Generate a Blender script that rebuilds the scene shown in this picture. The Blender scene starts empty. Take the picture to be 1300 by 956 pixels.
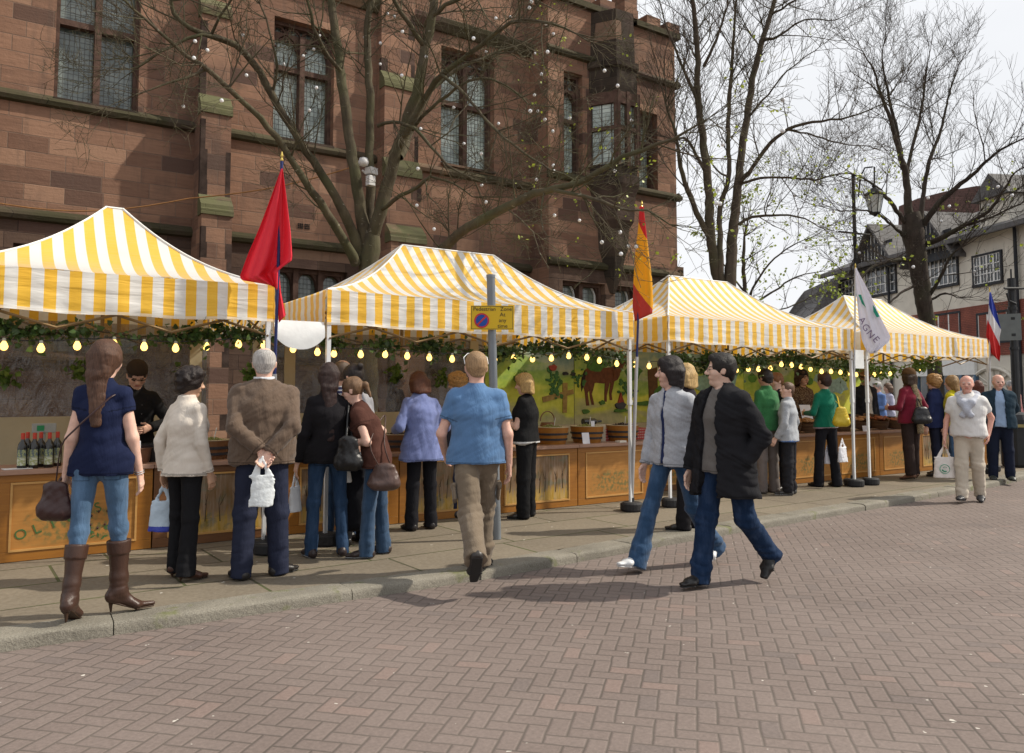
import bpy, math, random
import numpy as np
from mathutils import Vector, Matrix, Euler
random.seed(7); RS = np.random.RandomState(11)
sin, cos, tan, pi, rad = math.sin, math.cos, math.tan, math.pi, math.radians
col = bpy.context.scene.collection
H0 = rad(33.69); PI_ = rad(3.83); CZ = 1.55; PZ = 0.08
FW = Vector((sin(H0)*cos(PI_), cos(H0)*cos(PI_), sin(PI_)))
RT = Vector((cos(H0), -sin(H0), 0)); UP = RT.cross(FW)
CAM = Vector((0, 0, CZ))
def ray(x, y): return FW + RT*((x-650)/1000) + UP*((433-y)/1000)
def gp(x, y, z=0.0):
    d = ray(x, y); return CAM + d*((z-CZ)/d.z)
def ap(x, y, Y):                      # photo point on the vertical plane Y
    d = ray(x, y); return CAM + d*(Y/d.y)
def dp(x, y, D): return CAM + ray(x, y)*D     # by depth
def pl(x, y, p0, n):                  # on any vertical plane
    d = ray(x, y); return CAM + d*((p0-CAM).dot(n)/d.dot(n))
# ------------------------------------------------------------ objects
def props(o, label=None, cat=None, group=None, kind=None):
    if label: o['label'] = label
    if cat: o['category'] = cat
    if group: o['group'] = group
    if kind: o['kind'] = kind
    return o
def empty(name, loc, rz=0, **k):
    o = bpy.data.objects.new(name, None); o.empty_display_size = .1
    o.location = loc; o.rotation_euler = (0, 0, rz); col.objects.link(o); return props(o, **k)
class MB:
    def __init__(s): s.v = []; s.f = []; s.m = []; s.uv = None
    def add(s, vs, fs, mi=0):
        b = len(s.v); s.v.extend([tuple(v) for v in vs]); s.f.extend([tuple(i+b for i in f) for f in fs]); s.m.extend([mi]*len(fs)); return b
    def box(s, c, d, rz=0, mi=0, mx=None):
        hx, hy, hz = d[0]/2, d[1]/2, d[2]/2
        vs = [Vector((a*hx, b*hy, e*hz)) for a in (-1, 1) for b in (-1, 1) for e in (-1, 1)]
        M = mx if mx is not None else Matrix.Rotation(rz, 4, 'Z')
        vs = [M @ v + Vector(c) for v in vs]
        s.add(vs, [(0,1,3,2),(4,6,7,5),(0,4,5,1),(2,3,7,6),(0,2,6,4),(1,5,7,3)], mi); return s
    def bx(s, x0, x1, y0, y1, z0, z1, mi=0):
        return s.box(((x0+x1)/2, (y0+y1)/2, (z0+z1)/2), (abs(x1-x0), abs(y1-y0), abs(z1-z0)), 0, mi)
    def tube(s, pts, r, n=8, cap=True, mi=0, flat=1.0):
        pts = [Vector(p) for p in pts]; N = len(pts)
        if not hasattr(r, '__len__'): r = [r]*N
        t0 = (pts[1]-pts[0]).normalized(); a = Vector((0,0,1)) if abs(t0.z) < .9 else Vector((1,0,0))
        u = t0.cross(a).normalized(); vs = []
        for i, p in enumerate(pts):
            t = (pts[min(i+1,N-1)]-pts[max(i-1,0)]).normalized()
            u = (u - t*u.dot(t)); u = u.normalized() if u.length > 1e-6 else t.orthogonal().normalized()
            w = t.cross(u)
            for k in range(n):
                q = 2*pi*k/n; vs.append(p + u*(r[i]*cos(q)) + w*(r[i]*flat*sin(q)))
        fs = [(i*n+k, i*n+(k+1)%n, (i+1)*n+(k+1)%n, (i+1)*n+k) for i in range(N-1) for k in range(n)]
        if cap: fs += [tuple(range(n-1,-1,-1)), tuple((N-1)*n+k for k in range(n))]
        s.add(vs, fs, mi); return s
    def lathe(s, c, prof, n=16, mi=0):                  # prof: (r, z)
        c = Vector(c); vs = []
        for r, z in prof:
            for k in range(n): vs.append(c + Vector((r*cos(2*pi*k/n), r*sin(2*pi*k/n), z)))
        N = len(prof); fs = [(i*n+k, i*n+(k+1)%n, (i+1)*n+(k+1)%n, (i+1)*n+k) for i in range(N-1) for k in range(n)]
        fs += [tuple(range(n-1,-1,-1)), tuple((N-1)*n+k for k in range(n))]
        s.add(vs, fs, mi); return s
    def prism(s, poly, y0, y1, mi=0, M=None):           # poly in (x,z), extruded along y
        n = len(poly); vs = [Vector((p[0], y0, p[1])) for p in poly] + [Vector((p[0], y1, p[1])) for p in poly]
        if M is not None: vs = [M @ v for v in vs]
        s.add(vs, [tuple(range(n)), tuple(range(2*n-1, n-1, -1))] + [(i, i+n, (i+1)%n+n, (i+1)%n) for i in range(n)], mi); return s
    def text(s, txt, size, M, depth=.002, mi=0, align='CENTER'):
        cu = bpy.data.curves.new('t', 'FONT'); cu.body = txt; cu.size = size; cu.extrude = depth
        cu.align_x = align; cu.align_y = 'CENTER'; cu.resolution_u = 3
        o = bpy.data.objects.new('t', cu); col.objects.link(o)
        dg = bpy.context.evaluated_depsgraph_get(); dg.update()
        me = bpy.data.meshes.new_from_object(o.evaluated_get(dg))
        s.add([M @ v.co for v in me.vertices], [tuple(p.vertices) for p in me.polygons], mi)
        bpy.data.objects.remove(o); bpy.data.curves.remove(cu); bpy.data.meshes.remove(me); return s
    def build(s, name, mats, parent=None, smooth=False, bevel=0, **k):
        me = bpy.data.meshes.new(name); me.from_pydata(s.v, [], s.f)
        if not isinstance(mats, (list, tuple)): mats = [mats]
        for m in mats: me.materials.append(m)
        if len(mats) > 1: me.polygons.foreach_set('material_index', s.m)
        if s.uv is not None:
            l = me.uv_layers.new(name='UVMap'); uv = np.array(s.uv, dtype=np.float32)
            idx = np.zeros(len(me.loops), dtype=np.int32); me.loops.foreach_get('vertex_index', idx)
            l.data.foreach_set('uv', uv[idx].ravel())
        if smooth: me.shade_smooth() if smooth is True else me.set_sharp_from_angle(angle=smooth)
        if smooth and smooth is not True: me.polygons.foreach_set('use_smooth', [True]*len(me.polygons))
        me.update(); o = bpy.data.objects.new(name, me); col.objects.link(o)
        if parent is not None: o.parent = parent
        if bevel:
            b = o.modifiers.new('b', 'BEVEL'); b.width = bevel; b.segments = 2; b.limit_method = 'ANGLE'
        return props(o, **k)
def npmesh(name, V, F, mats, parent=None, midx=None, smooth=True, **k):
    me = bpy.data.meshes.new(name); n = F.shape[1]
    me.vertices.add(len(V)); me.vertices.foreach_set('co', np.asarray(V, np.float32).ravel())
    me.loops.add(F.size); me.loops.foreach_set('vertex_index', F.astype(np.int32).ravel())
    me.polygons.add(len(F)); me.polygons.foreach_set('loop_start', np.arange(0, F.size, n, dtype=np.int32))
    me.polygons.foreach_set('loop_total', np.full(len(F), n, np.int32)) if False else None
    if not isinstance(mats, (list, tuple)): mats = [mats]
    for m in mats: me.materials.append(m)
    me.update(calc_edges=True)
    if midx is not None: me.polygons.foreach_set('material_index', np.asarray(midx, np.int32))
    me.polygons.foreach_set('use_smooth', np.full(len(F), smooth, bool))
    me.validate(); me.update()
    o = bpy.data.objects.new(name, me); col.objects.link(o)
    if parent is not None: o.parent = parent
    return props(o, **k)
# ------------------------------------------------------------ materials
class NT:
    def __init__(s, name):
        s.m = bpy.data.materials.new(name); s.m.use_nodes = True; s.t = s.m.node_tree; s.t.nodes.clear()
        s.out = s.n('ShaderNodeOutputMaterial')
    def n(s, ty, **k):
        o = s.t.nodes.new(ty)
        for a, b in k.items(): setattr(o, a, b)
        return o
    def l(s, a, b): s.t.links.new(a, b)
    def inp(s, nd, i, v):
        if v is None: return
        if hasattr(v, 'links') or isinstance(v, bpy.types.NodeSocket): s.l(v, nd.inputs[i])
        else: nd.inputs[i].default_value = v
    def math(s, op, a, b=None, c=None, clamp=False):
        o = s.n('ShaderNodeMath', operation=op); o.use_clamp = clamp
        s.inp(o, 0, a); s.inp(o, 1, b); s.inp(o, 2, c); return o.outputs[0]
    def mix(s, f, a, b, mode='MIX'):
        o = s.n('ShaderNodeMix', data_type='RGBA', blend_type=mode); s.inp(o, 0, f)
        s.inp(o, 6, c4(a)); s.inp(o, 7, c4(b)); return o.outputs[2]
    def noise(s, vec, scale, detail=3, rough=.55, dist=0):
        o = s.n('ShaderNodeTexNoise'); s.inp(o, 'Vector', vec); o.inputs['Scale'].default_value = scale
        o.inputs['Detail'].default_value = detail; o.inputs['Roughness'].default_value = rough; o.inputs['Distortion'].default_value = dist
        return o.outputs[0]
    def obj(s): return s.n('ShaderNodeTexCoord').outputs['Object']
    def uv(s): return s.n('ShaderNodeTexCoord').outputs['UV']
    def vscale(s, v, sc, rot=(0,0,0)):
        o = s.n('ShaderNodeMapping'); s.l(v, o.inputs[0]); o.inputs['Scale'].default_value = sc; o.inputs['Rotation'].default_value = rot; return o.outputs[0]
    def sep(s, v):
        o = s.n('ShaderNodeSeparateXYZ'); s.l(v, o.inputs[0]); return o.outputs
    def comb(s, x, y, z=0.0):
        o = s.n('ShaderNodeCombineXYZ'); s.inp(o, 0, x); s.inp(o, 1, y); s.inp(o, 2, z); return o.outputs[0]
    def ramp(s, f, a, b, ca=(0,0,0), cb=(1,1,1)):
        if a > b: a, b, ca, cb = b, a, cb, ca
        o = s.n('ShaderNodeValToRGB'); s.l(f, o.inputs[0]); e = o.color_ramp.elements
        e[0].position = a; e[1].position = b; e[0].color = c4(ca); e[1].color = c4(cb); return o.outputs[0]
    def bump(s, h, st, dist=.01, nrm=None):
        o = s.n('ShaderNodeBump'); o.inputs['Strength'].default_value = st; o.inputs['Distance'].default_value = dist
        s.l(h, o.inputs['Height']); s.inp(o, 'Normal', nrm); return o.outputs[0]
    def pbr(s, base, rough=.8, spec=.3, metal=0, nrm=None, **k):
        o = s.n('ShaderNodeBsdfPrincipled'); s.inp(o, 'Base Color', c4(base)); s.inp(o, 'Roughness', rough)
        o.inputs['Specular IOR Level'].default_value = spec; o.inputs['Metallic'].default_value = metal; s.inp(o, 'Normal', nrm)
        for a, b in k.items(): s.inp(o, a.replace('_', ' '), b)
        s.last = o; return o.outputs[0]
    def done(s, sh): s.l(sh, s.out.inputs[0]); return s.m
def c4(c):
    if isinstance(c, (tuple, list)) and len(c) == 3: return (c[0], c[1], c[2], 1)
    return c
_mc = {}
def MT(c, rough=.8, var=.2, sc=6, bump=.15, bsc=60, spec=.3, metal=0, stretch=(1,1,1), name='paint', sheen=0, sss=0):
    key = (c, rough, var, sc, bump, bsc, spec, metal, stretch, sheen)
    if key in _mc: return _mc[key]
    t = NT(name); v = t.vscale(t.obj(), stretch)
    n1 = t.noise(v, sc, 4); dark = tuple(x*(1-var) for x in c); lite = tuple(min(1, x*(1+var)) for x in c)
    base = t.ramp(n1, .3, .7, dark, lite); nr = t.bump(t.noise(v, bsc, 3), bump, .01) if bump else None
    sh = t.pbr(base, rough, spec, metal, nr)
    if sheen: t.last.inputs['Sheen Weight'].default_value = sheen
    if sss: t.last.inputs['Subsurface Weight'].default_value = sss; t.last.inputs['Subsurface Radius'].default_value = (.01,.004,.002)
    _mc[key] = t.done(sh); return _mc[key]
def emis(c, st, name='lamp'):
    t = NT(name); e = t.n('ShaderNodeEmission'); e.inputs[0].default_value = c4(c); e.inputs[1].default_value = st; return t.done(e.outputs[0])
# ------------------------------------------------------------ implicit-surface modeller (bodies, clothes, bags)
def V3(*a): return np.array(a, float)
def nrm(v): v = np.asarray(v, float); return v/(np.linalg.norm(v)+1e-9)
class Pr:      # tapered elliptic capsule a->b ; rx along ax
    def __init__(s, a, b, ra, rb, ax=None, k=.02, flat=0, sub=False):
        s.a = np.asarray(a, float); s.b = np.asarray(b, float)
        s.ra = ra if hasattr(ra, '__len__') else (ra, ra); s.rb = rb if hasattr(rb, '__len__') else (rb, rb)
        s.ax = np.asarray(ax, float) if ax is not None else None; s.k = k; s.flat = flat; s.sub = sub
    def bounds(s):
        r = max(*s.ra, *s.rb); return np.minimum(s.a, s.b)-r, np.maximum(s.a, s.b)+r
    def ev(s, X, Y, Z):
        ab = s.b-s.a; L = np.linalg.norm(ab)+1e-9; d = ab/L
        ax = s.ax if s.ax is not None else (V3(1,0,0) if abs(d[0]) < .8 else V3(0,1,0))
        u = ax-d*ax.dot(d); u = nrm(u); w = np.cross(d, u)
        px, py, pz = X-s.a[0], Y-s.a[1], Z-s.a[2]
        t = px*d[0]+py*d[1]+pz*d[2]; pu = px*u[0]+py*u[1]+pz*u[2]; pw = px*w[0]+py*w[1]+pz*w[2]
        q = np.clip(t/L, 0, 1); ru = s.ra[0]+(s.rb[0]-s.ra[0])*q; rw = s.ra[1]+(s.rb[1]-s.ra[1])*q
        over = np.where(t < 0, t, np.where(t > L, t-L, 0.)); rm = np.minimum(ru, rw)
        if s.flat:
            k = np.sqrt((pu/ru)**2+(pw/rw)**2); dd = (k-1)*rm
            if s.flat == 1:      # flat at b only
                o = np.where(over < 0, over, 0); k = np.sqrt((pu/ru)**2+(pw/rw)**2+(o/rm)**2); dd = np.maximum((k-1)*rm, t-L)
            elif s.flat == 3:
                dd = np.maximum(dd, np.maximum(t-L, -t))
            return dd
        k = np.sqrt((pu/ru)**2+(pw/rw)**2+(over/rm)**2)
        return (k-1)*rm
_G = RS.normal(size=(14, 3)); _P = RS.uniform(0, 6.28, 14)
def wrinkle(X, Y, Z, f, st=(1,1,1), seed=0, n=6):
    o = 0
    for i in range(n):
        j = (i+seed) % 14; g = _G[j]*f*(.7+.12*i)
        ph = X*g[0]*st[0]+Y*g[1]*st[1]+Z*g[2]*st[2]+_P[j]+seed
        h = _G[(j+5) % 14]*f*.5
        ph = ph+1.6*np.sin(X*h[0]+Y*h[1]+Z*h[2]+_P[(j+3) % 14])
        q = np.sin(ph); o = o+(q if i % 2 else 1.3-2.2*np.abs(q)**.8)
    return o/n
def field(prims, res, lo, hi, wr=None):
    n = np.maximum(3, np.ceil((hi-lo)/res).astype(int)+1)
    ax = [lo[i]+np.arange(n[i])*res for i in range(3)]
    F = np.full(n, .3, np.float32)
    for p in prims:
        b0, b1 = p.bounds(); m = (p.k*1.5 if not p.sub else .0)+2.5*res+.01
        i0 = np.clip(np.floor((b0-m-lo)/res).astype(int), 0, n); i1 = np.clip(np.ceil((b1+m-lo)/res).astype(int)+1, 0, n)
        if (i1 <= i0).any(): continue
        X = ax[0][i0[0]:i1[0], None, None]; Y = ax[1][None, i0[1]:i1[1], None]; Z = ax[2][None, None, i0[2]:i1[2]]
        d = p.ev(X, Y, Z); sl = tuple(slice(i0[i], i1[i]) for i in range(3)); o = F[sl]
        if p.sub: F[sl] = np.maximum(o, -d)
        else:
            h = np.clip(.5+.5*(o-d)/p.k, 0, 1); F[sl] = o+(d-o)*h-p.k*h*(1-h)
    if wr:
        X = ax[0][:, None, None]; Y = ax[1][None, :, None]; Z = ax[2][None, None, :]
        for (amp, f, st, seed, fn) in wr:
            w = wrinkle(X, Y, Z, f, st, seed)
            F += (amp*w*(fn(X, Y, Z) if fn else 1)).astype(np.float32)
    return F, lo
def nets(F, lo, res):
    ins = F < 0; n = F.shape
    c = np.zeros((n[0]-1, n[1]-1, n[2]-1), np.int8)
    offs = [(a, b, e) for a in (0,1) for b in (0,1) for e in (0,1)]
    for a, b, e in offs: c += ins[a:n[0]-1+a, b:n[1]-1+b, e:n[2]-1+e]
    act = (c > 0) & (c < 8); I = np.argwhere(act)
    if len(I) == 0: return np.zeros((0,3)), np.zeros((0,4), int)
    idx = -np.ones(act.shape, np.int64); idx[act] = np.arange(len(I))
    s = np.zeros((len(I), 3)); cnt = np.zeros(len(I))
    for a in offs:
        for d in range(3):
            if a[d]: continue
            b = list(a); b[d] = 1
            fa = F[I[:,0]+a[0], I[:,1]+a[1], I[:,2]+a[2]]; fb = F[I[:,0]+b[0], I[:,1]+b[1], I[:,2]+b[2]]
            m = (fa < 0) != (fb < 0); t = np.where(m, fa/np.where(fa-fb == 0, 1, fa-fb), 0)
            for q in range(3): s[:, q] += np.where(m, a[q]+(t if q == d else 0), 0)
            cnt += m
    V = lo+(I+s/cnt[:, None])*res; Fs = []
    for d in range(3):
        e1, e2 = (d+1) % 3, (d+2) % 3
        sa = [slice(0, n[q]) for q in range(3)]; sb = list(sa); sa[d] = slice(0, n[d]-1); sb[d] = slice(1, n[d])
        ch = ins[tuple(sa)] != ins[tuple(sb)]
        J = np.argwhere(ch); ok = (J[:, e1] > 0) & (J[:, e2] > 0) & (J[:, e1] < n[e1]-1) & (J[:, e2] < n[e2]-1); J = J[ok]
        if not len(J): continue
        def at(o1, o2):
            K = J.copy(); K[:, e1] += o1; K[:, e2] += o2; return idx[K[:,0], K[:,1], K[:,2]]
        q = np.stack([at(-1,-1), at(0,-1), at(0,0), at(-1,0)], 1)
        fl = ~ins[J[:,0], J[:,1], J[:,2]]; q[fl] = q[fl][:, ::-1]; Fs.append(q)
    return V, np.concatenate(Fs)
def sdf(prims, res, wr=None, pad=.02):
    P = [p for p in prims if not p.sub]
    lo = np.min([p.bounds()[0] for p in P], 0)-pad; hi = np.max([p.bounds()[1] for p in P], 0)+pad
    F, lo = field(prims, res, lo, hi, wr); return nets(F, lo, res)
def join(parts):
    Vs, Fs, o = [], [], 0
    for V, F in parts:
        if len(V) == 0: continue
        Vs.append(V); Fs.append(F+o); o += len(V)
    return np.concatenate(Vs), np.concatenate(Fs)
# ------------------------------------------------------------ people
SK = {}
def skin_mat(c=(.62,.40,.30)):
    k = ('skin', c)
    if k not in SK: SK[k] = MT(c, .55, .10, 25, .05, 200, .35, name='skin', sss=.08)
    return SK[k]
def cloth(c, kind='knit', var=.12, rough=.9):
    k = (c, kind)
    if k in SK: return SK[k]
    t = NT('cloth'); o = t.obj()
    n = t.noise(o, 4, 4); n2 = t.noise(t.vscale(o, (1,1,.35), (0,.5,0)), 9, 4, .6, .6)
    fine = t.noise(o, 260 if kind != 'knit' else 160, 2, .6)
    base = t.ramp(n, .3, .7, tuple(x*(1-var) for x in c), tuple(min(1, x*(1+var)) for x in c))
    if kind == 'denim':
        f2 = t.noise(t.vscale(o, (3,3,.7)), 6, 3)
        base = t.mix(t.ramp(f2, .45, .7), base, tuple(min(1, x*1.5+.015) for x in c))
        base = t.mix(.25, base, t.ramp(fine, .35, .65, tuple(x*.5 for x in c), tuple(min(1, x*1.4) for x in c)))
        rough = .85
    if kind == 'fleece':
        base = t.mix(.35, base, t.ramp(t.noise(o, 60, 3), .35, .65, tuple(x*.75 for x in c), tuple(min(1, x*1.2) for x in c)))
    if kind == 'stripes':
        z = t.sep(o)[2]; w = t.math('FRACT', t.math('MULTIPLY', z, 26)); base = t.mix(t.math('LESS_THAN', w, .3), base, (.45,.47,.5))
    if kind == 'floral':
        v = t.n('ShaderNodeTexVoronoi'); t.l(o, v.inputs[0]); v.inputs['Scale'].default_value = 60
        base = t.mix(t.ramp(v.outputs[0], .3, .45, (1,1,1), (0,0,0)), base, (.26,.20,.12))
    if kind == 'leather': rough = .38
    b = t.bump(n2, .55 if kind != 'leather' else .3, .03); b = t.bump(fine, .25, .004, b)
    sh = t.pbr(base, rough, .40 if kind == 'leather' else .12, 0, b)
    if kind in ('knit','fleece','denim') and max(c) > .1: t.last.inputs['Sheen Weight'].default_value = .15
    SK[k] = t.done(sh); return SK[k]
def hair_mat(c, iso=False):
    k = ('hair', c, iso)
    if k in SK: return SK[k]
    t = NT('hair'); v = t.vscale(t.obj(), (.5,.5,.5) if iso else (1,1,.05)); n = t.noise(v, 170, 4, .7)
    base = t.ramp(n, .3, .72, tuple(x*.45 for x in c), tuple(min(1, x*1.5) for x in c))
    SK[k] = t.done(t.pbr(base, .5, .28, 0, t.bump(n, .9, .006))); return SK[k]
def rot(v, axis, a):
    axis = nrm(axis); return v*cos(a)+np.cross(axis, v)*sin(a)+axis*axis.dot(v)*(1-cos(a))
def ik(a, t, l1, l2, pole):
    d = t-a; D = np.linalg.norm(d); D = min(max(D, .05), (l1+l2)*.998); u = nrm(d)
    x = (l1*l1-l2*l2+D*D)/(2*D); h = math.sqrt(max(0, l1*l1-x*x))
    p = pole-u*u.dot(pole); p = nrm(p); return a+u*x+p*h, a+u*D
SHO = []
def person(loc, face, H, label, group=None, male=True, g=1.0, top=None, leg=None, shoe=None, hair=None, skin=(.60,.38,.28),
           L=(0,0,3,0), Rg=(0,0,3,0), lean=0, aL=None, aR=None, head=(0,0), res=.011, belly=0, coat=None, extra=None, hands=True,
           curl=.5, twist=0, glasses=False, hips=1.0, only=None, sit=0):
    """leg tuple: (hip flex, knee flex, abduction, foot pitch) degrees. arms: hand target (H units, body space) + pole"""
    root = empty('person', loc, -rad(face), label=label, cat='person', group=group)
    S = {}
    hw = .049 if male else .049
    # legs
    def legchain(side, p):
        hf, kf, ab, fp = [rad(q) for q in p[:4]]
        hip = V3(side*hw, 0, 0)
        d1 = V3(side*sin(ab), sin(hf), -cos(hf)); d1 = nrm(d1)
        d2 = nrm(V3(side*sin(ab)*.6, sin(hf-kf), -cos(hf-kf)))
        kn = hip+d1*.245; an = kn+d2*.235
        to = rad(p[4]) if len(p) > 4 else rad(8)
        fd = nrm(V3(side*sin(to), cos(to)*cos(fp), sin(fp)))
        return hip, kn, an, fd, d2
    lg = {-1: legchain(-1, L), 1: legchain(1, Rg)}
    hl = shoe.get('heel', 0) if shoe else 0
    TR = (.0445 if male else .0455)*(.5+.5*g)*hips+(leg.get('o', .004) if leg else .0)
    low = min(lg[s][2][2]-.040+min(0, lg[s][3][2])*.12-hl for s in (-1, 1))
    pz = -low
    off = V3(0, 0, pz)
    lg = {s: (lg[s][0]+off, lg[s][1]+off, lg[s][2]+off, lg[s][3], lg[s][4]) for s in lg}
    tl = rad(lean); tw = rad(twist)
    def sp(h, f):    # spine point at height h above hips with lean fraction
        return V3(0, sin(tl*f)*h, cos(tl*f)*h)+off
    P0, P1, P2, P3, P4 = sp(.015, 0), sp(.10, .5), sp(.20, .9), sp(.285, 1), sp(.325, 1)
    xa = rot(V3(1,0,0), V3(0,0,1), tw)
    updir = V3(0, sin(tl), cos(tl)); fwdt = rot(V3(0, cos(tl), -sin(tl)), updir, tw)
    sw = (.093 if male else .077)*(.5+.5*g)
    sh = {s: P3+xa*s*sw-updir*.016 for s in (-1, 1)}
    la, lf = .168, .148
    def arm(s, spec):
        if spec is None: spec = ((s*.128, .03, -.038), (s*.5, -1, 0))
        t = V3(*spec[0]); base = off.copy()
        tgt = base+t
        return ik(sh[s], tgt, la, lf, V3(*spec[1]))
    ar = {-1: arm(-1, aL), 1: arm(1, aR)}
    # head frame
    yaw, pit = rad(head[0]), rad(head[1])          # yaw + = to own right ; pitch + = down
    hx = rot(rot(V3(1,0,0), V3(0,0,1), tw), V3(0,0,1), -yaw); hy = rot(V3(0,1,0), V3(0,0,1), tw-yaw)
    hu = V3(0,0,1); hy, hu = rot(hy, hx, -pit), rot(hu, hx, -pit)
    nb = P4; hc = nb+updir*.045+hu*.035+hy*.006
    def hp(x, y, z): return hc+hx*x+hy*y+hu*z
    HP = [Pr(hp(0,-.010,.012), hp(0,.004,.014), (.044,.052), (.043,.050), hx, .01),      # cranium
          Pr(hp(0,.012,-.012), hp(0,.020,-.045), (.037,.040), (.022,.022), hx, .015),
          Pr(hp(0,.030,-.048), hp(0,.034,-.050), .013, .012, None, .012),
          Pr(hp(0,.047,.004), hp(0,.059,-.013), .0045, .0075, None, .006),
          Pr(hp(-.008,.053,-.016), hp(.008,.053,-.016), .0055, .0055, None, .005),
          Pr(hp(-.020,.044,.008), hp(.020,.044,.008), .0055, .0055, None, .008),
          Pr(hp(-.011,.046,-.030), hp(.011,.046,-.030), (.004,.004), (.004,.004), None, .004),
          Pr(hp(-.009,.045,-.0345), hp(.009,.045,-.0345), (.004,.004), (.004,.004), None, .004),
          Pr(hp(-.023,.030,-.016), hp(-.018,.032,-.030), .014, .010, None, .015),
          Pr(hp(.023,.030,-.016), hp(.018,.032,-.030), .014, .010, None, .015)]
    for s in (-1, 1):
        HP += [Pr(hp(s*.045,-.004,.004), hp(s*.043,.000,-.014), (.004,.011), (.004,.007), hx, .004)]
        HP += [Pr(hp(s*.0175,.0545,-.001), hp(s*.0185,.0535,-.001), .0085, .0085, None, .004, sub=True)]
        HP += [Pr(hp(s*.0175,.0415,-.002), hp(s*.0176,.042,-.002), .0075, .0075, None, .002)]
    HS = 1.09
    def hsc(ps):
        for p in ps:
            p.a = hc+(p.a-hc)*HS; p.b = hc+(p.b-hc)*HS; p.ra = (p.ra[0]*HS, p.ra[1]*HS); p.rb = (p.rb[0]*HS, p.rb[1]*HS)
        return ps
    neckr = .031 if male else .026
    neck = [Pr(P3+updir*.015, hc-hy*.012-hu*.02, neckr*1.08, neckr, None, .02)]
    bl = belly
    def torso(o, hem=0, hemr=0, flat=0, hemdrop=None):
        gb = g
        q = [Pr(P0, P1, ((.086 if male else .092)*gb*hips+o, .062*gb*hips+o+bl*.4), ((.080 if male else .070)*gb+o, .056*gb+o+bl), xa, .03),
             Pr(P1, P2, ((.080 if male else .070)*gb+o, .056*gb+o+bl), ((.092 if male else .080)*gb+o, .062*gb+o+bl*.5), xa, .04),
             Pr(P2, P3-updir*.030, ((.092 if male else .080)*gb+o, .062*gb+o), ((.084 if male else .070)*(.6+.4*gb)+o*.7, .048*gb+o), xa, .035),
             Pr(P3-xa*sw*.1+updir*.012, P3-xa*sw*.95-updir*.014, (.022+o*.6, .034+o*.7), (.020+o*.6, .028+o*.6), updir, .025),
             Pr(P3+xa*sw*.1+updir*.012, P3+xa*sw*.95-updir*.014, (.022+o*.6, .034+o*.7), (.020+o*.6, .028+o*.6), updir, .025),
             Pr(P3-updir*.02, P4-updir*.006, (.050+o*.8,.040+o*.8), (.026+o*.5,.027+o*.5), xa, .025)]
        if not male:
            for s in (-1, 1): q.append(Pr(P2+xa*s*.034*g+fwdt*.040, P2+xa*s*.036*g+fwdt*.046-updir*.01, .032*g+o*.5, .030*g+o*.5, None, .03))
        return q
    def handp(s, hpz=None):
        el, w = ar[s]; d = nrm(w-el)
        pn = V3(-s, 0, 0) if hpz is None else V3(*hpz)
        pn = nrm(pn-d*d.dot(pn)); sd = np.cross(pn, d)*s   # thumb side
        if sd[1] < 0 and hpz is None: sd = -sd
        q = [Pr(w-d*.01, w+d*.045, (.016,.011), (.023,.009), sd, .012)]
        for i, (o, l) in enumerate([(-.0165,.034), (-.0055,.043), (.0055,.046), (.0165,.041)]):
            b = w+d*.048+sd*o; a1 = curl*.9; d1 = rot(d, np.cross(d, pn), a1*.8); d2 = rot(d, np.cross(d, pn), a1*1.8)
            m = b+d1*l*.5; e = m+d2*l*.5
            q += [Pr(b-d*.012, m, .0058, .0052, None, .003), Pr(m, e, .0052, .0042, None, .002)]
        tb = w+d*.012+sd*.014; t1 = tb+nrm(d*.7+sd*.7+pn*.3)*.026; t2 = t1+nrm(d+sd*.15+pn*.35)*.022
        q += [Pr(tb, t1, .0075, .0062, None, .008), Pr(t1, t2, .0062, .0046, None, .003)]
        return q
    def sc(ps):     # scale H units -> metres
        for p in ps:
            p.a = p.a*H; p.b = p.b*H; p.ra = (p.ra[0]*H, p.ra[1]*H); p.rb = (p.rb[0]*H, p.rb[1]*H); p.k *= H
        return ps
    far = res > .014
    # ---- body
    body = torso(-.006)
    for s in (-1, 1):
        el, w = ar[s]
        body += [Pr(sh[s], el, .0245*(.6+.4*g), .0215, None, .02), Pr(el, w, .0225, .0145, None, .012)]
        hi, kn, an, fd, _ = lg[s]
        ls_ = .70 if leg else 1.0; body += [Pr(hi, kn, .044*ls_, .029*ls_, None, .02), Pr(kn, an, .029*ls_, .017, None, .01)]
        if shoe is None or shoe.get('bare'): body += [Pr(an-V3(0,0,.012), an+fd*.085-V3(0,0,.028), .018, (.022,.011), V3(1,0,0), .02)]
    parts = [sdf(sc(body+neck), max(res*1.15, .013))]
    hr = .0085 if far else .0052
    nk2 = Pr(P3+updir*.025, hc-hy*.012-hu*.02, neckr*1.08, neckr, None, .02)
    hV, hF = sdf(sc(hsc(HP)+[nk2]), hr); nh0 = len(parts[0][1]); parts.append((hV, hF))
    if hands:
        for s in (-1, 1):
            hz = extra.get('palm%d' % s) if extra else None
            parts.append(sdf(sc(handp(s, hz)), .0075 if far else .0042))
    V, F = join(parts)
    mi = np.zeros(len(F), int); cen = V[F].mean(1)
    hpM = lambda x, y, z: hp(x, y, z)*H
    dl = np.linalg.norm((cen-hpM(0,.050,-.032))/V3(1,1,.35), axis=1) if True else 0
    rel = (cen/H-hc)/HS; lx = rel@hx; ly = rel@hy; lz = rel@hu
    mi[(abs(lx) < .0115) & (abs(lz+.0325) < .0036) & (ly > .045)] = 1
    eye = (abs(abs(lx)-.0175) < .0068) & (abs(lz+.0015) < .0027) & (ly > .036); mi[eye] = 2
    mi[eye & (abs(abs(lx)-.0175) < .0032)] = 3
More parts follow.
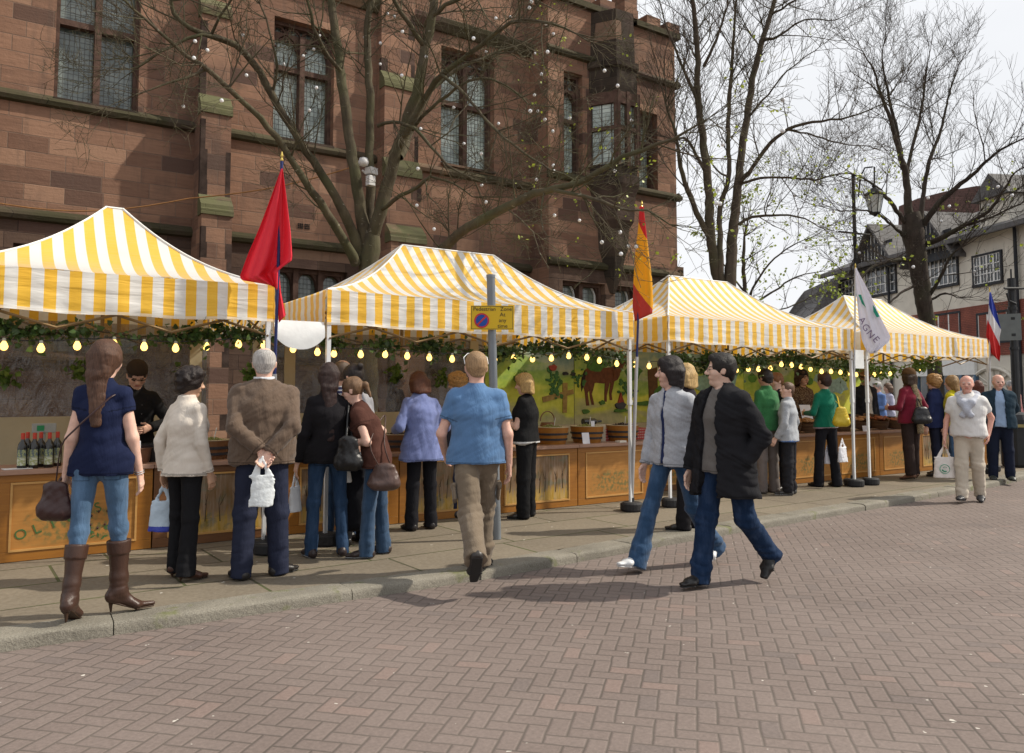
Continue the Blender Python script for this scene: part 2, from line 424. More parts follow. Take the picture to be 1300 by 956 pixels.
    brow = (abs(abs(lx)-.019) < .011) & (abs(lz-.0105) < .0024) & (ly > .036); mi[brow] = 4
    hcM = hair_mat(hair['c'] if hair else (.1,.07,.05), bool(hair) and hair['t'] == 'curly')
    sm = skin_mat(skin); lips = skin_mat((skin[0]*.8, skin[1]*.5, skin[2]*.5))
    npmesh('body', V, F, [sm, lips, MT((.30,.26,.23), .3, .02, name='eye'), MT((.03,.02,.015), .2, .02, name='iris'), hcM], root, mi)
    # ---- hair
    if hair:
        t = hair['t']; q = []; cut = []
        if t in ('short', 'crop', 'fringe', 'bald', 'curly', 'bob', 'long', 'pony', 'bun'):
            th = {'crop':.003, 'short':.0055, 'bald':.0025, 'curly':.011, 'bob':.0065, 'long':.0055, 'pony':.005, 'bun':.005}.get(t, .008)
            q.append(Pr(hp(0,-.011,.014), hp(0,.003,.018), (.044+th,.052+th), (.043+th,.050+th), hx, .01))
            if t != 'bald' :
                cut.append(Pr(hp(0,.072,.004), hp(0,.070,-.06), (.048,.034), (.07,.05), hx, .01, sub=True))   # face
                if t in ('short','crop'):
                    cut.append(Pr(hp(0,.066,.014), hp(0,.070,-.06), (.046,.034), (.07,.05), hx, .01, sub=True))
                    for s in (-1,1): cut.append(Pr(hp(s*.062,-.002,-.012), hp(s*.062,-.004,-.06), (.022,.020), (.03,.03), hx, .01, sub=True))
            else:
                cut.append(Pr(hp(0,.012,.085), hp(0,.03,.045), (.046,.060), (.07,.055), hx, .01, sub=True)); cut.append(Pr(hp(0,.06,-.0), hp(0,.06,-.06), (.07,.045), (.07,.05), hx, .01, sub=True))
            if t in ('short','crop','bald'):
                q.append(Pr(hp(0,-.032,-.005), hp(0,-.036,-.030), (.036+th,.020+th), (.026+th,.010+th), hx, .012))
                if t == 'short': q.append(Pr(hp(-.01,.036,.046), hp(.02,.030,.050), .016, .014, None, .02))
            if t == 'curly':
                q += [Pr(hp(0,-.03,-.01), hp(0,-.035,-.032), (.048,.034), (.038,.024), hx, .02), Pr(hp(-.03,.02,.045), hp(.03,.02,.045), .022, .022, None, .02)]
            if t == 'curly':
                rq = np.random.RandomState(int(H*1000) % 999)
                for _ in range(90):
                    v_ = nrm(rq.normal(0, 1, 3)); 
                    if v_[2] < -.45 or (v_[1] > .35 and v_[2] < .45) or (abs(v_[0]) > .8 and v_[2] < -.2): continue
                    c_ = hp(v_[0]*.052, -.006+v_[1]*.058, .012+v_[2]*.058); q.append(Pr(c_, c_+rq.normal(0, .004, 3), rq.uniform(.008,.013), rq.uniform(.007,.012), None, .003))
            if t == 'bob':
                for s in (-1,1): q.append(Pr(hp(s*.046,-.012,.0), hp(s*.048,-.008,-.052), (.014,.034), (.010,.026), hx, .015))
                q.append(Pr(hp(0,-.040,.0), hp(0,-.040,-.062), (.045,.022), (.044,.016), hx, .02)); q.append(Pr(hp(-.01,.034,.044), hp(.02,.030,.048), .016, .014, None, .02))
            if t == 'long':
                ln = hair.get('len', .12); e = hp(0,-.045,-.03)
                bk = P3-fwdt*(.050*g+.018)
                for s in (-1,1): q.append(Pr(hp(s*.036,-.014,.0), hp(s*.028,-.030,-.055), (.013,.034), (.010,.022), hx, .02))
                q.append(Pr(hp(0,-.036,.01), hp(0,-.044,-.06), (.045,.026), (.037,.018), hx, .010))
                q.append(Pr(hp(0,-.044,-.055), bk-updir*(ln-.06), (.036,.017), (.018,.007), xa, .010))
            if t == 'pony':
                q.append(Pr(hp(0,-.052,.022), hp(0,-.072,.012), .012, .014, None, .008)); q.append(Pr(hp(0,-.072,.012), hp(.0,-.082,-.05), .015, .006, None, .01))
            if t == 'bun': q.append(Pr(hp(0,-.055,.035), hp(0,-.062,.038), .020, .018, None, .006))
        am = {'curly':.0045, 'crop':.0008, 'bald':.0008}.get(t, .0022)*H
        fr = 40 if t == 'curly' else 70
        st = (1,1,1) if t == 'curly' else (1,1,.12)
        V, F = sdf(sc(hsc(q))+sc(hsc(cut)), .0075 if far else .0055, [(am, fr, st, 2, None)])
        npmesh('hair', V, F, hcM, root)
    hat = extra.get('hat') if extra else None
    if hat:
        if hat[0] == 'cap': q = [Pr(hp(0,-.010,.026), hp(0,.004,.030), (.053,.060), (.050,.056), hx, .01), Pr(hp(0,.03,.022), hp(0,.066,.012), (.040,.006), (.034,.005), hx, .01)]; cut = [Pr(hp(0,0,-.045), hp(0,0,-.046), (.09,.09), (.09,.09), hx, .01, sub=True)]
        else: q = [Pr(hp(0,-.006,.028), hp(0,-.002,.075), (.052,.060), (.044,.050), hx, .008, flat=1), Pr(hp(0,-.004,.026), hp(0,-.004,.034), (.098,.100), (.098,.100), hx, .006, flat=3)]; cut = []
        V, F = sdf(sc(hsc(q))+sc(hsc(cut)), .006); npmesh('hat', V, F, cloth(hat[1], 'knit'), root)
    if glasses:
        mb = MB(); hq = lambda x,y,z: hp(x*HS,y*HS,z*HS)
        for s in (-1, 1):
            ring = [hq(s*.0185+.0115*cos(a), .056, -.001+.0075*sin(a))*H for a in [2*pi*i/12 for i in range(13)]]
            mb.tube(ring, .0013, 4); mb.tube([hq(s*.030,.056,.001)*H, hq(s*.047,.0,.003)*H], .0013, 4)
        mb.tube([hq(-.007,.057,0)*H, hq(.007,.057,0)*H], .0012, 4); mb.build('glasses', MT((.04,.03,.03), .3, .05, name='metal'), root)
    # ---- trousers
    if leg:
        lo_ = leg.get('o', .004); kneer = leg.get('knee', .036)*.87; hemr = leg.get('hem', .031)*.90; fl = leg.get('len', 0)
        q = [Pr(P0+V3(0,0,leg.get('rise', .042)), P0-V3(0,0,.005), ((.080 if male else .070)*g+.006, .055*g+.007+bl*1.08), (min((.084 if male else .088)*g*hips, hw+TR-.006), .061*g*hips+.002), V3(1,0,0), .02)]
        if leg.get('skirt'):
            q += [Pr(P0, (lg[-1][1]+lg[1][1])/2-V3(0,0,leg['skirt']), (.095*g,.07*g), (.085,.06), V3(1,0,0), .02, flat=1)]
            if leg.get('short'): q = q
        else:
            for s in (-1, 1):
                hi, kn, an, fd, d2 = lg[s]
                e = an+d2*(fl+.022)
                q += [Pr(hi+V3(0,-.004,.02), kn, (TR, TR+.004), (kneer+lo_*.6,kneer+lo_*.6), V3(1,0,0), .022),
                      Pr(kn, e, (kneer+lo_*.6,kneer+lo_*.6), (hemr+lo_*.4,hemr*1.1+lo_*.4), V3(1,0,0), .02, flat=1)]
        A = leg.get('wr', .0035)*H
        kz = [lg[s][1][2]*H for s in (-1,1)]; zk = sum(kz)/2
        fn = lambda X, Y, Z: .35+.9*np.exp(-((Z-zk)/.10)**2)+1.2*np.exp(-((Z-.10*H)/.09)**2)+.6*np.exp(-((Z-zk*1.75)/.08)**2)
        V, F = sdf(sc(q), res, [(A*1.15, 17, (.6,.6,1.25), 1, fn), (A*.5, 34, (.9,.9,1.2), 4, fn)])
        nm = 'skirt' if leg.get('skirt') else 'trousers'
        mts = [cloth(leg['c'], leg.get('k', 'knit'))]; mi = None
        if leg.get('belt'):
            c = V[F].mean(1)[:, 2]; zb = (P0[2]+leg.get('rise', .042)+.035)*H; mi = (np.abs(c-zb) < .018).astype(int); mts.append(cloth(leg['belt'], 'leather'))
        if leg.get('k') == 'denim' and mi is None:
            c = V[F].mean(1); zc = (P0[2]-.030)*H; px_ = np.abs(np.abs(c[:,0])-.048*H*hips)/(.030*H); pz_ = np.abs(c[:,2]-zc)/(.036*H); e = np.maximum(px_, pz_); lim = 1-.0075/(.030*H)
            mi = ((e < 1) & (e > lim) & (c[:,1] < -.01*H)).astype(int); hb = (lg[1][2][2]-.022-fl)*H; mi[(np.abs(c[:,0]) < .006) & (c[:,2] > (P0[2]-.07)*H)] = 1; mts.append(cloth(tuple(x*.62 for x in leg['c']), 'denim'))
        tr = npmesh(nm, V, F, mts, root, mi)
        if leg.get('cargo'):
            for s in (-1, 1):
                hi, kn, an, fd, d2 = lg[s]; c = (hi*.35+kn*.65)+V3(s*.062, -.004, 0); d = nrm(kn-hi)
                V, F = sdf(sc([Pr(c-d*.035, c+d*.035, (.010,.030), (.010,.030), V3(1,0,0), .01, flat=3), Pr(c-d*.040, c-d*.026, (.013,.033), (.013,.033), V3(1,0,0), .004, flat=3)]), .007)
                npmesh('pocket', V, F, mts, tr)
    # ---- shoes
    if shoe:
        for s in (-1, 1):
            hi, kn, an, fd, d2 = lg[s]; hz = hl
            up = nrm(np.cross(np.cross(fd, V3(0,0,1)), fd))
            sole = an-up*.034-V3(0,0,0)
            heel = sole-fd*.028; ball = sole+fd*.062-up*hz; toe = sole+fd*(.108 if not shoe.get('point') else .124)-up*hz
            rx = .023 if male else .020
            sx = np.cross(fd, up)
            q = [Pr(heel+up*.010, ball+up*.010, (rx*.92,.016), (rx,.012), sx, .015), Pr(ball+up*.010, toe+up*.007, (rx,.012), (rx*(.45 if shoe.get('point') else .75),.008), sx, .012)]
            if shoe.get('kind') == 'sandal': pass
            else: q += [Pr(heel+up*.016+fd*.006, an+up*.004, (rx*.95,.026), (.023,.026), sx, .02), Pr(an, ball+up*.014, (.020,.018), (.020,.010), sx, .02)]
            if shoe.get('kind') == 'boot':
                q += [Pr(an, kn*.22+an*.78, (.024,.027), (.026,.029), sx, .02), Pr(kn*.22+an*.78, kn*.80+an*.20, (.026,.029), (.037,.040), sx, .02, flat=1), Pr(kn*.60+an*.40, kn*.82+an*.18, (.038,.041), (.040,.044), sx, .004, flat=3)]
            cut = [Pr(sole-fd*.2-up*(.046+.0), sole+fd*.3-up*(.046), (.15,.04), (.15,.04), sx, .01, sub=True)] if not hz else []
            w = [(.0035*H, 30, (.6,.6,1.5), 3, lambda X, Y, Z: np.exp(-((Z-.11*H)/.07)**2))] if shoe.get('kind') == 'boot' else None
            V, F = sdf(sc(q)+sc(cut), min(res, .0085), w); c = shoe['c']
            ms = [cloth(c, 'leather')]; mi = None
            o = npmesh('boot' if shoe.get('kind') == 'boot' else 'shoe', V, F, ms, root, mi)
            so = MB(); pts = [heel-fd*.004-up*.002, ball-up*.002, toe-fd*.012-up*.002]
            sc_ = shoe.get('sole', (.03,.03,.03))
            V, F = sdf(sc([Pr(heel-up*.003, ball-up*.003, (rx*.98,.0055), (rx*1.04,.0045), sx, .006), Pr(ball-up*.003, toe-up*.003, (rx*1.04,.0045), (rx*(.4 if shoe.get('point') else .75),.004), sx, .006)]
                      +([Pr(heel-up*.001, heel-up*(hz+.002)+fd*.002, .009, .004, None, .004)] if hz else [])), .005)
            npmesh('sole', V, F, MT(sc_, .6, .1, name='rubber'), o)
    # ---- tops
    def mk_top(tp, name, o2=0):
        o = tp.get('o', .008)+o2; hem = tp.get('hem', -.02)
        q = torso(o)
        he = off+V3(0, 0, hem)
        f_ = tp.get('flare', .004); bx_w = max((.088 if male else .092)*g*hips, hw+TR+.009)+o; by_w = max(.068*g*hips, TR+.012)+o
        q += [Pr(P0+V3(0,0,.01), he, (bx_w, by_w+bl*.5), (bx_w+f_, by_w+.002+f_+bl*.3), V3(1,0,0), .025, flat=1)]
        q = [p for p in q if True]
        sl = tp.get('sleeve', 1.0); cb = []
        for s in (-1, 1):
            el, w = ar[s]; ro = .0245*(.6+.4*g)+o*.7
            if sl >= 1: q += [Pr(sh[s], el, ro+.001, .0225+o*.70, None, .009), Pr(el, w-nrm(w-el)*.006, .0225+o*.70, .0165+o*.6, None, .005, flat=1)]
            else:
                e = sh[s]+(el-sh[s])*sl*1.0; q += [Pr(sh[s], e, ro+.003, ro+.001, None, .02, flat=1)]
        col_ = tp.get('collar')
        if col_: q += [Pr(P4-updir*.022, P4+updir*(.016 if col_ == 1 else .022)-fwdt*.004, (.046,.042), (.038+.003*col_,.036+.003*col_), xa, .01, flat=1)]
        cut = []
        if tp.get('neck', 1) and not col_: cut += [Pr(P4+updir*.02+fwdt*.03, P4+updir*.021+fwdt*.04, (.040,.034), (.036,.030), xa, .01, sub=True)]
        if tp.get('open'):
            w = tp['open']; zz = [(off+V3(0,.05,hem-.06), w*1.3), (P1+fwdt*.09, w), (P3+fwdt*.06, w*.9), (P4+updir*.05+fwdt*.03, w*.7)]
            for (a, wa), (b, wb) in zip(zz[:-1], zz[1:]): cut.append(Pr(a+V3(0,.03,0), b+V3(0,.03,0), (wa,.075), (wb,.075), xa, .01, sub=True))
        if col_ : cut += [Pr(P4+updir*.002+fwdt*.012, P4+updir*.06+fwdt*.02, (.030,.032), (.034,.036), xa, .01, sub=True)]
        if hem > -.07: cut.append(Pr(he, he-V3(0,0,.2), (.092+o,.1), (.092+o,.1), V3(1,0,0), .01, flat=3, sub=True))
        A = tp.get('wr', .004)*H
        V, F = sdf(sc(q)+sc(cut), res, [(A*1.1, 13, (1,1,.8), 5, None), (A*.75, 27, (.7,.7,1.3), 9, None)])
        mts = [cloth(tp['c'], tp.get('k', 'knit'))]; mi = None
        c = V[F].mean(1)
        if tp.get('c2'):
            mts.append(cloth(tp['c2'], 'knit')); mi = (c[:, 0] > .02).astype(int) if tp.get('side') else (c[:, 2] < (pz+hem+.012)*H).astype(int)
        if mi is None and res < .0135:
            hz_ = (pz+hem)*H; mi = ((c[:,2] < hz_+.022) & (c[:,2] > hz_+.012)).astype(int)
            for s in (-1,1):
                el, w = ar[s]; a_, b_ = (sh[s], sh[s]+(el-sh[s])*sl) if sl < 1 else (el, w-nrm(w-el)*.006)
                d_ = nrm(b_-a_); q_ = (c-b_*H)@d_; nr = np.linalg.norm(c-b_*H, axis=1) < .075*H; mi[nr & (q_ > -.024) & (q_ < -.014)] = 1
            if name != 'shirt' or col_: mi[(np.abs((c-P2*H)@xa) < .006) & ((c-P2*H)@fwdt < 0) & (tp.get('k') == 'denim')] = 1
            mts.append(cloth(tuple(x*.55 for x in tp['c']), tp.get('k', 'knit')))
        return npmesh(name, V, F, mts, root, mi)
    if top: mk_top(top, top.get('n', 'shirt'))
    if coat: mk_top(coat, coat.get('n', 'jacket'))
    if extra and 'fn' in extra: extra['fn'](root, dict(H=H, hp=hp, hx=hx, hy=hy, hu=hu, P0=P0, P1=P1, P2=P2, P3=P3, P4=P4, ar=ar, sh=sh, up=updir, fw=fwdt, sc=sc, off=off, xa=xa))
    Mw = Matrix.Translation(Vector(loc)) @ Matrix.Rotation(-rad(face), 4, 'Z')
    W = lambda p: Mw @ Vector(tuple(np.asarray(p)*H))
    SHO.append(root)
    return dict(root=root, W=W, ar=ar, sh=sh, H=H, P=(P0,P1,P2,P3,P4), hp=hp, off=off, xa=xa, fw=fwdt, M=Mw)
# ------------------------------------------------------------ ground
def road_mat():
    t = NT('paving'); o = t.vscale(t.obj(), (10.4,10.4,10.4), (0,0,rad(46.7))); x, y, z = t.sep(o)
    # slightly uneven laying
    nz = t.noise(t.obj(), 3, 2); x = t.math('ADD', x, t.math('MULTIPLY', nz, .25)); y = t.math('ADD', y, t.math('MULTIPLY', nz, .25))
    i = t.math('FLOOR', x); j = t.math('FLOOR', y); fu = t.math('SUBTRACT', x, i); fv = t.math('SUBTRACT', y, j)
    k = t.math('FLOORED_MODULO', t.math('SUBTRACT', i, j), 4.0)
    eq = lambda c: t.math('COMPARE', k, float(c), .1)
    d = t.math('MINIMUM', t.math('MINIMUM', t.math('ADD', fu, eq(1)), t.math('ADD', t.math('SUBTRACT', 1.0, fu), eq(0))),
               t.math('MINIMUM', t.math('ADD', fv, eq(2)), t.math('ADD', t.math('SUBTRACT', 1.0, fv), eq(3))))
    bi = t.math('SUBTRACT', i, eq(1)); bj = t.math('SUBTRACT', j, eq(2))
    wn = t.n('ShaderNodeTexWhiteNoise', noise_dimensions='3D'); t.l(t.comb(bi, bj, 0.0), wn.inputs[0]); r = wn.outputs[0]
    base = t.ramp(r, .05, .95, (.138,.104,.088), (.188,.147,.127))
    base = t.mix(t.math('GREATER_THAN', r, .965), base, (.25,.165,.135)); base = t.mix(t.math('LESS_THAN', r, .03), base, (.095,.08,.075))
    n1 = t.noise(t.obj(), .7, 5); base = t.mix(.55, base, t.ramp(n1, .3, .7, (.115,.094,.086), (.205,.172,.158)), 'MIX')
    n2 = t.noise(t.obj(), 45, 4, .7); base = t.mix(.35, base, t.ramp(n2, .3, .7, (.10,.08,.07), (.27,.21,.19)))
    n3 = t.noise(t.obj(), 13, 2); base = t.mix(t.ramp(n3, .735, .75), base, (.5,.47,.42))      # gum and litter spots
    n4 = t.noise(t.obj(), 6, 3); base = t.mix(t.ramp(n4, .72, .74), base, (.09,.075,.07))
    jf = t.ramp(d, .01, .10); dirt = t.ramp(n1, .3, .7, (.068,.056,.048), (.125,.104,.090))
    colr = t.mix(jf, dirt, base)
    h = t.math('ADD', t.math('MULTIPLY', t.ramp(d, .02, .13), .6), t.math('ADD', t.math('MULTIPLY', n2, .18), t.math('MULTIPLY', r, .22)))
    return t.done(t.pbr(colr, .78, .3, 0, t.bump(h, .40, .010)))
def slab_mat():
    t = NT('flagstone'); b = t.n('ShaderNodeTexBrick'); v = t.vscale(t.obj(), (1,1,1), (0,0,rad(-2))); t.l(v, b.inputs[0])
    b.offset = .37; b.squash = 1.25; b.squash_frequency = 3; b.inputs['Scale'].default_value = 1; b.inputs['Brick Width'].default_value = 1.25; b.inputs['Row Height'].default_value = .72
    b.inputs['Mortar Size'].default_value = .013; b.inputs['Mortar Smooth'].default_value = .3
    b.inputs['Color1'].default_value = (.110,.090,.062,1); b.inputs['Color2'].default_value = (.190,.160,.112,1); b.inputs['Mortar'].default_value = (.045,.044,.025,1)
    n1 = t.noise(t.obj(), .9, 5, .6); c = t.mix(.45, b.outputs[0], t.ramp(n1, .3, .7, (.095,.078,.056), (.200,.168,.122)))
    n2 = t.noise(t.obj(), 30, 5, .7); c = t.mix(.25, c, t.ramp(n2, .3, .7, (.12,.10,.08), (.38,.33,.27)))
    c = t.mix(t.ramp(t.noise(t.obj(), 11, 2), .74, .755), c, (.5,.48,.43))
    c = t.mix(b.outputs[1], c, t.ramp(n1, .4, .6, (.06,.05,.035), (.07,.085,.03)))
    h = t.math('SUBTRACT', t.math('MULTIPLY', t.noise(t.obj(), 14, 5, .65), .35), b.outputs[1])
    return t.done(t.pbr(c, .8, .25, 0, t.bump(h, .5, .015)))
gr = MB(); 
xs = [-400,-60,-20,-8]+[ -4+i*4 for i in range(12)]+[60,120,400]; gr.add([(-400,-400,0),(400,-400,0),(400,400,0),(-400,400,0)], [(0,1,2,3)])
gr.build('road', road_mat(), kind='structure')
KP = [(-9, 5.3), (-5, 5.62), (-2, 5.72), (.13,5.74),(1.3,5.70),(2.24,5.69),(3.1,5.69),(3.9,5.74),(4.9,5.84),(6.0,5.95),(7.94,6.08),(10.3,6.25),(12.6,6.46),(15.3,6.75),(19,7.5),(24,9.2),(30,12.5),(36,17),(44,25)]
def kpath(step=.1):
    P = []; 
    for a in range(len(KP)-1):
        p0 = Vector(KP[max(a-1,0)]); p1 = Vector(KP[a]); p2 = Vector(KP[a+1]); p3 = Vector(KP[min(a+2,len(KP)-1)])
        n = max(1, int((p2-p1).length/step))
        for i in range(n):
            t = i/n; P.append(.5*((2*p1)+(p2-p0)*t+(2*p0-5*p1+4*p2-p3)*t*t+(3*p1-p0-3*p2+p3)*t**3))
    return P
KK = kpath()
pv = MB(); inn = []
for i, p in enumerate(KK):
    t = (KK[min(i+1,len(KK)-1)]-KK[max(i-1,0)]).normalized(); n = Vector((-t.y, t.x)); inn.append(p+n*.27)
vs = [(p.x, p.y, PZ-.004) for p in inn] + [(p.x, 60+0*p.x, PZ-.004) for p in inn]; N = len(inn)
pv.add(vs, [(i, i+1, N+i+1, N+i) for i in range(N-1)]); pv.build('pavement', slab_mat(), kind='structure')
kb = MB(); i = 0; q = random.Random(3)
while i < len(KK)-8:
    L = q.choice([8, 11, 14, 16]); seg = list(range(i, min(i+L, len(KK)-1)+1)); dz = q.uniform(-.006, .006); dn = q.uniform(-.012, .010)
    prof = [(-.0,-.05), (.0,.050), (.006,.070), (.020,.082), (.06,.086), (.262,.083), (.27,.070), (.27,-.05)]
    m = len(prof); vs = []
    for j, a in enumerate(seg):
        t = (KK[min(a+1,len(KK)-1)]-KK[max(a-1,0)]).normalized(); nn = Vector((-t.y, t.x)); p = KK[a].copy()
        if j == 0: p += t*.004
        if j == len(seg)-1: p -= t*.004
        for (u, z) in prof:
            c = p+nn*(u+dn+q.uniform(-.003,.003)); e = .006 if j in (0, len(seg)-1) and z > .05 else 0
            vs.append((c.x, c.y, z+dz+q.uniform(-.0025,.0025)-e))
    kb.add(vs, [(j*m+k, j*m+k+1, (j+1)*m+k+1, (j+1)*m+k) for j in range(len(seg)-1) for k in range(m-1)]+[tuple(range(m)), tuple(range(len(vs)-1, len(vs)-m-1, -1))])
    i += L
def kerb_mat():
    t = NT('granite'); o = t.obj(); n = t.noise(o, 2.2, 5, .6); n2 = t.noise(o, 120, 3, .7)
    c = t.ramp(n, .3, .7, (.115,.103,.080), (.235,.213,.172)); c = t.mix(.35, c, t.ramp(n2, .35, .65, (.08,.075,.06), (.36,.34,.29)))
    c = t.mix(t.ramp(t.noise(o, 5, 4), .60, .70), c, (.14,.145,.07)); return t.done(t.pbr(c, .8, .3, 0, t.bump(t.noise(o, 28, 5, .7), .6, .02)))
kb.build('kerb', kerb_mat(), smooth=rad(40), kind='structure')
# ------------------------------------------------------------ sandstone building
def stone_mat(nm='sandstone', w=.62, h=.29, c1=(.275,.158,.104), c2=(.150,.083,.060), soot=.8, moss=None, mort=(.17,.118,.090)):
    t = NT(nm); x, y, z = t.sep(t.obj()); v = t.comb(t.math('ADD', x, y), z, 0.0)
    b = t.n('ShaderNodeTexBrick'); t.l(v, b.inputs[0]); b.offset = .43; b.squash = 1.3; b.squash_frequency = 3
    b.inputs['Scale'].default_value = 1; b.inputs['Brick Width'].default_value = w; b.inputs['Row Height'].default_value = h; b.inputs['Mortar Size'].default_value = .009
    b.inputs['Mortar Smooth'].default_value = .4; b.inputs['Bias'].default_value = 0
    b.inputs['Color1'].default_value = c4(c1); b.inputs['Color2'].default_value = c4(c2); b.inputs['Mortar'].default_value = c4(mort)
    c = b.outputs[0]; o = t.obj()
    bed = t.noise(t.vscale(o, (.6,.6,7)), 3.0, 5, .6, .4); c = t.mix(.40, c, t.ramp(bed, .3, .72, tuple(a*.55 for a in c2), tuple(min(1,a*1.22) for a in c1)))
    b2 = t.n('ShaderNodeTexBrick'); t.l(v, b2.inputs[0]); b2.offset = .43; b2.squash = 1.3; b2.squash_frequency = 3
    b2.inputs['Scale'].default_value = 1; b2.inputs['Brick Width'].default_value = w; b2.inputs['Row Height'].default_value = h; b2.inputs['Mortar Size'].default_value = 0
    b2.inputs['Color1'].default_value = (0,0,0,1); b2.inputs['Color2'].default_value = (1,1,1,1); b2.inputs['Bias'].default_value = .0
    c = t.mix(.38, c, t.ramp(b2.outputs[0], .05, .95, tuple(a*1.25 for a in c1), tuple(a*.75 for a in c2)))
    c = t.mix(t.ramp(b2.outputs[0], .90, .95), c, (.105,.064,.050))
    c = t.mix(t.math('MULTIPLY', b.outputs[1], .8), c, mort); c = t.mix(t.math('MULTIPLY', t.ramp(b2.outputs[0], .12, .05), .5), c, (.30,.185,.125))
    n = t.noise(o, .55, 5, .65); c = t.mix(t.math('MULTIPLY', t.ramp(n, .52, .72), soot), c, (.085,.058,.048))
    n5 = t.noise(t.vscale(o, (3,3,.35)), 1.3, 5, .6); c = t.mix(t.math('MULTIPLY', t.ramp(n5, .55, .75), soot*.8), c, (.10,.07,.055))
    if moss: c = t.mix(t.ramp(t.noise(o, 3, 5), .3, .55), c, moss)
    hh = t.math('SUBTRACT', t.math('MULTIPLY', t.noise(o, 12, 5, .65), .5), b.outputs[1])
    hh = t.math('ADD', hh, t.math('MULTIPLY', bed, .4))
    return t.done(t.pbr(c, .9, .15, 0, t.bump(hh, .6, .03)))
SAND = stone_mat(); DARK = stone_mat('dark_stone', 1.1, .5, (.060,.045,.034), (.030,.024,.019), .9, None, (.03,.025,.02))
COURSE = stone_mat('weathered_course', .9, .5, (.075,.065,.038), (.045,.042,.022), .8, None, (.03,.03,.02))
SAND_SHADE = stone_mat('shaded_sandstone', .62, .29, (.115,.075,.055), (.070,.045,.036), .8, None, (.05,.035,.03))  # darker copy of the sandstone: shade on the ground storey put into its colour
MOSS = stone_mat('mossy_stone', .6, .26, (.15,.135,.080), (.09,.082,.048), .3, (.110,.108,.055), (.05,.05,.03))
SOOT = MT((.052,.036,.030), .95, .5, 4, .5, 20, .1, name='soot_stone')
def lead_mat(light=.5, px=.085, pz=.105):
    t = NT('leaded_glass'); x, y, z = t.sep(t.obj()); u = t.math('ADD', x, y)
    fx = t.math('FRACT', t.math('DIVIDE', u, px)); fz = t.math('FRACT', t.math('DIVIDE', z, pz))
    g = t.math('MAXIMUM', t.math('LESS_THAN', fx, .13), t.math('LESS_THAN', fz, .11))
    n = t.noise(t.obj(), 1.6, 4); c = t.ramp(n, .35, .65, (.09*light,.12*light,.11*light), (.36*light,.42*light,.38*light))
    wn = t.n('ShaderNodeTexWhiteNoise', noise_dimensions='3D'); t.l(t.comb(t.math('FLOOR', t.math('DIVIDE', u, px)), t.math('FLOOR', t.math('DIVIDE', z, pz)), 0.0), wn.inputs[0])
    c = t.mix(.22, c, t.ramp(wn.outputs[0], 0, 1, (.05,.07,.06), (.4*light,.45*light,.4*light)))
    nb = t.bump(wn.outputs[0], .25, .02); r = t.math('ADD', .12, t.math('MULTIPLY', g, .5))
    return t.done(t.pbr(t.mix(g, c, (.05,.052,.05)), r, .7, 0, nb))
GL1, GL2, GL3 = lead_mat(.65), lead_mat(1.5), lead_mat(1.6)
FRM = MT((.095,.058,.045), .9, .35, 6, .4, 30, .15, name='window_stone')
bld = empty('sandstone_building', (6, 16, 0), label='red sandstone gothic town building with mullioned windows and mossy buttresses behind the stalls', cat='building')
BO = Vector((6, 16, 0))
def bb(mb): mb.v = [(v[0]-6, v[1]-16, v[2]) for v in mb.v]; return mb
def wallgrid(mb, x0, x1, z0, z1, holes, Y, dep=.38, mi=0):
    xs = sorted({x0, x1, *[h[0] for h in holes], *[h[1] for h in holes]}); zs = sorted({z0, z1, *[h[2] for h in holes], *[h[3] for h in holes]})
    for a in range(len(xs)-1):
        for c in range(len(zs)-1):
            cx, cz = (xs[a]+xs[a+1])/2, (zs[c]+zs[c+1])/2
            if any(h[0] < cx < h[1] and h[2] < cz < h[3] for h in holes): continue
            mb.add([(xs[a],Y,zs[c]), (xs[a+1],Y,zs[c]), (xs[a+1],Y,zs[c+1]), (xs[a],Y,zs[c+1])], [(0,1,2,3)], mi)
    for h in holes:
        a, b, c, d = h[:4]
        mb.add([(a,Y,c),(a,Y+dep,c),(a,Y+dep,d),(a,Y,d)], [(0,1,2,3)], mi); mb.add([(b,Y,c),(b,Y+dep,c),(b,Y+dep,d),(b,Y,d)], [(3,2,1,0)], mi)
        mb.add([(a,Y,c),(b,Y,c),(b,Y+dep,c),(a,Y+dep,c)], [(0,1,2,3)], mi); mb.add([(a,Y,d),(b,Y,d),(b,Y+dep,d),(a,Y+dep,d)], [(3,2,1,0)], mi)
UPW = [(.81,2.19,6.84,10.4),(4.72,6.03,6.86,9.42),(8.66,10.14,6.95,9.78),(-3.2,-1.8,6.84,10.4)]
LOW = [(.3,2.42,2.2,4.16),(4.78,6.4,2.2,4.16),(8.4,10.2,2.2,4.16),(-4.0,-1.4,2.2,4.16)]
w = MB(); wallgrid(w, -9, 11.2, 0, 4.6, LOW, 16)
bb(w).build('ground_storey', SAND_SHADE, bld)
w = MB(); wallgrid(w, -9, 11.2, 4.6, 10.1, UPW, 16)
w.bx(-9, 11.2, 16.45, 16.75, 0, 12)     # backing
w.bx(-9.3, -9, 16, 30, 0, 12); w.bx(-9, 11.2, 16.12, 16.45, 10.1, 12.6)
bb(w).build('wall', SAND, bld)
w = MB()
for x0, x1 in ((-9,3.2),(3.75,7.0),(7.86,11.2)):
    for z in (4.56, 6.64):
        w.prism([(0,0),(-.10,.02),(-.13,.09),(-.11,.14),(0,.22)], x0, x1, M=Matrix(((0,1,0,0),(1,0,0,16),(0,0,1,z),(0,0,0,1))))
for z in (10.08,): w.prism([(0,0),(-.08,.0),(-.20,.16),(-.22,.26),(-.1,.34),(0,.38)], -9, 11.2, M=Matrix(((0,1,0,0),(1,0,0,16),(0,0,1,z),(0,0,0,1))))
bb(w).build('string_course', COURSE, bld)
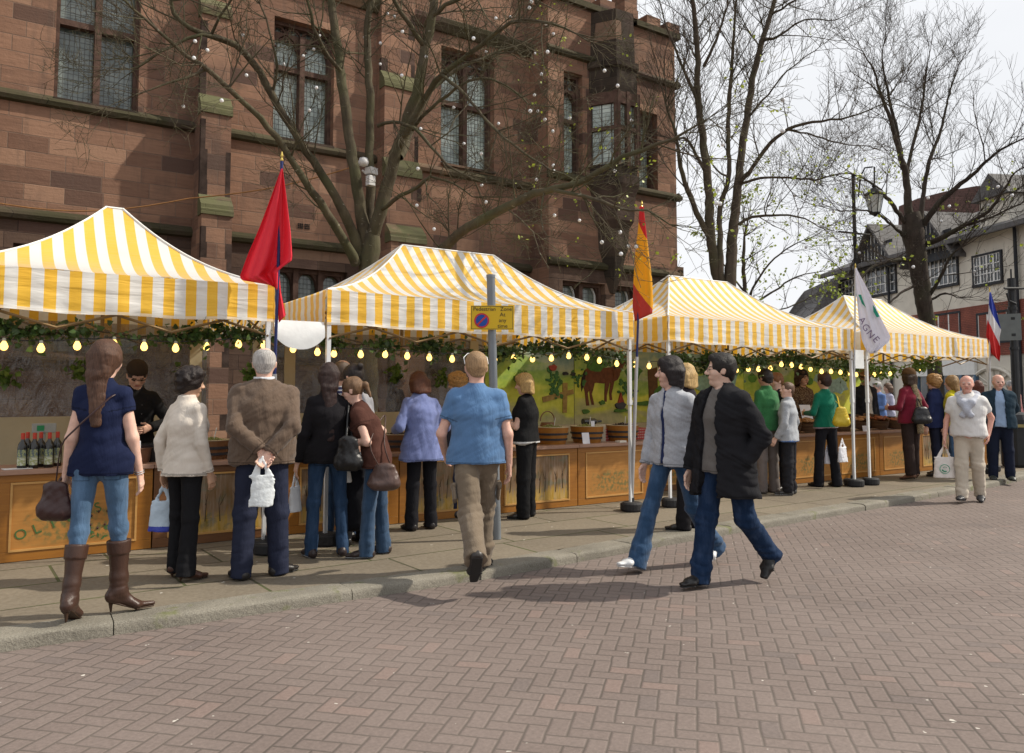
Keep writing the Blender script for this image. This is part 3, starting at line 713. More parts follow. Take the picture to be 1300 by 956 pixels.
def arch(cx, z0, w_, h, n=8):          # pointed arch outline from left spring to right spring
    r = w_*.9; P = []
    a1 = math.acos((r-w_/2)/r)
    for i in range(n+1): a = a1*i/n; P.append((cx-w_/2+r-r*cos(a), z0+r*sin(a)*h))
    return P+[(2*cx-p[0], p[1]) for p in P[-2::-1]]
def gothic(rect, Y, lights=2, trans=None, headz=None, glass=GL1, white=False, tr=True, dep=.38):
    x0, x1, z0, z1 = rect; n = lights; lw = (x1-x0)/n; Yg = Y+dep
    f = MB(); hz = headz or (z1-.62)
    f.bx(x0, x0+.07, Yg-.20, Yg-.03, z0, z1); f.bx(x1-.07, x1, Yg-.20, Yg-.03, z0, z1); f.bx(x0+.07, x1-.07, Yg-.20, Yg-.03, z1-.08, z1)
    for k in range(1, n): f.bx(x0+k*lw-.055, x0+k*lw+.055, Yg-.24, Yg-.03, z0, hz+.25)
    if trans:
        for k in range(n): f.bx(x0+k*lw+.056, x0+(k+1)*lw-.056, Yg-.19, Yg-.04, trans-.055, trans+.055)
    for k in range(n):                                   # arched heads: spandrel plate with cusped opening
        cx = x0+(k+.5)*lw; ww = lw-.13; A = arch(cx, hz-.12, ww, .9); top = z1-.08 if not tr else hz+.28
        for a, b in zip(A[:-1], A[1:]):
            f.add([(a[0],Yg-.15,a[1]),(b[0],Yg-.15,b[1]),(b[0],Yg-.15,top),(a[0],Yg-.15,top)], [(0,1,2,3)])
            f.add([(a[0],Yg-.15,a[1]),(b[0],Yg-.15,b[1]),(b[0],Yg-.02,b[1]),(a[0],Yg-.02,a[1])], [(3,2,1,0)])
    sl_ = MB(); sl_.prism([(0,0),(-.09,-.0),(-.09,.05),(.30,.16),(.30,0)], x0+.003, x1-.003, M=Matrix(((0,1,0,0),(1,0,0,Y),(0,0,1,z0-.06),(0,0,0,1))))
    fo = bb(f).build('window', [FRM], bld)
    if tr:
        t_ = MB(); r = lw*.22
        for k in range(2*n):
            cx = x0+(k+.5)*lw/2; cz = hz+.17+ (z1-.08-hz-.17)*.42
            t_.tube([(cx+r*cos(a), Yg-.10, cz+r*sin(a)) for a in [2*pi*i/14 for i in range(15)]], .028, 5)
            for m in range(4):
                a0 = pi/4+m*pi/2; t_.tube([(cx+r*cos(a0), Yg-.10, cz+r*sin(a0)), (cx+r*.45*cos(a0), Yg-.10, cz+r*.45*sin(a0))], [.03,.012], 4)
        for k in range(n):
            cx = x0+(k+.5)*lw; t_.tube([(cx, Yg-.10, hz+.10), (cx, Yg-.10, z1-.08)], .024, 4)
            A = arch(cx, hz-.12, lw-.19, .9)
            for i in range(2, len(A)-2, 3): t_.lathe((A[i][0], Yg-.10, A[i][1]), [(.001,-.03),(.03,-.01),(.03,.01),(.001,.03)], 6)
        bb(t_).build('tracery', FRM, fo)
    bb(sl_).build('sill', DARK, fo)
    g = MB(); g.bx(x0, x1, Yg-.012, Yg+.01, z0, z1); bb(g).build('pane', glass, fo)
    if white:
        wm = MB()
        for k in range(n):
            cx = x0+(k+.5)*lw; A = arch(cx, hz-.12, lw-.17, .9); wm.tube([(cx-lw/2+.085, Yg-.05, z0+.05)]+[(a[0], Yg-.05, a[1]) for a in A]+[(cx+lw/2-.085, Yg-.05, z0+.05)], .028, 5)
        bb(wm).build('inner_frame', MT((.62,.63,.62), .6, .1, name='white_paint'), fo)
gothic(UPW[0], 16, 2, 8.35, 9.6, GL1); gothic(UPW[3], 16, 2, 8.35, 9.6, GL1)
gothic(UPW[1], 16, 2, 8.42, 8.92, GL2); gothic(UPW[2], 16, 2, 8.50, 9.25, GL3)
gothic(LOW[0], 16, 4, None, 3.95, GL1, tr=False); gothic(LOW[3], 16, 4, None, 3.95, GL1, tr=False)
gothic(LOW[1], 16, 3, None, 3.95, GL1, tr=False); gothic(LOW[2], 16, 3, None, 3.95, GL1, tr=False)
def buttress(x0, x1, steps, Y=16):
    m = MB(); S_ = []; Q_ = []; rr = random.Random(int(x0*10))
    for (z0, z1, d) in steps:
        m.bx(x0, x1, Y-d, Y-.002, z0, z1)
    for i in range(len(steps)-1):
        z, d0, d1 = steps[i][1], steps[i][2], steps[i+1][2]
        s = MB(); S_.append(s); s.prism([(-d0-.04,0),(-d0-.04,.10),(-d0-.01,.12),(-d0-.0,.20),(-d0+.03,.22),(-d1-.002,.42),(-d1+.05,.42),(-d1+.05,0)], x0-.02, x1+.02, M=Matrix(((0,1,0,0),(1,0,0,Y),(0,0,1,z-.12),(0,0,0,1))))
    for (z0, z1, d) in steps:
        z = z0+.3
        while z < z1-.35:
            h = rr.choice([.29,.29,.58]); 
            if rr.random() < .45: wq = rr.uniform(.08,.16); so = MB(); Q_.append(so); so.bx(x0-.004, x0+wq, Y-d-.004, Y-d+.1, z, min(z+h, z1-.14))
            if rr.random() < .45: wq = rr.uniform(.08,.16); so = MB(); Q_.append(so); so.bx(x1-wq, x1+.004, Y-d-.004, Y-d+.1, z, min(z+h, z1-.14))
            z += .29 if h < .4 else .58
    o = bb(m).build('buttress', SAND, bld); [bb(s).build('weathering', MOSS, o) for s in S_]; [bb(q).build('sooted_quoin', SOOT, o) for q in Q_]
BS = [(0,5.0,.85),(5.0,7.0,.62),(7.0,9.0,.42),(9.0,11.5,.22)]
buttress(3.2, 3.75, BS); buttress(7.02, 7.84, [(0,4.9,.85),(4.9,6.4,.62),(6.4,8.4,.45),(8.4,11.5,.25)]); buttress(-.95, -.4, BS)
# end block with oriel
w = MB(); YE = 15.2
EU = [(11.68,12.28,6.96,9.6),(14.18,14.86,6.96,9.1)]
EL = [(11.62,12.98,2.4,4.32),(13.3,14.9,2.4,4.32)]
wallgrid(w, 11.2, 15.55, 0, 4.66, EL, YE); bb(w).build('ground_storey', SAND_SHADE, bld)
w = MB(); wallgrid(w, 11.2, 15.55, 4.66, 11.35, EU, YE)
w.bx(11.2, 11.25, YE+.001, 16.1, 0, 11.35); w.bx(15.5, 15.55, YE+.001, 26, 0, 11.35); w.bx(11.25, 15.5, YE+.40, YE+.6, 0, 11.35)
bb(w).build('end_wall', SAND, bld)
w = MB()
for z in (4.66, 6.80, 9.95): w.prism([(0,0),(-.10,.02),(-.13,.09),(-.11,.14),(0,.22)], 11.15, 15.66, M=Matrix(((0,1,0,0),(1,0,0,YE),(0,0,1,z),(0,0,0,1))))
for z in (4.66, 6.80, 9.95): w.prism([(0,0),(.10,.02),(.13,.09),(.11,.14),(0,.22)], YE-.1, 26, M=Matrix(((1,0,0,15.55),(0,1,0,0),(0,0,1,z),(0,0,0,1))))
w.bx(11.14, 15.68, YE-.12, YE+.5, 11.35, 11.5)
bb(w).build('string_course', COURSE, bld)
gothic(EU[0], YE, 1, 8.4, 8.95, GL3); gothic(EU[1], YE, 1, 8.3, 8.7, GL2)
gothic(EL[0], YE, 2, None, 4.1, GL1, white=True, tr=False); gothic(EL[1], YE, 2, None, 4.1, GL1, white=True, tr=False)
w = MB()      # parapet, merlons, pinnacle
x = 11.2
while x < 15.3:
    w.bx(x, x+.5, YE-.05, YE+.3, 11.5, 11.78); x += .82
w.bx(13.62, 14.06, YE-.12, YE+.4, 11.35, 12.35); w.bx(13.56, 14.12, YE-.18, YE+.46, 12.35, 12.5)
w.bx(15.2, 15.66, YE-.1, YE+.36, 11.5, 11.75)
w.prism([(11.2,11.45),(11.2,16.5),(11.9,15.7),(13.3,12.6),(13.3,11.45)], YE+.7, 24); w.prism([(-9,12.6),(-9,17.5),(11.2,17.5),(11.2,12.6)], 16.6, 17.0)
bb(w).build('parapet', SAND, bld)
w = MB()      # oriel
ox0, ox1, zc, zt = 12.5, 13.92, 6.9, 9.95; pr_ = .62; cw = .38
pl_ = [(ox0, YE), (ox0+cw, YE-pr_), (ox1-cw, YE-pr_), (ox1, YE)]
def ring(z, s, zoff=0):
    cx = (ox0+ox1)/2; return [(cx+(p[0]-cx)*s, YE+(p[1]-YE)*s-.001, z) for p in pl_]
levels = [(4.1,.12),(4.5,.35),(5.0,.50),(5.2,.62),(5.7,.66),(5.9,.86),(6.5,.92),(6.8,1.08),(7.0,1.08),(7.05,1.0),(7.3,1.0)]
vs = []; 
for z, s in levels: vs += ring(z, s)
w.add(vs, [(i*4+k, i*4+k+1, (i+1)*4+k+1, (i+1)*4+k) for i in range(len(levels)-1) for k in range(3)]+[(0,3,2,1)])
ro = bb(w).build('oriel', DARK, bld); w = MB()
lv = [(9.1,1.0),(9.3,1.03),(9.75,1.0),(9.8,1.1),(9.95,1.1),(10.0,.95),(11.3,.9)]; vs = []
for z, s in lv: vs += ring(z, s)
w.add(vs, [(i*4+k, i*4+k+1, (i+1)*4+k+1, (i+1)*4+k) for i in range(len(lv)-1) for k in range(3)]+[((len(lv)-1)*4,(len(lv)-1)*4+1,(len(lv)-1)*4+2,(len(lv)-1)*4+3)])
bb(w).build('oriel_head', DARK, ro)
w = MB(); R1 = ring(7.3, 1.0)
for k in range(3):
    a, b = Vector(R1[k][:2]), Vector(R1[k+1][:2]); L = (b-a).length; ang = math.atan2((b-a).y, (b-a).x); n_ = 2 if k == 1 else 1
    for i in range(n_+1):
        p = a.lerp(b, i/n_); w.box((p.x, p.y, 8.2), (.11,.14,1.9), ang)
    for z in (8.2,): m_ = a.lerp(b, .5); w.box((m_.x, m_.y, z), (L-.1,.12,.10), ang)
    for i in range(n_):
        p = a.lerp(b, (i+.5)/n_); w.box((p.x, p.y, 8.98), (L/n_-.1,.1,.30), ang)
bb(w).build('mullion', FRM, ro)
w = MB()
for k in range(3):
    a, b = Vector(R1[k][:2]), Vector(R1[k+1][:2]); m_ = a.lerp(b, .5)+Vector((0,.05)); w.box((m_.x, m_.y, 8.2), ((b-a).length-.1,.02,1.85), math.atan2((b-a).y, (b-a).x))
bb(w).build('pane', GL2, ro)
w = MB(); w.bx(15.56, 16.6, 15.6, 22, 0, 4.55); w.bx(15.56, 16.75, 15.5, 22, 4.55, 4.72); w.bx(15.56, 16.2, 15.6, 22, 4.72, 5.1)
bb(w).build('side_porch', DARK, bld)
w = MB()
for i in range(2):
    cx = 5.35+i*.14; 
    for a in range(3):
        for b in range(3): w.bx(cx-.055+a*.04, cx-.055+a*.04+.025, 15.98, 15.999, 5.0+b*.04, 5.0+b*.04+.025)
bb(w).build('air_vent', MT((.01,.01,.01)), bld)
# cable slung across the facade
c = MB(); A, B, C_ = ap(-60, 247, 15.0), ap(240, 252, 15.0), ap(470, 205, 13.5)
c.tube([A.lerp(B, i/10)-Vector((0,0,.25*sin(pi*i/10))) for i in range(11)]+[B.lerp(C_, i/10)-Vector((0,0,.12*sin(pi*i/10))) for i in range(1,11)], .012, 5)
c.build('slung_cable', MT((.22,.10,.03), .6, .1, name='cable'), label='thin brown cable slung along the sandstone wall above the leftmost stall', cat='cable')
# ------------------------------------------------------------ black and white house on the right (facade runs along heading 25 deg)
FH = rad(25.2); FD = Vector((sin(FH), cos(FH), 0)); FN = Vector((-cos(FH), sin(FH), 0))
p_ = dp(1240, 430, 33); P0_ = Vector((p_.x, p_.y, 0))
FNh = FN
def fp(x, y):      # photo -> (s along facade, z)
    q = pl(x, y, P0_, FNh); return (q-P0_).dot(FD), q.z
RM = Matrix.Translation(P0_) @ Matrix(((FD.x, -FN.x, 0, 0), (FD.y, -FN.y, 0, 0), (0,0,1,0), (0,0,0,1)))   # local x = along facade (away), y = depth into the house
def ho(mb): mb.v = [tuple(RM @ Vector(v)) for v in mb.v]; mb.v = [(v[0]-P0_.x, v[1]-P0_.y, v[2]) for v in mb.v]; return mb
house = empty('timbered_house', P0_, label='white rendered house with slate roof, timbered gables and red brick ground storey at the right', cat='house')
REND = MT((.62,.59,.52), .9, .12, 1.5, .2, 40, .1, name='render'); BLK = MT((.025,.028,.035), .7, .3, 6, .1, name='black_timber')
SLATE = None
def tile_mat(c1, c2, w=.3, h=.2, nm='roof_tiles'):
    t = NT(nm); b = t.n('ShaderNodeTexBrick'); x, y, z = t.sep(t.obj()); t.l(t.comb(t.math('ADD', x, y), t.math('MULTIPLY', z, 1.0), 0.0), b.inputs[0])
    b.inputs['Scale'].default_value = 1; b.inputs['Brick Width'].default_value = w; b.inputs['Row Height'].default_value = h; b.inputs['Mortar Size'].default_value = .012
    b.inputs['Color1'].default_value = c4(c1); b.inputs['Color2'].default_value = c4(c2); b.inputs['Mortar'].default_value = c4(tuple(a*.4 for a in c2))
    n = t.noise(t.obj(), 1.2, 5); c = t.mix(.4, b.outputs[0], t.ramp(n, .3, .7, tuple(a*.6 for a in c2), tuple(a*1.3 for a in c1)))
    return t.done(t.pbr(c, .75, .3, 0, t.bump(b.outputs[1], .5, -.02)))
SLATE = tile_mat((.12,.115,.115), (.08,.078,.08)); BRICK = tile_mat((.27,.085,.055), (.19,.06,.045), .23, .075, 'red_brick'); BROWN = tile_mat((.12,.065,.055), (.08,.045,.04), .3, .12, 'brown_tiles')
WP = MT((.72,.73,.72), .5, .06, name='white_paint'); DG = MT((.06,.07,.08), .12, .5, 2, 0, spec=.7, name='window_glass')
sL = fp(1062, 430)[0]; sR = -16
ze = 8.2; zb = fp(1215, 392)[1]
m = MB(); m.bx(sR, sL, 0, 12, zb, ze); ho(m).build('wall', REND, house)
m = MB(); m.bx(sR, sL-.0, -.06, 12, 3.1, zb); ho(m).build('brick_band', BRICK, house)
m = MB(); m.bx(sR, sL, -.02, 12, 0, 3.1); ho(m).build('ground_wall', REND, house)
m = MB(); m.prism([(sR-.4, 0),(sL+.5,0),(sL-3.6,3.6),(sR+1,3.6)], -.0, .01)     # replaced below by sloped roof
m = MB(); h0, rz = ze, 2.7; y0, yr = -.6, 5.5
m.add([(sR-.4,y0,h0),(sL+.6,y0,h0),(sL-4,yr,h0+rz),(sR-.4,yr,h0+rz),(sL+.6,12.4,h0),(sR-.4,12.4,h0)], [(0,1,2,3),(1,4,2),(4,5,3,2),(0,5,4,1),(0,3,5)])
m.bx(sR-.4, sL+.6, y0-.06, y0+.1, h0-.22, h0-.02); ho(m).build('roof', SLATE, house)
def casement(s0, s1, z0, z1, n, dep=0, parent=None, head=True):
    f = MB(); f.bx(s0-.10, s1+.10, -.10+dep, -.0+dep, z0-.14, z0-.02); f.bx(s0-.09, s0, -.08+dep, 0+dep, z0-.02, z1+.09); f.bx(s1, s1+.09, -.08+dep, 0+dep, z0-.02, z1+.09); f.bx(s0, s1, -.08+dep, 0+dep, z1, z1+.09)
    o = ho(f).build('window', BLK, house)
    g = MB(); g.bx(s0, s1, -.03+dep, -.01+dep, z0-.02, z1); ho(g).build('pane', DG, o)
    b = MB(); w_ = (s1-s0)/n
    for k in range(n+1): b.bx(s0+k*w_-.035, s0+k*w_+.035, -.065+dep, -.032+dep, z0, z1)
    for k in range(n): b.bx(s0+(k+.5)*w_-.015, s0+(k+.5)*w_+.015, -.055+dep, -.034+dep, z0, z1)
    for q in (0,.33,.66,1): b.bx(s0, s1, -.058+dep, -.033+dep, z0+(z1-z0)*q-.02, z0+(z1-z0)*q+.02)
    ho(b).build('glazing_bar', WP, o)
def cw_(x0, y0, x1, y1, n):
    a = fp(x0, y0); b = fp(x1, y1); c = fp((x0+x1)/2, (y0+y1)/2)
    zm0 = c[1]; return a, b
for (x0, x1, yt, yb, n) in ((1240,1274,323,358,4),(1174,1218,326,362,4),(1103,1139,338,372,3),(1066,1094,355,380,3),(1180,1219,400,433,3),(1243,1280,398,432,3)):
    s0, s1 = sorted((fp(x0, 400)[0], fp(x1, 400)[0])); xm = (x0+x1)/2; casement(s0, s1, fp(xm, yb)[1], fp(xm, yt)[1], n)
def gable(xa, xb, yap, yb, wdep=.5):
    s0, s1 = sorted((fp(xa, 400)[0], fp(xb, 400)[0])); xm = (xa+xb)/2; zb_ = fp(xm, yb)[1]; za = fp(xm, yap)[1]; sc = (s0+s1)/2
    g = MB(); g.prism([(s0,zb_),(s1,zb_),(sc,za)], -.30, 5); go = ho(g).build('gable', WP, house)
    t_ = MB(); n = 6
    t_.bx(s0-.1, s1+.1, -.36, -.301, zb_-.35, zb_+.0)
    for k in range(1, n*2-1):
        s = s0+(s1-s0)*k/(n*2-1); h = (za-zb_)*(1-abs(s-sc)/((s1-s0)/2)); t_.bx(s-.08, s+.08, -.345, -.302, zb_, zb_+h)
    t_.bx(s0+.1, s1-.1, -.35, -.303, zb_+(za-zb_)*.42, zb_+(za-zb_)*.42+.14)
    ho(t_).build('timber', BLK, go)
    r = MB()
    for e in (s0-.35, s1+.35):
        r.add([(e,-.65,zb_-.25),(sc,-.65,za+.12),(sc,5,za+.12),(e,5,zb_-.25),(e,-.65,zb_-.42),(sc,-.65,za-.05),(sc,5,za-.05),(e,5,zb_-.42)], [(0,1,2,3),(7,6,5,4),(0,4,5,1),(0,3,7,4)])
    ho(r).build('gable_roof', SLATE, go)
gable(1097, 1145, 286, 332); gable(1166, 1222, 270, 322)
m = MB(); s0, s1 = sorted((fp(1276,400)[0]-.5, fp(1240,400)[0])); 
m.bx(fp(1290,400)[0], fp(1252,400)[0], -.1, 2.5, 8.1, 9.6); ho(m).build('dormer', REND, house)
m = MB(); a, b = fp(1296,400)[0], fp(1246,400)[0]; m.prism([(a,9.5),(b,9.5),((a+b)/2,10.5)], -.3, 3.2); ho(m).build('dormer_roof', SLATE, house)
for s in (fp(1296,400)[0], fp(1132,400)[0]): m = MB(); m.tube([(s,-.12,0),(s,-.12,8.1)], .065, 8); ho(m).build('drainpipe', BLK, house)
# shop front seen under the far stall
m = MB(); 
for (x0, x1) in ((1172,1196),(1200,1222),(1226,1240)):
    s0, s1 = sorted((fp(x0,480)[0], fp(x1,480)[0])); m.bx(s0, s1, -.10, -.03, .5, 2.35)
o = ho(m).build('shop_window', DG, house)
m = MB(); s0, s1 = sorted((fp(1168,480)[0], fp(1242,480)[0])); m.bx(s0, s1, -.16, -.03, 2.35, 3.0); ho(m).build('fascia', WP, o)
m = MB()
for x0 in (1168,1184,1198,1211,1224,1242):
    s = fp(x0,480)[0]; m.bx(s-.06, s+.06, -.18, -.02, 0, 2.35)
ho(m).build('shop_frame', MT((.08,.14,.22), .6, name='blue_paint'), o)
# arched doorway head on the right (shell panel)
m = MB(); s0 = fp(1262,470)[0]
m.tube([(s0+1.2*cos(pi*i/14), -.10, 1.75+.85*sin(pi*i/14)) for i in range(15)], .07, 6)
for i in range(1, 8): m.tube([(s0, -.07, 1.85), (s0+1.05*cos(pi*i/8), -.07, 1.8+.7*sin(pi*i/8))], .035, 5)
ho(m).build('fanlight', REND, house)
# low slate lean-to at its left end
lo = dp(1035, 420, 46); lt = empty('slate_annex', (lo.x, lo.y, 0), label='low slate-roofed building just left of the timbered house', cat='building')
def at_(mb, o): mb.v = [(v[0]-o.x, v[1]-o.y, v[2]) for v in mb.v]; return mb
A, B, C_, E_ = dp(1010, 425, 44), dp(1062, 425, 42), dp(1064, 350, 42), dp(1052, 362, 46)
m = MB(); dv = Vector((4, 5, 0))
m.add([A, B, C_, E_, A+dv, B+dv, C_+dv, E_+dv], [(0,1,2,3),(4,7,6,5),(0,3,7,4),(3,2,6,7),(1,5,6,2)]); at_(m, lo).build('roof', SLATE, lt)
m = MB(); A2, B2 = Vector((A.x,A.y,0)), Vector((B.x,B.y,0)); m.add([A2,B2,B,A,A2+dv,B2+dv,B+dv,A+dv], [(0,1,2,3),(4,7,6,5),(0,3,7,4),(1,5,6,2)]); at_(m, lo).build('wall', BRICK, lt)
# brown roofed hall behind
bo = dp(1200, 300, 52); hall = empty('brown_hall', (bo.x, bo.y, 0), label='large building with a curved brown tiled roof rising behind the timbered house', cat='building')
pts = [(1140,300),(1141,262),(1165,252),(1200,243),(1240,236),(1262,237),(1277,246),(1292,248),(1345,240),(1345,330),(1140,330)]
fr = [dp(x, y, 52) for x, y in pts]; dv = Vector((sin(H0+.6), cos(H0+.6), 0))*14
m = MB(); n = len(fr); m.add(fr+[p+dv for p in fr], [tuple(range(n)), tuple(range(2*n-1,n-1,-1))]+[(i, i+n, (i+1)%n+n, (i+1)%n) for i in range(n)]); at_(m, bo).build('roof', BROWN, hall)
m = MB(); a, b = dp(1140,330,52), dp(1345,330,52); m.add([(a.x,a.y,0),(b.x,b.y,0),b,a,(a.x+dv.x,a.y+dv.y,0),(b.x+dv.x,b.y+dv.y,0),b+dv,a+dv], [(0,1,2,3),(4,7,6,5),(0,3,7,4),(1,5,6,2)]); at_(m, bo).build('wall', BRICK, hall)
# lamp post with hanging lantern
g_ = dp(1091, 500, 24); lp = empty('lamp_post', (g_.x, g_.y, 0), label='tall dark lamp post with a hooked arm and hanging lantern behind the white flag', cat='lamp post')
IRON = MT((.02,.022,.025), .5, .2, name='iron')
zt = dp(1090, 215, 24).z; L_ = lambda x, y: dp(x, y, 24)-Vector((g_.x, g_.y, 0))
m = MB(); m.tube([(0,0,0),(0,0,1.2),(0,0,1.25),(0,0,zt)], [.12,.11,.07,.05], 10); m.build('pole', IRON, lp)
m = MB(); c = L_(1110, 246); top = L_(1110, 212); m.tube([L_(1090, 250), L_(1092, 225), L_(1098, 213), L_(1107, 212), top, L_(1110, 238)], .025, 6); m.tube([L_(1064,294), L_(1104,298)], .03, 6); m.build('arm', IRON, lp)
m = MB(); m.lathe(c, [(.01,.30),(.08,.24),(.05,.20),(.30,-.0),(.30,-.04),(.26,-.05)], 6); m.lathe(c, [(.14,-.62),(.16,-.58),(.02,-.70)], 6)
for k in range(6):
    a = 2*pi*k/6; m.tube([c+Vector((.26*cos(a),.26*sin(a),-.05)), c+Vector((.15*cos(a),.15*sin(a),-.60))], .014, 4)
lo_ = m.build('lantern', IRON, lp)
m = MB(); m.lathe(c, [(.24,-.06),(.14,-.58)], 6); m.build('glass', MT((.5,.52,.5), .1, .1, spec=.6, name='lantern_glass'), lo_)
# black column with the back of a road sign at the right edge
g_ = dp(1290, 500, 18); sp_ = empty('sign_column', (g_.x, g_.y, 0), label='black column at the right edge carrying the grey back of a sign', cat='sign post')
L_ = lambda x, y: dp(x, y, 18)-Vector((g_.x, g_.y, 0))
m = MB(); m.tube([(0,0,0),(0,0,L_(1290,352).z)], .085, 10); m.tube([(0,0,L_(1290,352).z),(0,0,L_(1290,340).z)], .02, 6); m.tube([L_(1275,366), L_(1302,366)], .03, 6); m.tube([L_(1278,372), L_(1281,382), L_(1290,386)], .025, 6)
for y in (391, 404, 425, 442): m.lathe((0,0,L_(1290,y).z), [(.10,-.03),(.10,.03)], 10)
m.build('pole', IRON, sp_)
m = MB(); a, b = L_(1274, 432), L_(1302, 398); q_ = (a+b)/2; m.box((q_.x-.02, q_.y+.10, q_.z), (.46,.02,abs(b.z-a.z)), -H0-.5); m.build('sign_plate', MT((.13,.145,.145), .5, .1, name='sign_back'), sp_)
g_ = gp(1291, 560, 0)
# litter bin behind the man at the right edge
b_ = dp(1291, 540, 16); m = MB(); bn = empty('litter_bin', (b_.x, b_.y, PZ), label='black cylindrical litter bin behind the man in the navy jacket', cat='litter bin')
m.lathe((0,0,0), [(.28,0),(.30,.05),(.30,.95),(.26,1.05),(.10,1.1)], 16); m.build('bin_body', IRON, bn)
m = MB(); m.lathe((0,0,0), [(.315,.80),(.315,.86)], 16); m.build('rim', MT((.3,.25,.1), .5, name='gold_band'), bn)
# ------------------------------------------------------------ stalls
YT, YR, YB = 7.5, 8.85, 10.15; ZV, ZE, ZR = 2.24, 2.585, 3.40
def tent_mat():
    t = NT('striped_canvas'); u, v, _ = t.sep(t.uv()); f = t.math('FRACT', t.math('DIVIDE', u, .183))
    st = t.math('LESS_THAN', f, .5); o = t.obj()
    n = t.noise(o, 1.5, 4); y = t.ramp(n, .3, .7, (.88,.50,.035), (.93,.58,.06)); wh = t.ramp(n, .3, .7, (.76,.76,.74), (.86,.86,.84))
    c = t.mix(st, wh, y); c = t.mix(t.math('LESS_THAN', v, .030), c, t.mix(.55, c, (.85,.84,.8)))
    b = t.bump(t.noise(t.vscale(o, (1,1,6)), 2.2, 3, .5, .5), .35, .05); b = t.bump(t.noise(o, 500, 1), .08, .002, b)
    d = t.n('ShaderNodeBsdfPrincipled'); t.inp(d, 'Base Color', c); d.inputs['Roughness'].default_value = .5; d.inputs['Specular IOR Level'].default_value = .35; t.l(b, d.inputs['Normal']); d.inputs['Sheen Weight'].default_value = .6; d.inputs['Sheen Roughness'].default_value = .45
    tr = t.n('ShaderNodeBsdfTranslucent'); t.l(c, tr.inputs[0]); mx = t.n('ShaderNodeMixShader'); mx.inputs[0].default_value = .30; t.l(d.outputs[0], mx.inputs[1]); t.l(tr.outputs[0], mx.inputs[2])
    return t.done(mx.outputs[0])
CANV = tent_mat(); ALU = MT((.55,.56,.58), .35, .06, 8, .05, metal=.7, name='aluminium'); PIPE = MT((.20,.13,.06), .5, .2, name='frame_tube'); RUB = MT((.025,.025,.027), .75, .2, name='rubber')
WPOLE = MT((.66,.67,.68), .4, .06, name='white_pole')
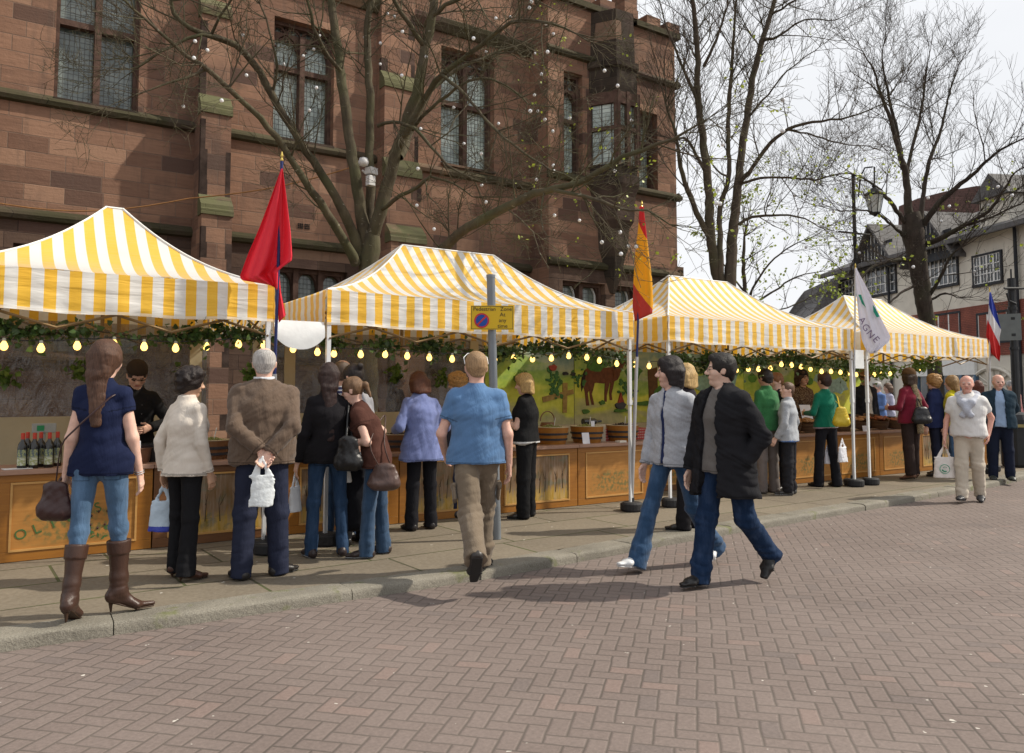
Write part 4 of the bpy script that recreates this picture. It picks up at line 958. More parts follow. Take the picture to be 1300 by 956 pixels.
def tent(x0, x1, r0, r1, yr=YR, label='', poles=(), zr=ZR, seed=0, skipl=False):
    cx = (x0+x1)/2; root = empty('market_tent', (cx, YT, PZ), label=label, cat='market stall tent', group='yellow striped market tents')
    rr = random.Random(seed); NV, NU = 22, 60
    def prof(t): return ZE+(zr-ZE)*(.55*t+.45*t**2.2) - .035*sin(pi*t)
    def face(nm, c0, c1, q0, q1, alongx, uoff):
        vs, uv, fs = [], [], []
        L = (Vector(c1)-Vector(c0)).length; NUx = max(8, int(L*14))
        for j in range(NV+1):
            t = j/NV
            for i in range(NUx+1):
                s = i/NUx; a = Vector(c0).lerp(Vector(c1), s); b = Vector(q0).lerp(Vector(q1), s); p = a.lerp(b, t)
                sag = -.05*sin(pi*t)*sin(pi*s)-.012*abs(sin(3*pi*s))*(1-t)
                vs.append((p.x-cx, p.y-YT, prof(t)+sag-PZ)); uv.append(((p.x if alongx else p.y)+uoff, .5+t))
        fs = [(j*(NUx+1)+i, j*(NUx+1)+i+1, (j+1)*(NUx+1)+i+1, (j+1)*(NUx+1)+i) for j in range(NV) for i in range(NUx)]
        return vs, uv, fs
    mb = MB(); mb.uv = []
    for q in (face('f', (x0,YT), (x1,YT), (r0,yr), (r1,yr), True, 0), face('b', (x1,YB), (x0,YB), (r1,yr), (r0,yr), True, 0), face('l', (x0,YB), (x0,YT), (r0,yr), (r0,yr), False, .0), face('r', (x1,YT), (x1,YB), (r1,yr), (r1,yr), False, .0)):
        mb.add(q[0], q[2]); mb.uv += q[1]
    mb.build('canopy', CANV, root, smooth=True)
    def val(a, b, alongx, outn):
        v = MB(); v.uv = []; L = (Vector(b)-Vector(a)).length; n = int(L*26); rows = 9; vs = []
        for j in range(rows+1):
            for i in range(n+1):
                s = i/n; p = Vector(a).lerp(Vector(b), s); h = j/rows
                wv = (.010*sin(s*L*9+seed*2)+.008*sin(s*L*23+1+seed)+.006*sin(h*17+s*L*3))*(1-h*.75)
                z = ZV+(ZE-ZV)*h-.006*sin(s*L*7+seed)*(1-h)-.02*sin(pi*s)*(1-.5*h)
                vs.append((p.x-cx+outn[0]*wv, p.y-YT+outn[1]*wv, z-PZ)); v.uv.append(((p.x if alongx else p.y), h*.4 if h < 1 else .5))
        v.add(vs, [(j*(n+1)+i, j*(n+1)+i+1, (j+1)*(n+1)+i+1, (j+1)*(n+1)+i) for j in range(rows) for i in range(n)])
        v.build('valance', CANV, root, smooth=True)
    e = .012
    val((x0,YT-e), (x1,YT-e), True, (0,-1)); val((x0-e,YB), (x0-e,YT), False, (-1,0)); val((x1+e,YT), (x1+e,YB), False, (1,0)); val((x1,YB+e), (x0,YB+e), True, (0,1))
    # piping along hips, ridge and eaves seams
    pm = MB(); 
    for (c, r) in (((x0,YT),(r0,yr)),((x1,YT),(r1,yr)),((x0,YB),(r0,yr)),((x1,YB),(r1,yr))):
        pm.tube([((c[0]+(r[0]-c[0])*t)-cx, (c[1]+(r[1]-c[1])*t)-YT, prof(t)-PZ+.004) for t in [i/14 for i in range(15)]], .012, 5)
    pm.tube([(r0-cx-.01, yr-YT, zr-PZ), (r1-cx+.01, yr-YT, zr-PZ)], .013, 5); pm.build('seam_piping', MT((.72,.71,.68), .6, .05, name='piping'), root)
    # scissor frame
    fm = MB(); zt_, zb_ = 2.36, 2.10
    for (a, b, n) in (((x0,YT+.04),(x1,YT+.04),4 if x1-x0 > 3 else 3), ((x0+.04,YT),(x0+.04,YB),3), ((x1-.04,YT),(x1-.04,YB),3), ((x0,YB-.04),(x1,YB-.04),4)):
        A, B = Vector(a), Vector(b)
        for k in range(n):
            p, q = A.lerp(B, k/n), A.lerp(B, (k+1)/n)
            for z0, z1 in ((zt_, zb_), (zb_, zt_)):
                fm.tube([(p.x-cx, p.y-YT, z0-PZ), (q.x-cx, q.y-YT, z1-PZ)], .012, 4)
    for c, r in (((x0,YT),(r0,yr)),((x1,YT),(r1,yr))): fm.tube([(c[0]-cx, c[1]-YT+.03, 2.35-PZ), ((r[0])-cx, yr-YT, 2.75-PZ)], .013, 4)
    for r in ({r0, r1}): fm.tube([(r-cx, yr-YT, 2.0-PZ), (r-cx, yr-YT, zr-.04-PZ)], .02, 6)
    fm.build('scissor_frame', PIPE, root)
    for (px_, py_) in ((x0+.03,YT+.03),(x1-.03,YT+.03),(x0+.03,YB-.03),(x1-.03,YB-.03)):
        m = MB(); m.box((px_-cx, py_-YT, 1.85), (.042,.042,.95)); m.box((px_-cx, py_-YT, .72), (.034,.034,1.35)); m.box((px_-cx, py_-YT, 1.36), (.05,.05,.06)); m.box((px_-cx, py_-YT, .012), (.09,.09,.02))
        o = m.build('leg', WPOLE, root)
        if (px_, py_) and py_ < YB-1:
            m = MB(); m.lathe((px_-cx, py_-YT-.02, 0), [(.12,0),(.13,.02),(.13,.09),(.11,.11),(.03,.11)], 18); m.build('weight', RUB, o)
    return root
tent(-.42, 2.25, .95, 1.10, label='leftmost yellow and white striped tent with a single pointed peak', seed=1, zr=3.44)
tent(2.79, 6.85, 4.26, 5.60, label='second striped tent from the left, its ridge right of the tree trunk', seed=2)
tent(7.48, 11.62, 8.86, 10.2, label='third striped tent with a flat ridge, right of the red and yellow flag', seed=3)
tent(11.98, 16.05, 13.45, 14.7, label='farthest striped tent beside the French tricolour flag', seed=4)
# rain gutter sheet between the first two tents
def patch(nm, fn, nu, nv, mat, **k):
    mb = MB(); vs = [fn(i/nu, j/nv) for j in range(nv+1) for i in range(nu+1)]; mb.add(vs, [(j*(nu+1)+i, j*(nu+1)+i+1, (j+1)*(nu+1)+i+1, (j+1)*(nu+1)+i) for j in range(nv) for i in range(nu)])
    return mb.build(nm, mat, smooth=True, **k)
WSH = MT((.70,.72,.72), .5, .06, 8, .3, 12, name='white_sheet')
patch('gutter_sheet', lambda s, t: (2.27+.50*s, YT-.01-.015*sin(pi*t)+.03*(1-t), 2.26-(.24+.04*sin(pi*s))*t*(1-.35*abs(2*s-1)**3)), 14, 10, WSH, label='white plastic rain sheet hanging between the first and second tents', cat='rain sheet')
patch('paper_sign', lambda s, t: (11.66+.24*s, YT+.0, 2.26-.30*t), 2, 2, WSH, label='small white square sheet hanging between the third and fourth tents', cat='sheet')
# ---- back screens
def plastic_mat():
    t = NT('clear_plastic'); o = t.obj(); n = t.noise(t.vscale(o, (1.5,1,.5)), 4, 5, .6, 1.5); g = t.n('ShaderNodeBsdfGlossy'); g.inputs['Roughness'].default_value = .22; g.inputs[0].default_value = (.8,.8,.8,1)
    nb = t.bump(n, .8, .06); t.l(nb, g.inputs['Normal']); tr = t.n('ShaderNodeBsdfTransparent'); tr.inputs[0].default_value = (.46,.43,.40,1)
    df = t.n('ShaderNodeBsdfDiffuse'); df.inputs[0].default_value = (.13,.115,.10,1)
    m1 = t.n('ShaderNodeMixShader'); t.l(t.ramp(n, .4, .8, (.07,)*3, (.45,)*3), m1.inputs[0]); t.l(tr.outputs[0], m1.inputs[1]); t.l(df.outputs[0], m1.inputs[2])
    m2 = t.n('ShaderNodeMixShader'); m2.inputs[0].default_value = .10; t.l(m1.outputs[0], m2.inputs[1]); t.l(g.outputs[0], m2.inputs[2]); return t.done(m2.outputs[0])
PLAS = plastic_mat(); BEI = MT((.42,.36,.24), .75, .10, 2, .25, 8, name='beige_canvas')
def screen(x0, x1, label, divs):
    r = empty('back_screen', ((x0+x1)/2, YB-.10, PZ), label=label, cat='screen'); cx = (x0+x1)/2
    m = MB(); m.bx(x0-cx, x1-cx, -.01, .01, 0, 1.22); 
    for d in divs: m.bx(d-.07-cx, d+.07-cx, -.016, .014, 1.22, 2.25)
    m.build('canvas_panel', BEI, r)
    m = MB(); vs = []; n = 40
    for j in range(9):
        for i in range(n+1): s = i/n; vs.append((x0+(x1-x0)*s-cx, .010*sin(s*31+j)+.008*sin(j*1.3+s*12), 1.225+j/8*1.05))
    m.add(vs, [(j*(n+1)+i, j*(n+1)+i+1, (j+1)*(n+1)+i+1, (j+1)*(n+1)+i) for j in range(8) for i in range(n)]); m.build('plastic_window', PLAS, r, smooth=True)
screen(-.9, 2.26, 'clear plastic back screen with beige canvas foot in the leftmost stall', (-.8, 2.1))
screen(2.75, 6.2, 'clear plastic back screen with beige canvas posts behind the second stall', (2.85, 3.25, 6.02))
# ---- painted backdrops
def mural_mat(seed, blue=.0):
    t = NT('painted_hills'); x, y, z = t.sep(t.obj()); n = t.noise(t.vscale(t.obj(), (.7,1,1.6)), 1.6, 4, .5, .6)
    h = t.math('ADD', t.math('DIVIDE', z, 1.25), t.math('MULTIPLY', t.math('SUBTRACT', n, .5), .9)); h = t.math('ADD', h, t.math('MULTIPLY', t.math('SINE', t.math('ADD', t.math('MULTIPLY', x, 1.5), seed)), .10))
    cr = t.n('ShaderNodeValToRGB'); t.l(h, cr.inputs[0]); e = cr.color_ramp.elements; e[0].position = 0; e[0].color = (.40,.36,.24,1); e[1].position = 1; e[1].color = (.10,.22,.32,1)
    for p, c in ((.12,(.38,.36,.20,1)),(.24,(.58,.60,.06,1)),(.42,(.66,.66,.07,1)),(.58,(.30,.46,.05,1)),(.74,(.20,.34,.10,1)),(.82,(.34,.38,.30,1))):
        q = e.new(p); q.color = c
    c = t.mix(.3, cr.outputs[0], t.ramp(t.noise(t.obj(), 9, 4), .3, .7, (.12,.2,.03), (.6,.6,.2)))
    return t.done(t.pbr(c, .6, .2))
PC = lambda c: MT(c, .7, .25, 14, .05, name='mural_paint')
def mural(x0, x1, label, figs, seed=0, Y=YB-.10, z0=1.06, z1=2.27):
    cx = (x0+x1)/2; r = empty('painted_backdrop', (cx, Y, z0), label=label, cat='backdrop'); m = MB(); m.bx(x0-cx, x1-cx, 0, .02, 0, z1-z0); m.build('board', mural_mat(seed), r)
    m = MB(); m.bx(x0-cx, x1-cx, .0, .018, PZ-z0, -.003); m.build('canvas_foot', BEI, r)
    k = 0
    for nm, c, polys in figs:
        m = MB()
        for P in polys:
            k += (1 if len(polys) < 20 else .05); vs = [(p[0]-cx, p[1]-z0) for p in P]; m.prism(vs, -.004-.0012*k, -.001)
        m.build(nm, PC(c), r)
def blob(cx, cz, rx, rz, n=14, seed=1, j=.2):
    q = random.Random(seed); return [(cx+rx*cos(2*pi*i/n)*(1+q.uniform(-j,j)), cz+rz*sin(2*pi*i/n)*(1+q.uniform(-j,j))) for i in range(n)]
def mp_(pts, Y=YB-.1): return [(ap(x,y,Y).x, ap(x,y,Y).z) for x, y in pts]
horse = [mp_([(741,476),(743,469),(749,464),(758,464),(768,467),(776,466),(782,462),(786,468),(787,476),(784,482),(777,486),(766,487),(757,486),(750,487),(744,486)]),
 mp_([(742,482),(752,485),(749,494),(746,499),(747,508),(748,515),(744,515),(743,506),(742,497),(740,490)]), mp_([(749,484),(755,485),(753,494),(751,500),(753,508),(754,514),(751,514),(749,506),(748,497)]),
 mp_([(768,484),(774,485),(772,494),(770,502),(770,510),(767,510),(767,500)]), mp_([(775,484),(780,482),(778,492),(776,500),(777,508),(774,508),(773,498)]), mp_([(777,468),(785,457),(790,451),(793,448),(794,452),(801,461),(802,465),(798,466),(793,461),(789,470),(784,478),(779,480)])]
manes = [mp_([(778,466),(784,456),(789,449),(787,456),(783,465),(780,469)]), mp_([(742,470),(739,476),(737,488),(738,497),(741,488),(743,476)])]
fence = [mp_([(688,504),(727,494),(728,500),(689,511)]), mp_([(714,486),(720,486),(719,524),(714,524)])]
_q = random.Random(8)
leafs = [blob(ap(x,y,YB-.1).x+_q.gauss(0,.07), ap(x,y,YB-.1).z+_q.gauss(0,.07), _q.uniform(.018,.04), _q.uniform(.018,.045), 5, i, .3) for (x,y) in ((701,478),(706,488),(734,482),(792,488),(797,496),(704,495)) for i in range(14)]
figs = [('painted_horse', (.125,.045,.020), horse), ('painted_mane', (.02,.012,.01), manes), ('painted_fence', (.30,.20,.06), fence), ('painted_leaves', (.05,.14,.04), leafs),
        ('painted_grass', (.07,.16,.03), [blob(ap(x,y,YB-.1).x, ap(x,y,YB-.1).z, r_, .035, 12, i, .3) for i,(x,y,r_) in enumerate([(743,522,.07),(764,511,.06),(788,521,.16),(820,512,.3),(850,512,.3)])]),
        ('painted_calf', (.03,.03,.03), [blob(ap(x,y,YB-.1).x, ap(x,y,YB-.1).z, .05, .03, 9, i, .3) for i,(x,y) in enumerate([(717,474),(727,475),(806,496)])]),
        ('painted_bonnet', (.28,.05,.03), [blob(ap(701,467,YB-.1).x, ap(701,467,YB-.1).z, .08, .05), mp_([(783,514),(787,498),(792,514)])]),
        ('painted_stone', (.06,.06,.07), [blob(ap(787,515,YB-.1).x, ap(787,515,YB-.1).z, .12, .06)])]
mural(6.22, 7.9, 'painted farm backdrop with a brown horse and a fence', figs, 0)
figs = [('painted_tree', (.10,.05,.02), [mp_([(822,470),(834,466),(836,520),(824,520)]), mp_([(905,462),(912,462),(911,510),(906,510)])]),
        ('painted_leaves', (.06,.16,.03), [blob(x, z, .2, .12, 14, i, .35) for i,(x,z) in enumerate([(8.4,2.05),(9.2,1.9),(9.9,1.6),(10.5,2.0),(11.1,1.5),(11.4,2.1)])]),
        ('painted_pond', (.22,.36,.30), [blob(10.9,1.75,.30,.16), blob(11.6,1.8,.2,.2)])]
mural(7.92, 12.0, 'painted green landscape backdrop behind the third stall', figs, 2)
def pb(x, y, rx, rz, sd, n=14): p = ap(x, y, YB-.1); return blob(p.x, p.z, rx, rz, n, sd, .25)
figs = [('painted_water', (.25,.38,.36), [pb(1064,490,.34,.17,3), pb(1040,480,.2,.10,4)]), ('painted_trunk', (.07,.04,.02), [mp_([(1008,455),(1013,455),(1015,540),(1009,540)])]),
        ('painted_leaves', (.08,.22,.03), [pb(x, y, .12, .09, i, 7) for i, (x, y) in enumerate([(955,480),(968,500),(985,474),(1000,492),(1028,484),(1044,505),(1058,518),(1076,470),(1084,505),(1070,525),(1030,520)])]),
        ('painted_flower', (.50,.52,.30), [pb(x, y, .05, .04, i, 6) for i, (x, y) in enumerate([(1048,492),(1072,480),(1082,518),(1062,508),(975,486)])])]
mural(12.02, 15.85, 'painted leafy backdrop with a pond behind the farthest counters', figs, 4)
# ---- counters
def wood_mat(c1=(.38,.160,.022), c2=(.25,.095,.016)):
    t = NT('varnished_wood'); n = t.noise(t.vscale(t.obj(), (1,1,9)), 3.5, 5, .6, .8); n2 = t.noise(t.obj(), 1.2, 3)
    c = t.ramp(n, .25, .75, c2, c1); c = t.mix(.3, c, t.ramp(n2, .3, .7, tuple(a*.6 for a in c2), c1)); return t.done(t.pbr(c, .42, .4, 0, t.bump(n, .12, .005)))
WOOD = wood_mat(); WOODD = wood_mat((.20,.09,.035), (.12,.05,.02)); TRIM = wood_mat((.58,.33,.11), (.46,.24,.07)); TOPM = MT((.33,.20,.145), .5, .12, 5, .08, name='counter_top')
def scene_mat(seed, kind):
    t = NT('painted_panel'); x, y, z = t.sep(t.obj()); n = t.noise(t.vscale(t.obj(), (1,1,1.4)), 6, 5, .6, .5)
    n3 = t.noise(t.vscale(t.obj(), (14,1,1.5)), 2.2, 3, .6)
    if kind == 'field':
        f = t.math('ADD', t.math('DIVIDE', z, .5), t.math('MULTIPLY', t.math('SUBTRACT', n3, .5), .8)); c = t.ramp(f, .40, .62, (.40,.235,.015), (.17,.085,.02))
        c = t.mix(t.math('MULTIPLY', t.ramp(n, .50, .62), .75), c, (.09,.085,.03)); c = t.mix(.12, c, t.ramp(n3, .3, .7))
    else:
        f = t.math('ADD', t.math('ABSOLUTE', x), t.math('MULTIPLY', t.math('SUBTRACT', n, .5), .9)); g = t.math('MULTIPLY', t.ramp(f, .36, .22), t.ramp(t.noise(t.obj(), 22, 3), .42, .58))
        zz = t.math('MULTIPLY', t.ramp(z, .46, .38), t.ramp(z, .10, .18)); g = t.math('MULTIPLY', g, zz)
        c = t.mix(t.math('MULTIPLY', g, .85), t.ramp(t.noise(t.vscale(t.obj(), (1,1,8)), 4, 4), .3, .7, (.33,.15,.035), (.42,.2,.05)), (.13,.13,.045))
    return t.done(t.pbr(c, .5, .3))
YC = 8.25; CT = PZ+.80
def counter(x0, x1, label, kind, Y=YC, dark=False, fn=None, group='painted wooden stall counters'):
    cx = (x0+x1)/2; L = x1-x0-.012; r = empty('stall_counter', (cx, Y, PZ), label=label, cat='counter', group=group)
    W1 = WOODD if dark else WOOD; h = .80
    m = MB(); m.bx(-L/2, L/2, .02, .62, 0, .755); m.bx(-L/2, L/2, .005, .019, 0, .085); m.bx(-L/2, L/2, .005, .019, .69, .755); m.bx(-L/2, -L/2+.13, .005, .019, .086, .689); m.bx(L/2-.13, L/2, .005, .019, .086, .689)
    m.build('cabinet', W1, r, bevel=.003)
    m = MB(); m.bx(-L/2-.004, L/2+.004, -.03, .66, .757, .80); m.build('counter_top', TOPM, r, bevel=.006)
    m = MB(); a, b, c, d = -L/2+.13, L/2-.13, .086, .689
    t_ = .018; m.bx(a, b, -.004, .018, c, c+t_); m.bx(a, b, -.004, .018, d-t_, d); m.bx(a, a+t_, -.003, .018, c+t_, d-t_); m.bx(b-t_, b, -.003, .018, c+t_, d-t_); m.build('moulding', TRIM, r)
    m = MB(); m.bx(a+t_, b-t_, .010, .0195, c+t_, d-t_); p = m.build('painted_panel', scene_mat(int(x0*3), kind), r)
    if kind == 'field':
        m = MB(); q = random.Random(int(x0*7))
        for k in range(7):
            xx = a+.1+(b-a-.2)*k/6+q.uniform(-.03,.03); zz = c+.10+q.uniform(0,.06); m.tube([(xx, .009, zz), (xx+q.uniform(-.02,.02), .009, zz+.18), (xx+q.uniform(-.04,.04), .009, zz+.27)], [.005,.003,.001], 4)
            m.tube([(xx, .009, zz+.16), (xx+q.uniform(-.06,.06), .009, zz+.27)], [.004,.001], 4)
        m.build('painted_tree', PC((.05,.03,.015)), r)
    if fn: fn(r, a, b, c, d)
    return r
GRNP = PC((.05,.12,.035)); 
def olives(r, a, b, c, d):
    m = MB(); txt = 'OLIVES'; 
    for i, ch in enumerate(txt):
        u = i/5; x = -.42+.60*u; z = .19+.19*u; an = rad(20)
        M = Matrix.Translation((x, .008, z+.04)) @ Matrix.Rotation(-an, 4, 'Y') @ Matrix.Rotation(pi/2, 4, 'X'); m.text(ch, .125, M, .002)
    m.build('lettering', GRNP, r)
    m = MB(); q = random.Random(5)
    for k in range(26):
        x = q.uniform(.0,.40); z = q.uniform(.14,.26); an = q.uniform(0, pi); dx, dz = .028*cos(an), .028*sin(an)
        m.add([(x-dx,.008,z-dz),(x-dz*.3,.007,z+dx*.3),(x+dx,.008,z+dz),(x+dz*.3,.007,z-dx*.3)], [(0,1,2,3)])
    m.build('painted_leaf', GRNP, r)
    m = MB()
    for k in range(9): m.lathe((q.uniform(.1,.36), .006, q.uniform(.20,.40)), [(.001,-.014),(.011,0),(.001,.014)], 8)
    m.build('painted_olive', PC((.05,.02,.02)), r)
KW = 1.294
xs_ = [-2.52+KW*i for i in range(9)]
kinds_ = [('veg', None), ('veg', olives), ('veg', olives), ('field', None), ('veg', None), ('field', None), ('field', None), ('veg', None)]
desc = ['counter at the far left edge with a plain panel', 'counter partly cut off at the left edge with bottles on it', 'counter lettered with green olives lettering behind the woman in boots', 'darker counter with a yellow field painting behind the bald man',
        'counter behind the dark haired woman in jeans', 'counter with a field painting behind the lavender jacket', 'counter with a yellow field painting beside the blonde in black', 'counter with painted greenery ending at the red and yellow flag']
# tracks the seams measured in the photograph: 1.36 ... 6.54, 7.84
X0 = 7.84-8*KW
for i in range(8): counter(X0+KW*i, X0+KW*(i+1), desc[i], ['veg','veg','veg','field','field','field','field','veg'][i], dark=(i == 3), fn=olives if i == 2 else None)
counter(8.0, 9.25, 'dark counter set back between the second and third stalls', 'veg', Y=8.75, dark=True)
for i, d_ in enumerate(['counter behind the green jumper and the dark jacketed man', 'counter between the boy and the woman in green', 'counter right of the woman with the yellow bag', 'counter behind the two leg bases of the white flag', 'counter with orange painted panel behind the burgundy top', 'last counter at the right end of the row']):
    counter(9.61+i*KW, 9.61+(i+1)*KW, d_, 'veg' if i % 2 else 'field' if i == 4 else 'veg')
# ---- goods
def at_c(x, y=.25, Y=YC): return (x, Y+y, CT)
BOT = MT((.012,.012,.010), .12, .1, spec=.6, name='dark_glass'); LAB = None
def label_mat():
    t = NT('bottle_label'); x, y, z = t.sep(t.obj()); c = t.ramp(z, .09, .11, (.50,.52,.42), (.10,.13,.14)); c = t.mix(t.ramp(t.noise(t.obj(), 60, 2), .45, .55), c, (.30,.33,.16)); return t.done(t.pbr(c, .6))
LAB = label_mat(); CAPR = MT((.45,.05,.03), .4, .1, name='red_cap')
bx_ = [ap(x, 585, YC+y_).x for x, y_ in ((28,.12),(43,.12),(51,.24),(62,.12),(72,.26),(34,.30))]
for i, x in enumerate(bx_):
    y_ = (.12,.12,.24,.12,.26,.30)[i]
    r = empty('wine_bottle', (x, YC+y_, CT), label='dark oil bottle, %s, on the left counter' % ['leftmost of the front row','second in the front row','third from the left, set back','right end of the front row','nearest the woman in navy, set back','at the back left'][i], cat='bottle', group='dark bottles on the left counter')
    m = MB(); m.lathe((0,0,0), [(.036,0),(.040,.006),(.040,.19),(.034,.22),(.016,.25),(.014,.29)], 16); m.build('glass', BOT, r, smooth=rad(50))
    m = MB(); m.lathe((0,0,0), [(.0165,.262),(.0165,.315),(.012,.318)], 12); m.build('cap', CAPR, r)
    m = MB(); vs = []; 
    for j in (0,1):
        for k in range(11): a = -pi/2-.3+(k-5)*.2; vs.append((.0412*cos(a), .0412*sin(a), .03+.14*j))
    m.add(vs, [(k,k+1,k+12,k+11) for k in range(10)]); m.build('label', LAB, r)
p = ap(22, 597, YC+.0); m = MB(); m.box((p.x, YC+.10, CT+.004), (.22,.14,.004), .15); m.build('price_sheet', MT((.7,.7,.72), .6, .03, name='paper'), label='white paper sheet lying at the left end of the counter', cat='paper')
p = ap(57, 535, YC+.42); r = empty('scales', (p.x, YC+.42, CT), label='small grey weighing scales with a green display behind the bottles', cat='scales')
m = MB(); m.bx(-.12,.12,-.10,.12,0,.05); m.bx(-.015,.015,.08,.11,.05,.30); m.box((0,.08,.345), (.20,.05,.09)); m.build('scale_body', MT((.30,.31,.29), .5, .05, name='grey_plastic'), r, bevel=.006)
m = MB(); m.box((-.03,.053,.345), (.06,.004,.05)); m.build('display', MT((.02,.22,.08), .3, .05, name='green_display'), r)
def pan(x, y, r_, h, label, matl, fill, hand=False):
    r = empty('cooking_pan', (x, YC+y, CT), label=label, cat='pan'); m = MB(); m.lathe((0,0,0), [(r_*.86,0),(r_*.9,.01),(r_,h),(r_+.012,h+.004),(r_+.012,h+.012),(r_-.008,h+.008),(r_*.88,.02)], 28); m.build('pan_body', matl, r, smooth=rad(40))
    m = MB(); q = random.Random(9)
    for k in range(60):
        a, rr = q.uniform(0,2*pi), (r_-.03)*q.random()**.5; m.lathe((rr*cos(a), rr*sin(a), h-.03+q.uniform(0,.02)), [(.001,-.018),(.02,0),(.001,.018)], 6)
    m.build('food', fill, r)
COP = MT((.30,.17,.11), .35, .15, metal=.6, name='copper'); FOOD = MT((.35,.08,.03), .4, .6, 30, .2, name='peppers'); OLI = MT((.19,.20,.045), .3, .4, 40, .1, spec=.5, name='olives'); OLB = MT((.035,.02,.02), .25, .4, 40, .1, spec=.5, name='black_olives')
pan(ap(168,580,YC+.25).x, .25, .17, .135, 'round copper pan of peppers in front of the trader in black', COP, FOOD)
pan(ap(200,575,YC+.32).x, .36, .17, .16, 'dark iron pan beside the woman in the white jacket', MT((.02,.02,.02), .4, .1, name='black_iron'), OLB)
def card(x, y, z, w_, h_, label, tilt=12, Y=YC, lines=3, rz=0):
    r = empty('price_card', (x, Y+y, z), rz, label=label, cat='price card'); M = Matrix.Rotation(rad(-tilt), 4, 'X'); m = MB(); m.box((0,0,h_/2), (w_,.004,h_), mx=M); m.v = [tuple(v) for v in m.v]; m.build('card', MT((.66,.66,.70), .6, .03, name='paper'), r)
    m = MB(); q = random.Random(int(x*100))
    for k in range(lines):
        zz = h_*(.8-.25*k); a = -w_*.36; pts = []
        for s in range(10): pts.append(M @ Vector((a+w_*.7*s/9*(.6 if k else 1), -.004, zz+q.uniform(-.01,.012))))
        m.tube(pts, .0018, 3)
    m.build('handwriting', MT((.05,.05,.12), .6, .0, name='ink'), r)
card(ap(172,560,YC+.06).x, .08, CT+.145, .10, .075, 'white handwritten price card on the copper pan')
def barrel(x, y, r_, h, label, fill, scoop=True, dark=False, Y=YC):
    r = empty('olive_barrel', (x, Y+y, CT if Y == YC else PZ+.8), label=label, cat='barrel', group='half barrels of olives on the counters'); m = MB()
    n = 30; vs = []; prof = [(.80,0),(.88,.3),(.94,.6),(1.0,1)]
    for (f, q) in prof:
        for k in range(n): 
            d = .006 if k % 3 == 0 else 0; vs.append(((r_*f-d)*cos(2*pi*k/n), (r_*f-d)*sin(2*pi*k/n), h*q))
    for k in range(n): vs.append(((r_-.02)*cos(2*pi*k/n), (r_-.02)*sin(2*pi*k/n), h))
    for k in range(n): vs.append(((r_*.85)*cos(2*pi*k/n), (r_*.85)*sin(2*pi*k/n), h*.8))
    m.add(vs, [(i*n+k, i*n+(k+1)%n, (i+1)*n+(k+1)%n, (i+1)*n+k) for i in range(5) for k in range(n)]); m.build('staves', WOODD if dark else WOOD, r, smooth=rad(20))
    m = MB()
    for q in (.30,.62): f = .88+(q-.3)*.2; m.lathe((0,0,h*q), [(r_*f+.002,-.014),(r_*f+.007,-.012),(r_*f+.009,.012),(r_*f+.004,.014)], n)
    m.build('hoop', MT((.03,.03,.035), .5, .1, name='iron_band'), r)
    m = MB(); m.lathe((0,0,0), [(r_-.018,h-.006),(r_+.001,h+.003),(r_+.001,h+.009),(r_-.02,h+.006)], n); m.build('rim', MT((.5,.42,.28), .4, name='rim_wood'), r)
    m = MB(); q = random.Random(int(x*10))
    m.lathe((0,0,0), [(r_-.03,h*.8),(r_*.6,h*.97),(.01,h*1.08)], 16)
    for k in range(150):
        a, rr = q.uniform(0,2*pi), (r_-.03)*q.random()**.5; m.lathe((rr*cos(a), rr*sin(a), h*.86+(1-rr/r_)*h*.28+q.uniform(0,.012)), [(.001,-.012),(.0125,0),(.001,.012)], 5)
    m.build('olives', fill, r, smooth=True)
    if scoop: m = MB(); m.tube([(.02,-.03,h*.95),(.05,-.02,h+.13)], .005, 6); m.build('scoop_handle', MT((.6,.6,.58), .4, name='steel'), r)
def bxp(x): return ap(x, 545, YC+.3).x
barrel(bxp(700),   .3, .235, .22, 'half barrel of green olives beside the blonde in black', OLI)
barrel(bxp(745),   .3, .235, .22, 'half barrel heaped with green olives below the painted horse', OLI)
barrel(bxp(790),   .3, .235, .22, 'half barrel of dark olives left of the metal flagpole', OLB)
barrel(bxp(268), .30, .20, .19, 'dark half barrel between the white jacket and the brown jacket', OLI, dark=True)
barrel(bxp(505), .30, .19, .19, 'dark half barrel left of the lavender jacket', OLB, dark=True)
card(bxp(729), .05, CT, .12, .15, 'small white card standing between two olive barrels', 10)
card(bxp(741), .1, CT+.18, .06, .12, 'narrow white card stuck in the olives under the horse', 5, lines=1)
p = bxp(776); m = MB(); m.box((p-.07, YC+.02, CT+.014), (.13,.09,.026), .1); m.build('soap_box', MT((.66,.62,.55), .6, .05, name='card_box'), label='small white box on the counter front below the horse painting', cat='box')
def check_mat():
    t = NT('red_gingham'); x, y, z = t.sep(t.obj()); f = lambda a: t.math('LESS_THAN', t.math('FRACT', t.math('MULTIPLY', a, 26)), .5); return t.done(t.pbr(t.mix(t.math('MAXIMUM', f(t.math('ADD', x, y)), f(z)), (.42,.30,.26), (.30,.03,.03)), .8))
GIN = check_mat()
for x, lb in ((769,'red gingham box between the middle and right olive barrels'),(816,'red gingham box right of the metal flagpole')):
    m = MB(); m.box((bxp(x)+.02, YC+.46, CT+.085), (.24,.16,.17)); m.build('gingham_box', GIN, bevel=.006, label=lb, cat='box')
m = MB(); q = ap(695,510,YC+.5); m.lathe((q.x, YC+.5, CT), [(.10,0),(.12,.20),(.09,.28)], 14); m.tube([(q.x+.12*cos(a), YC+.5, CT+.30+.13*sin(a)) for a in [pi*i/12 for i in range(13)]], .008, 6); m.build('wicker_basket', WOODD, label='dark basket with a tall hoop handle at the left of the olives', cat='basket')
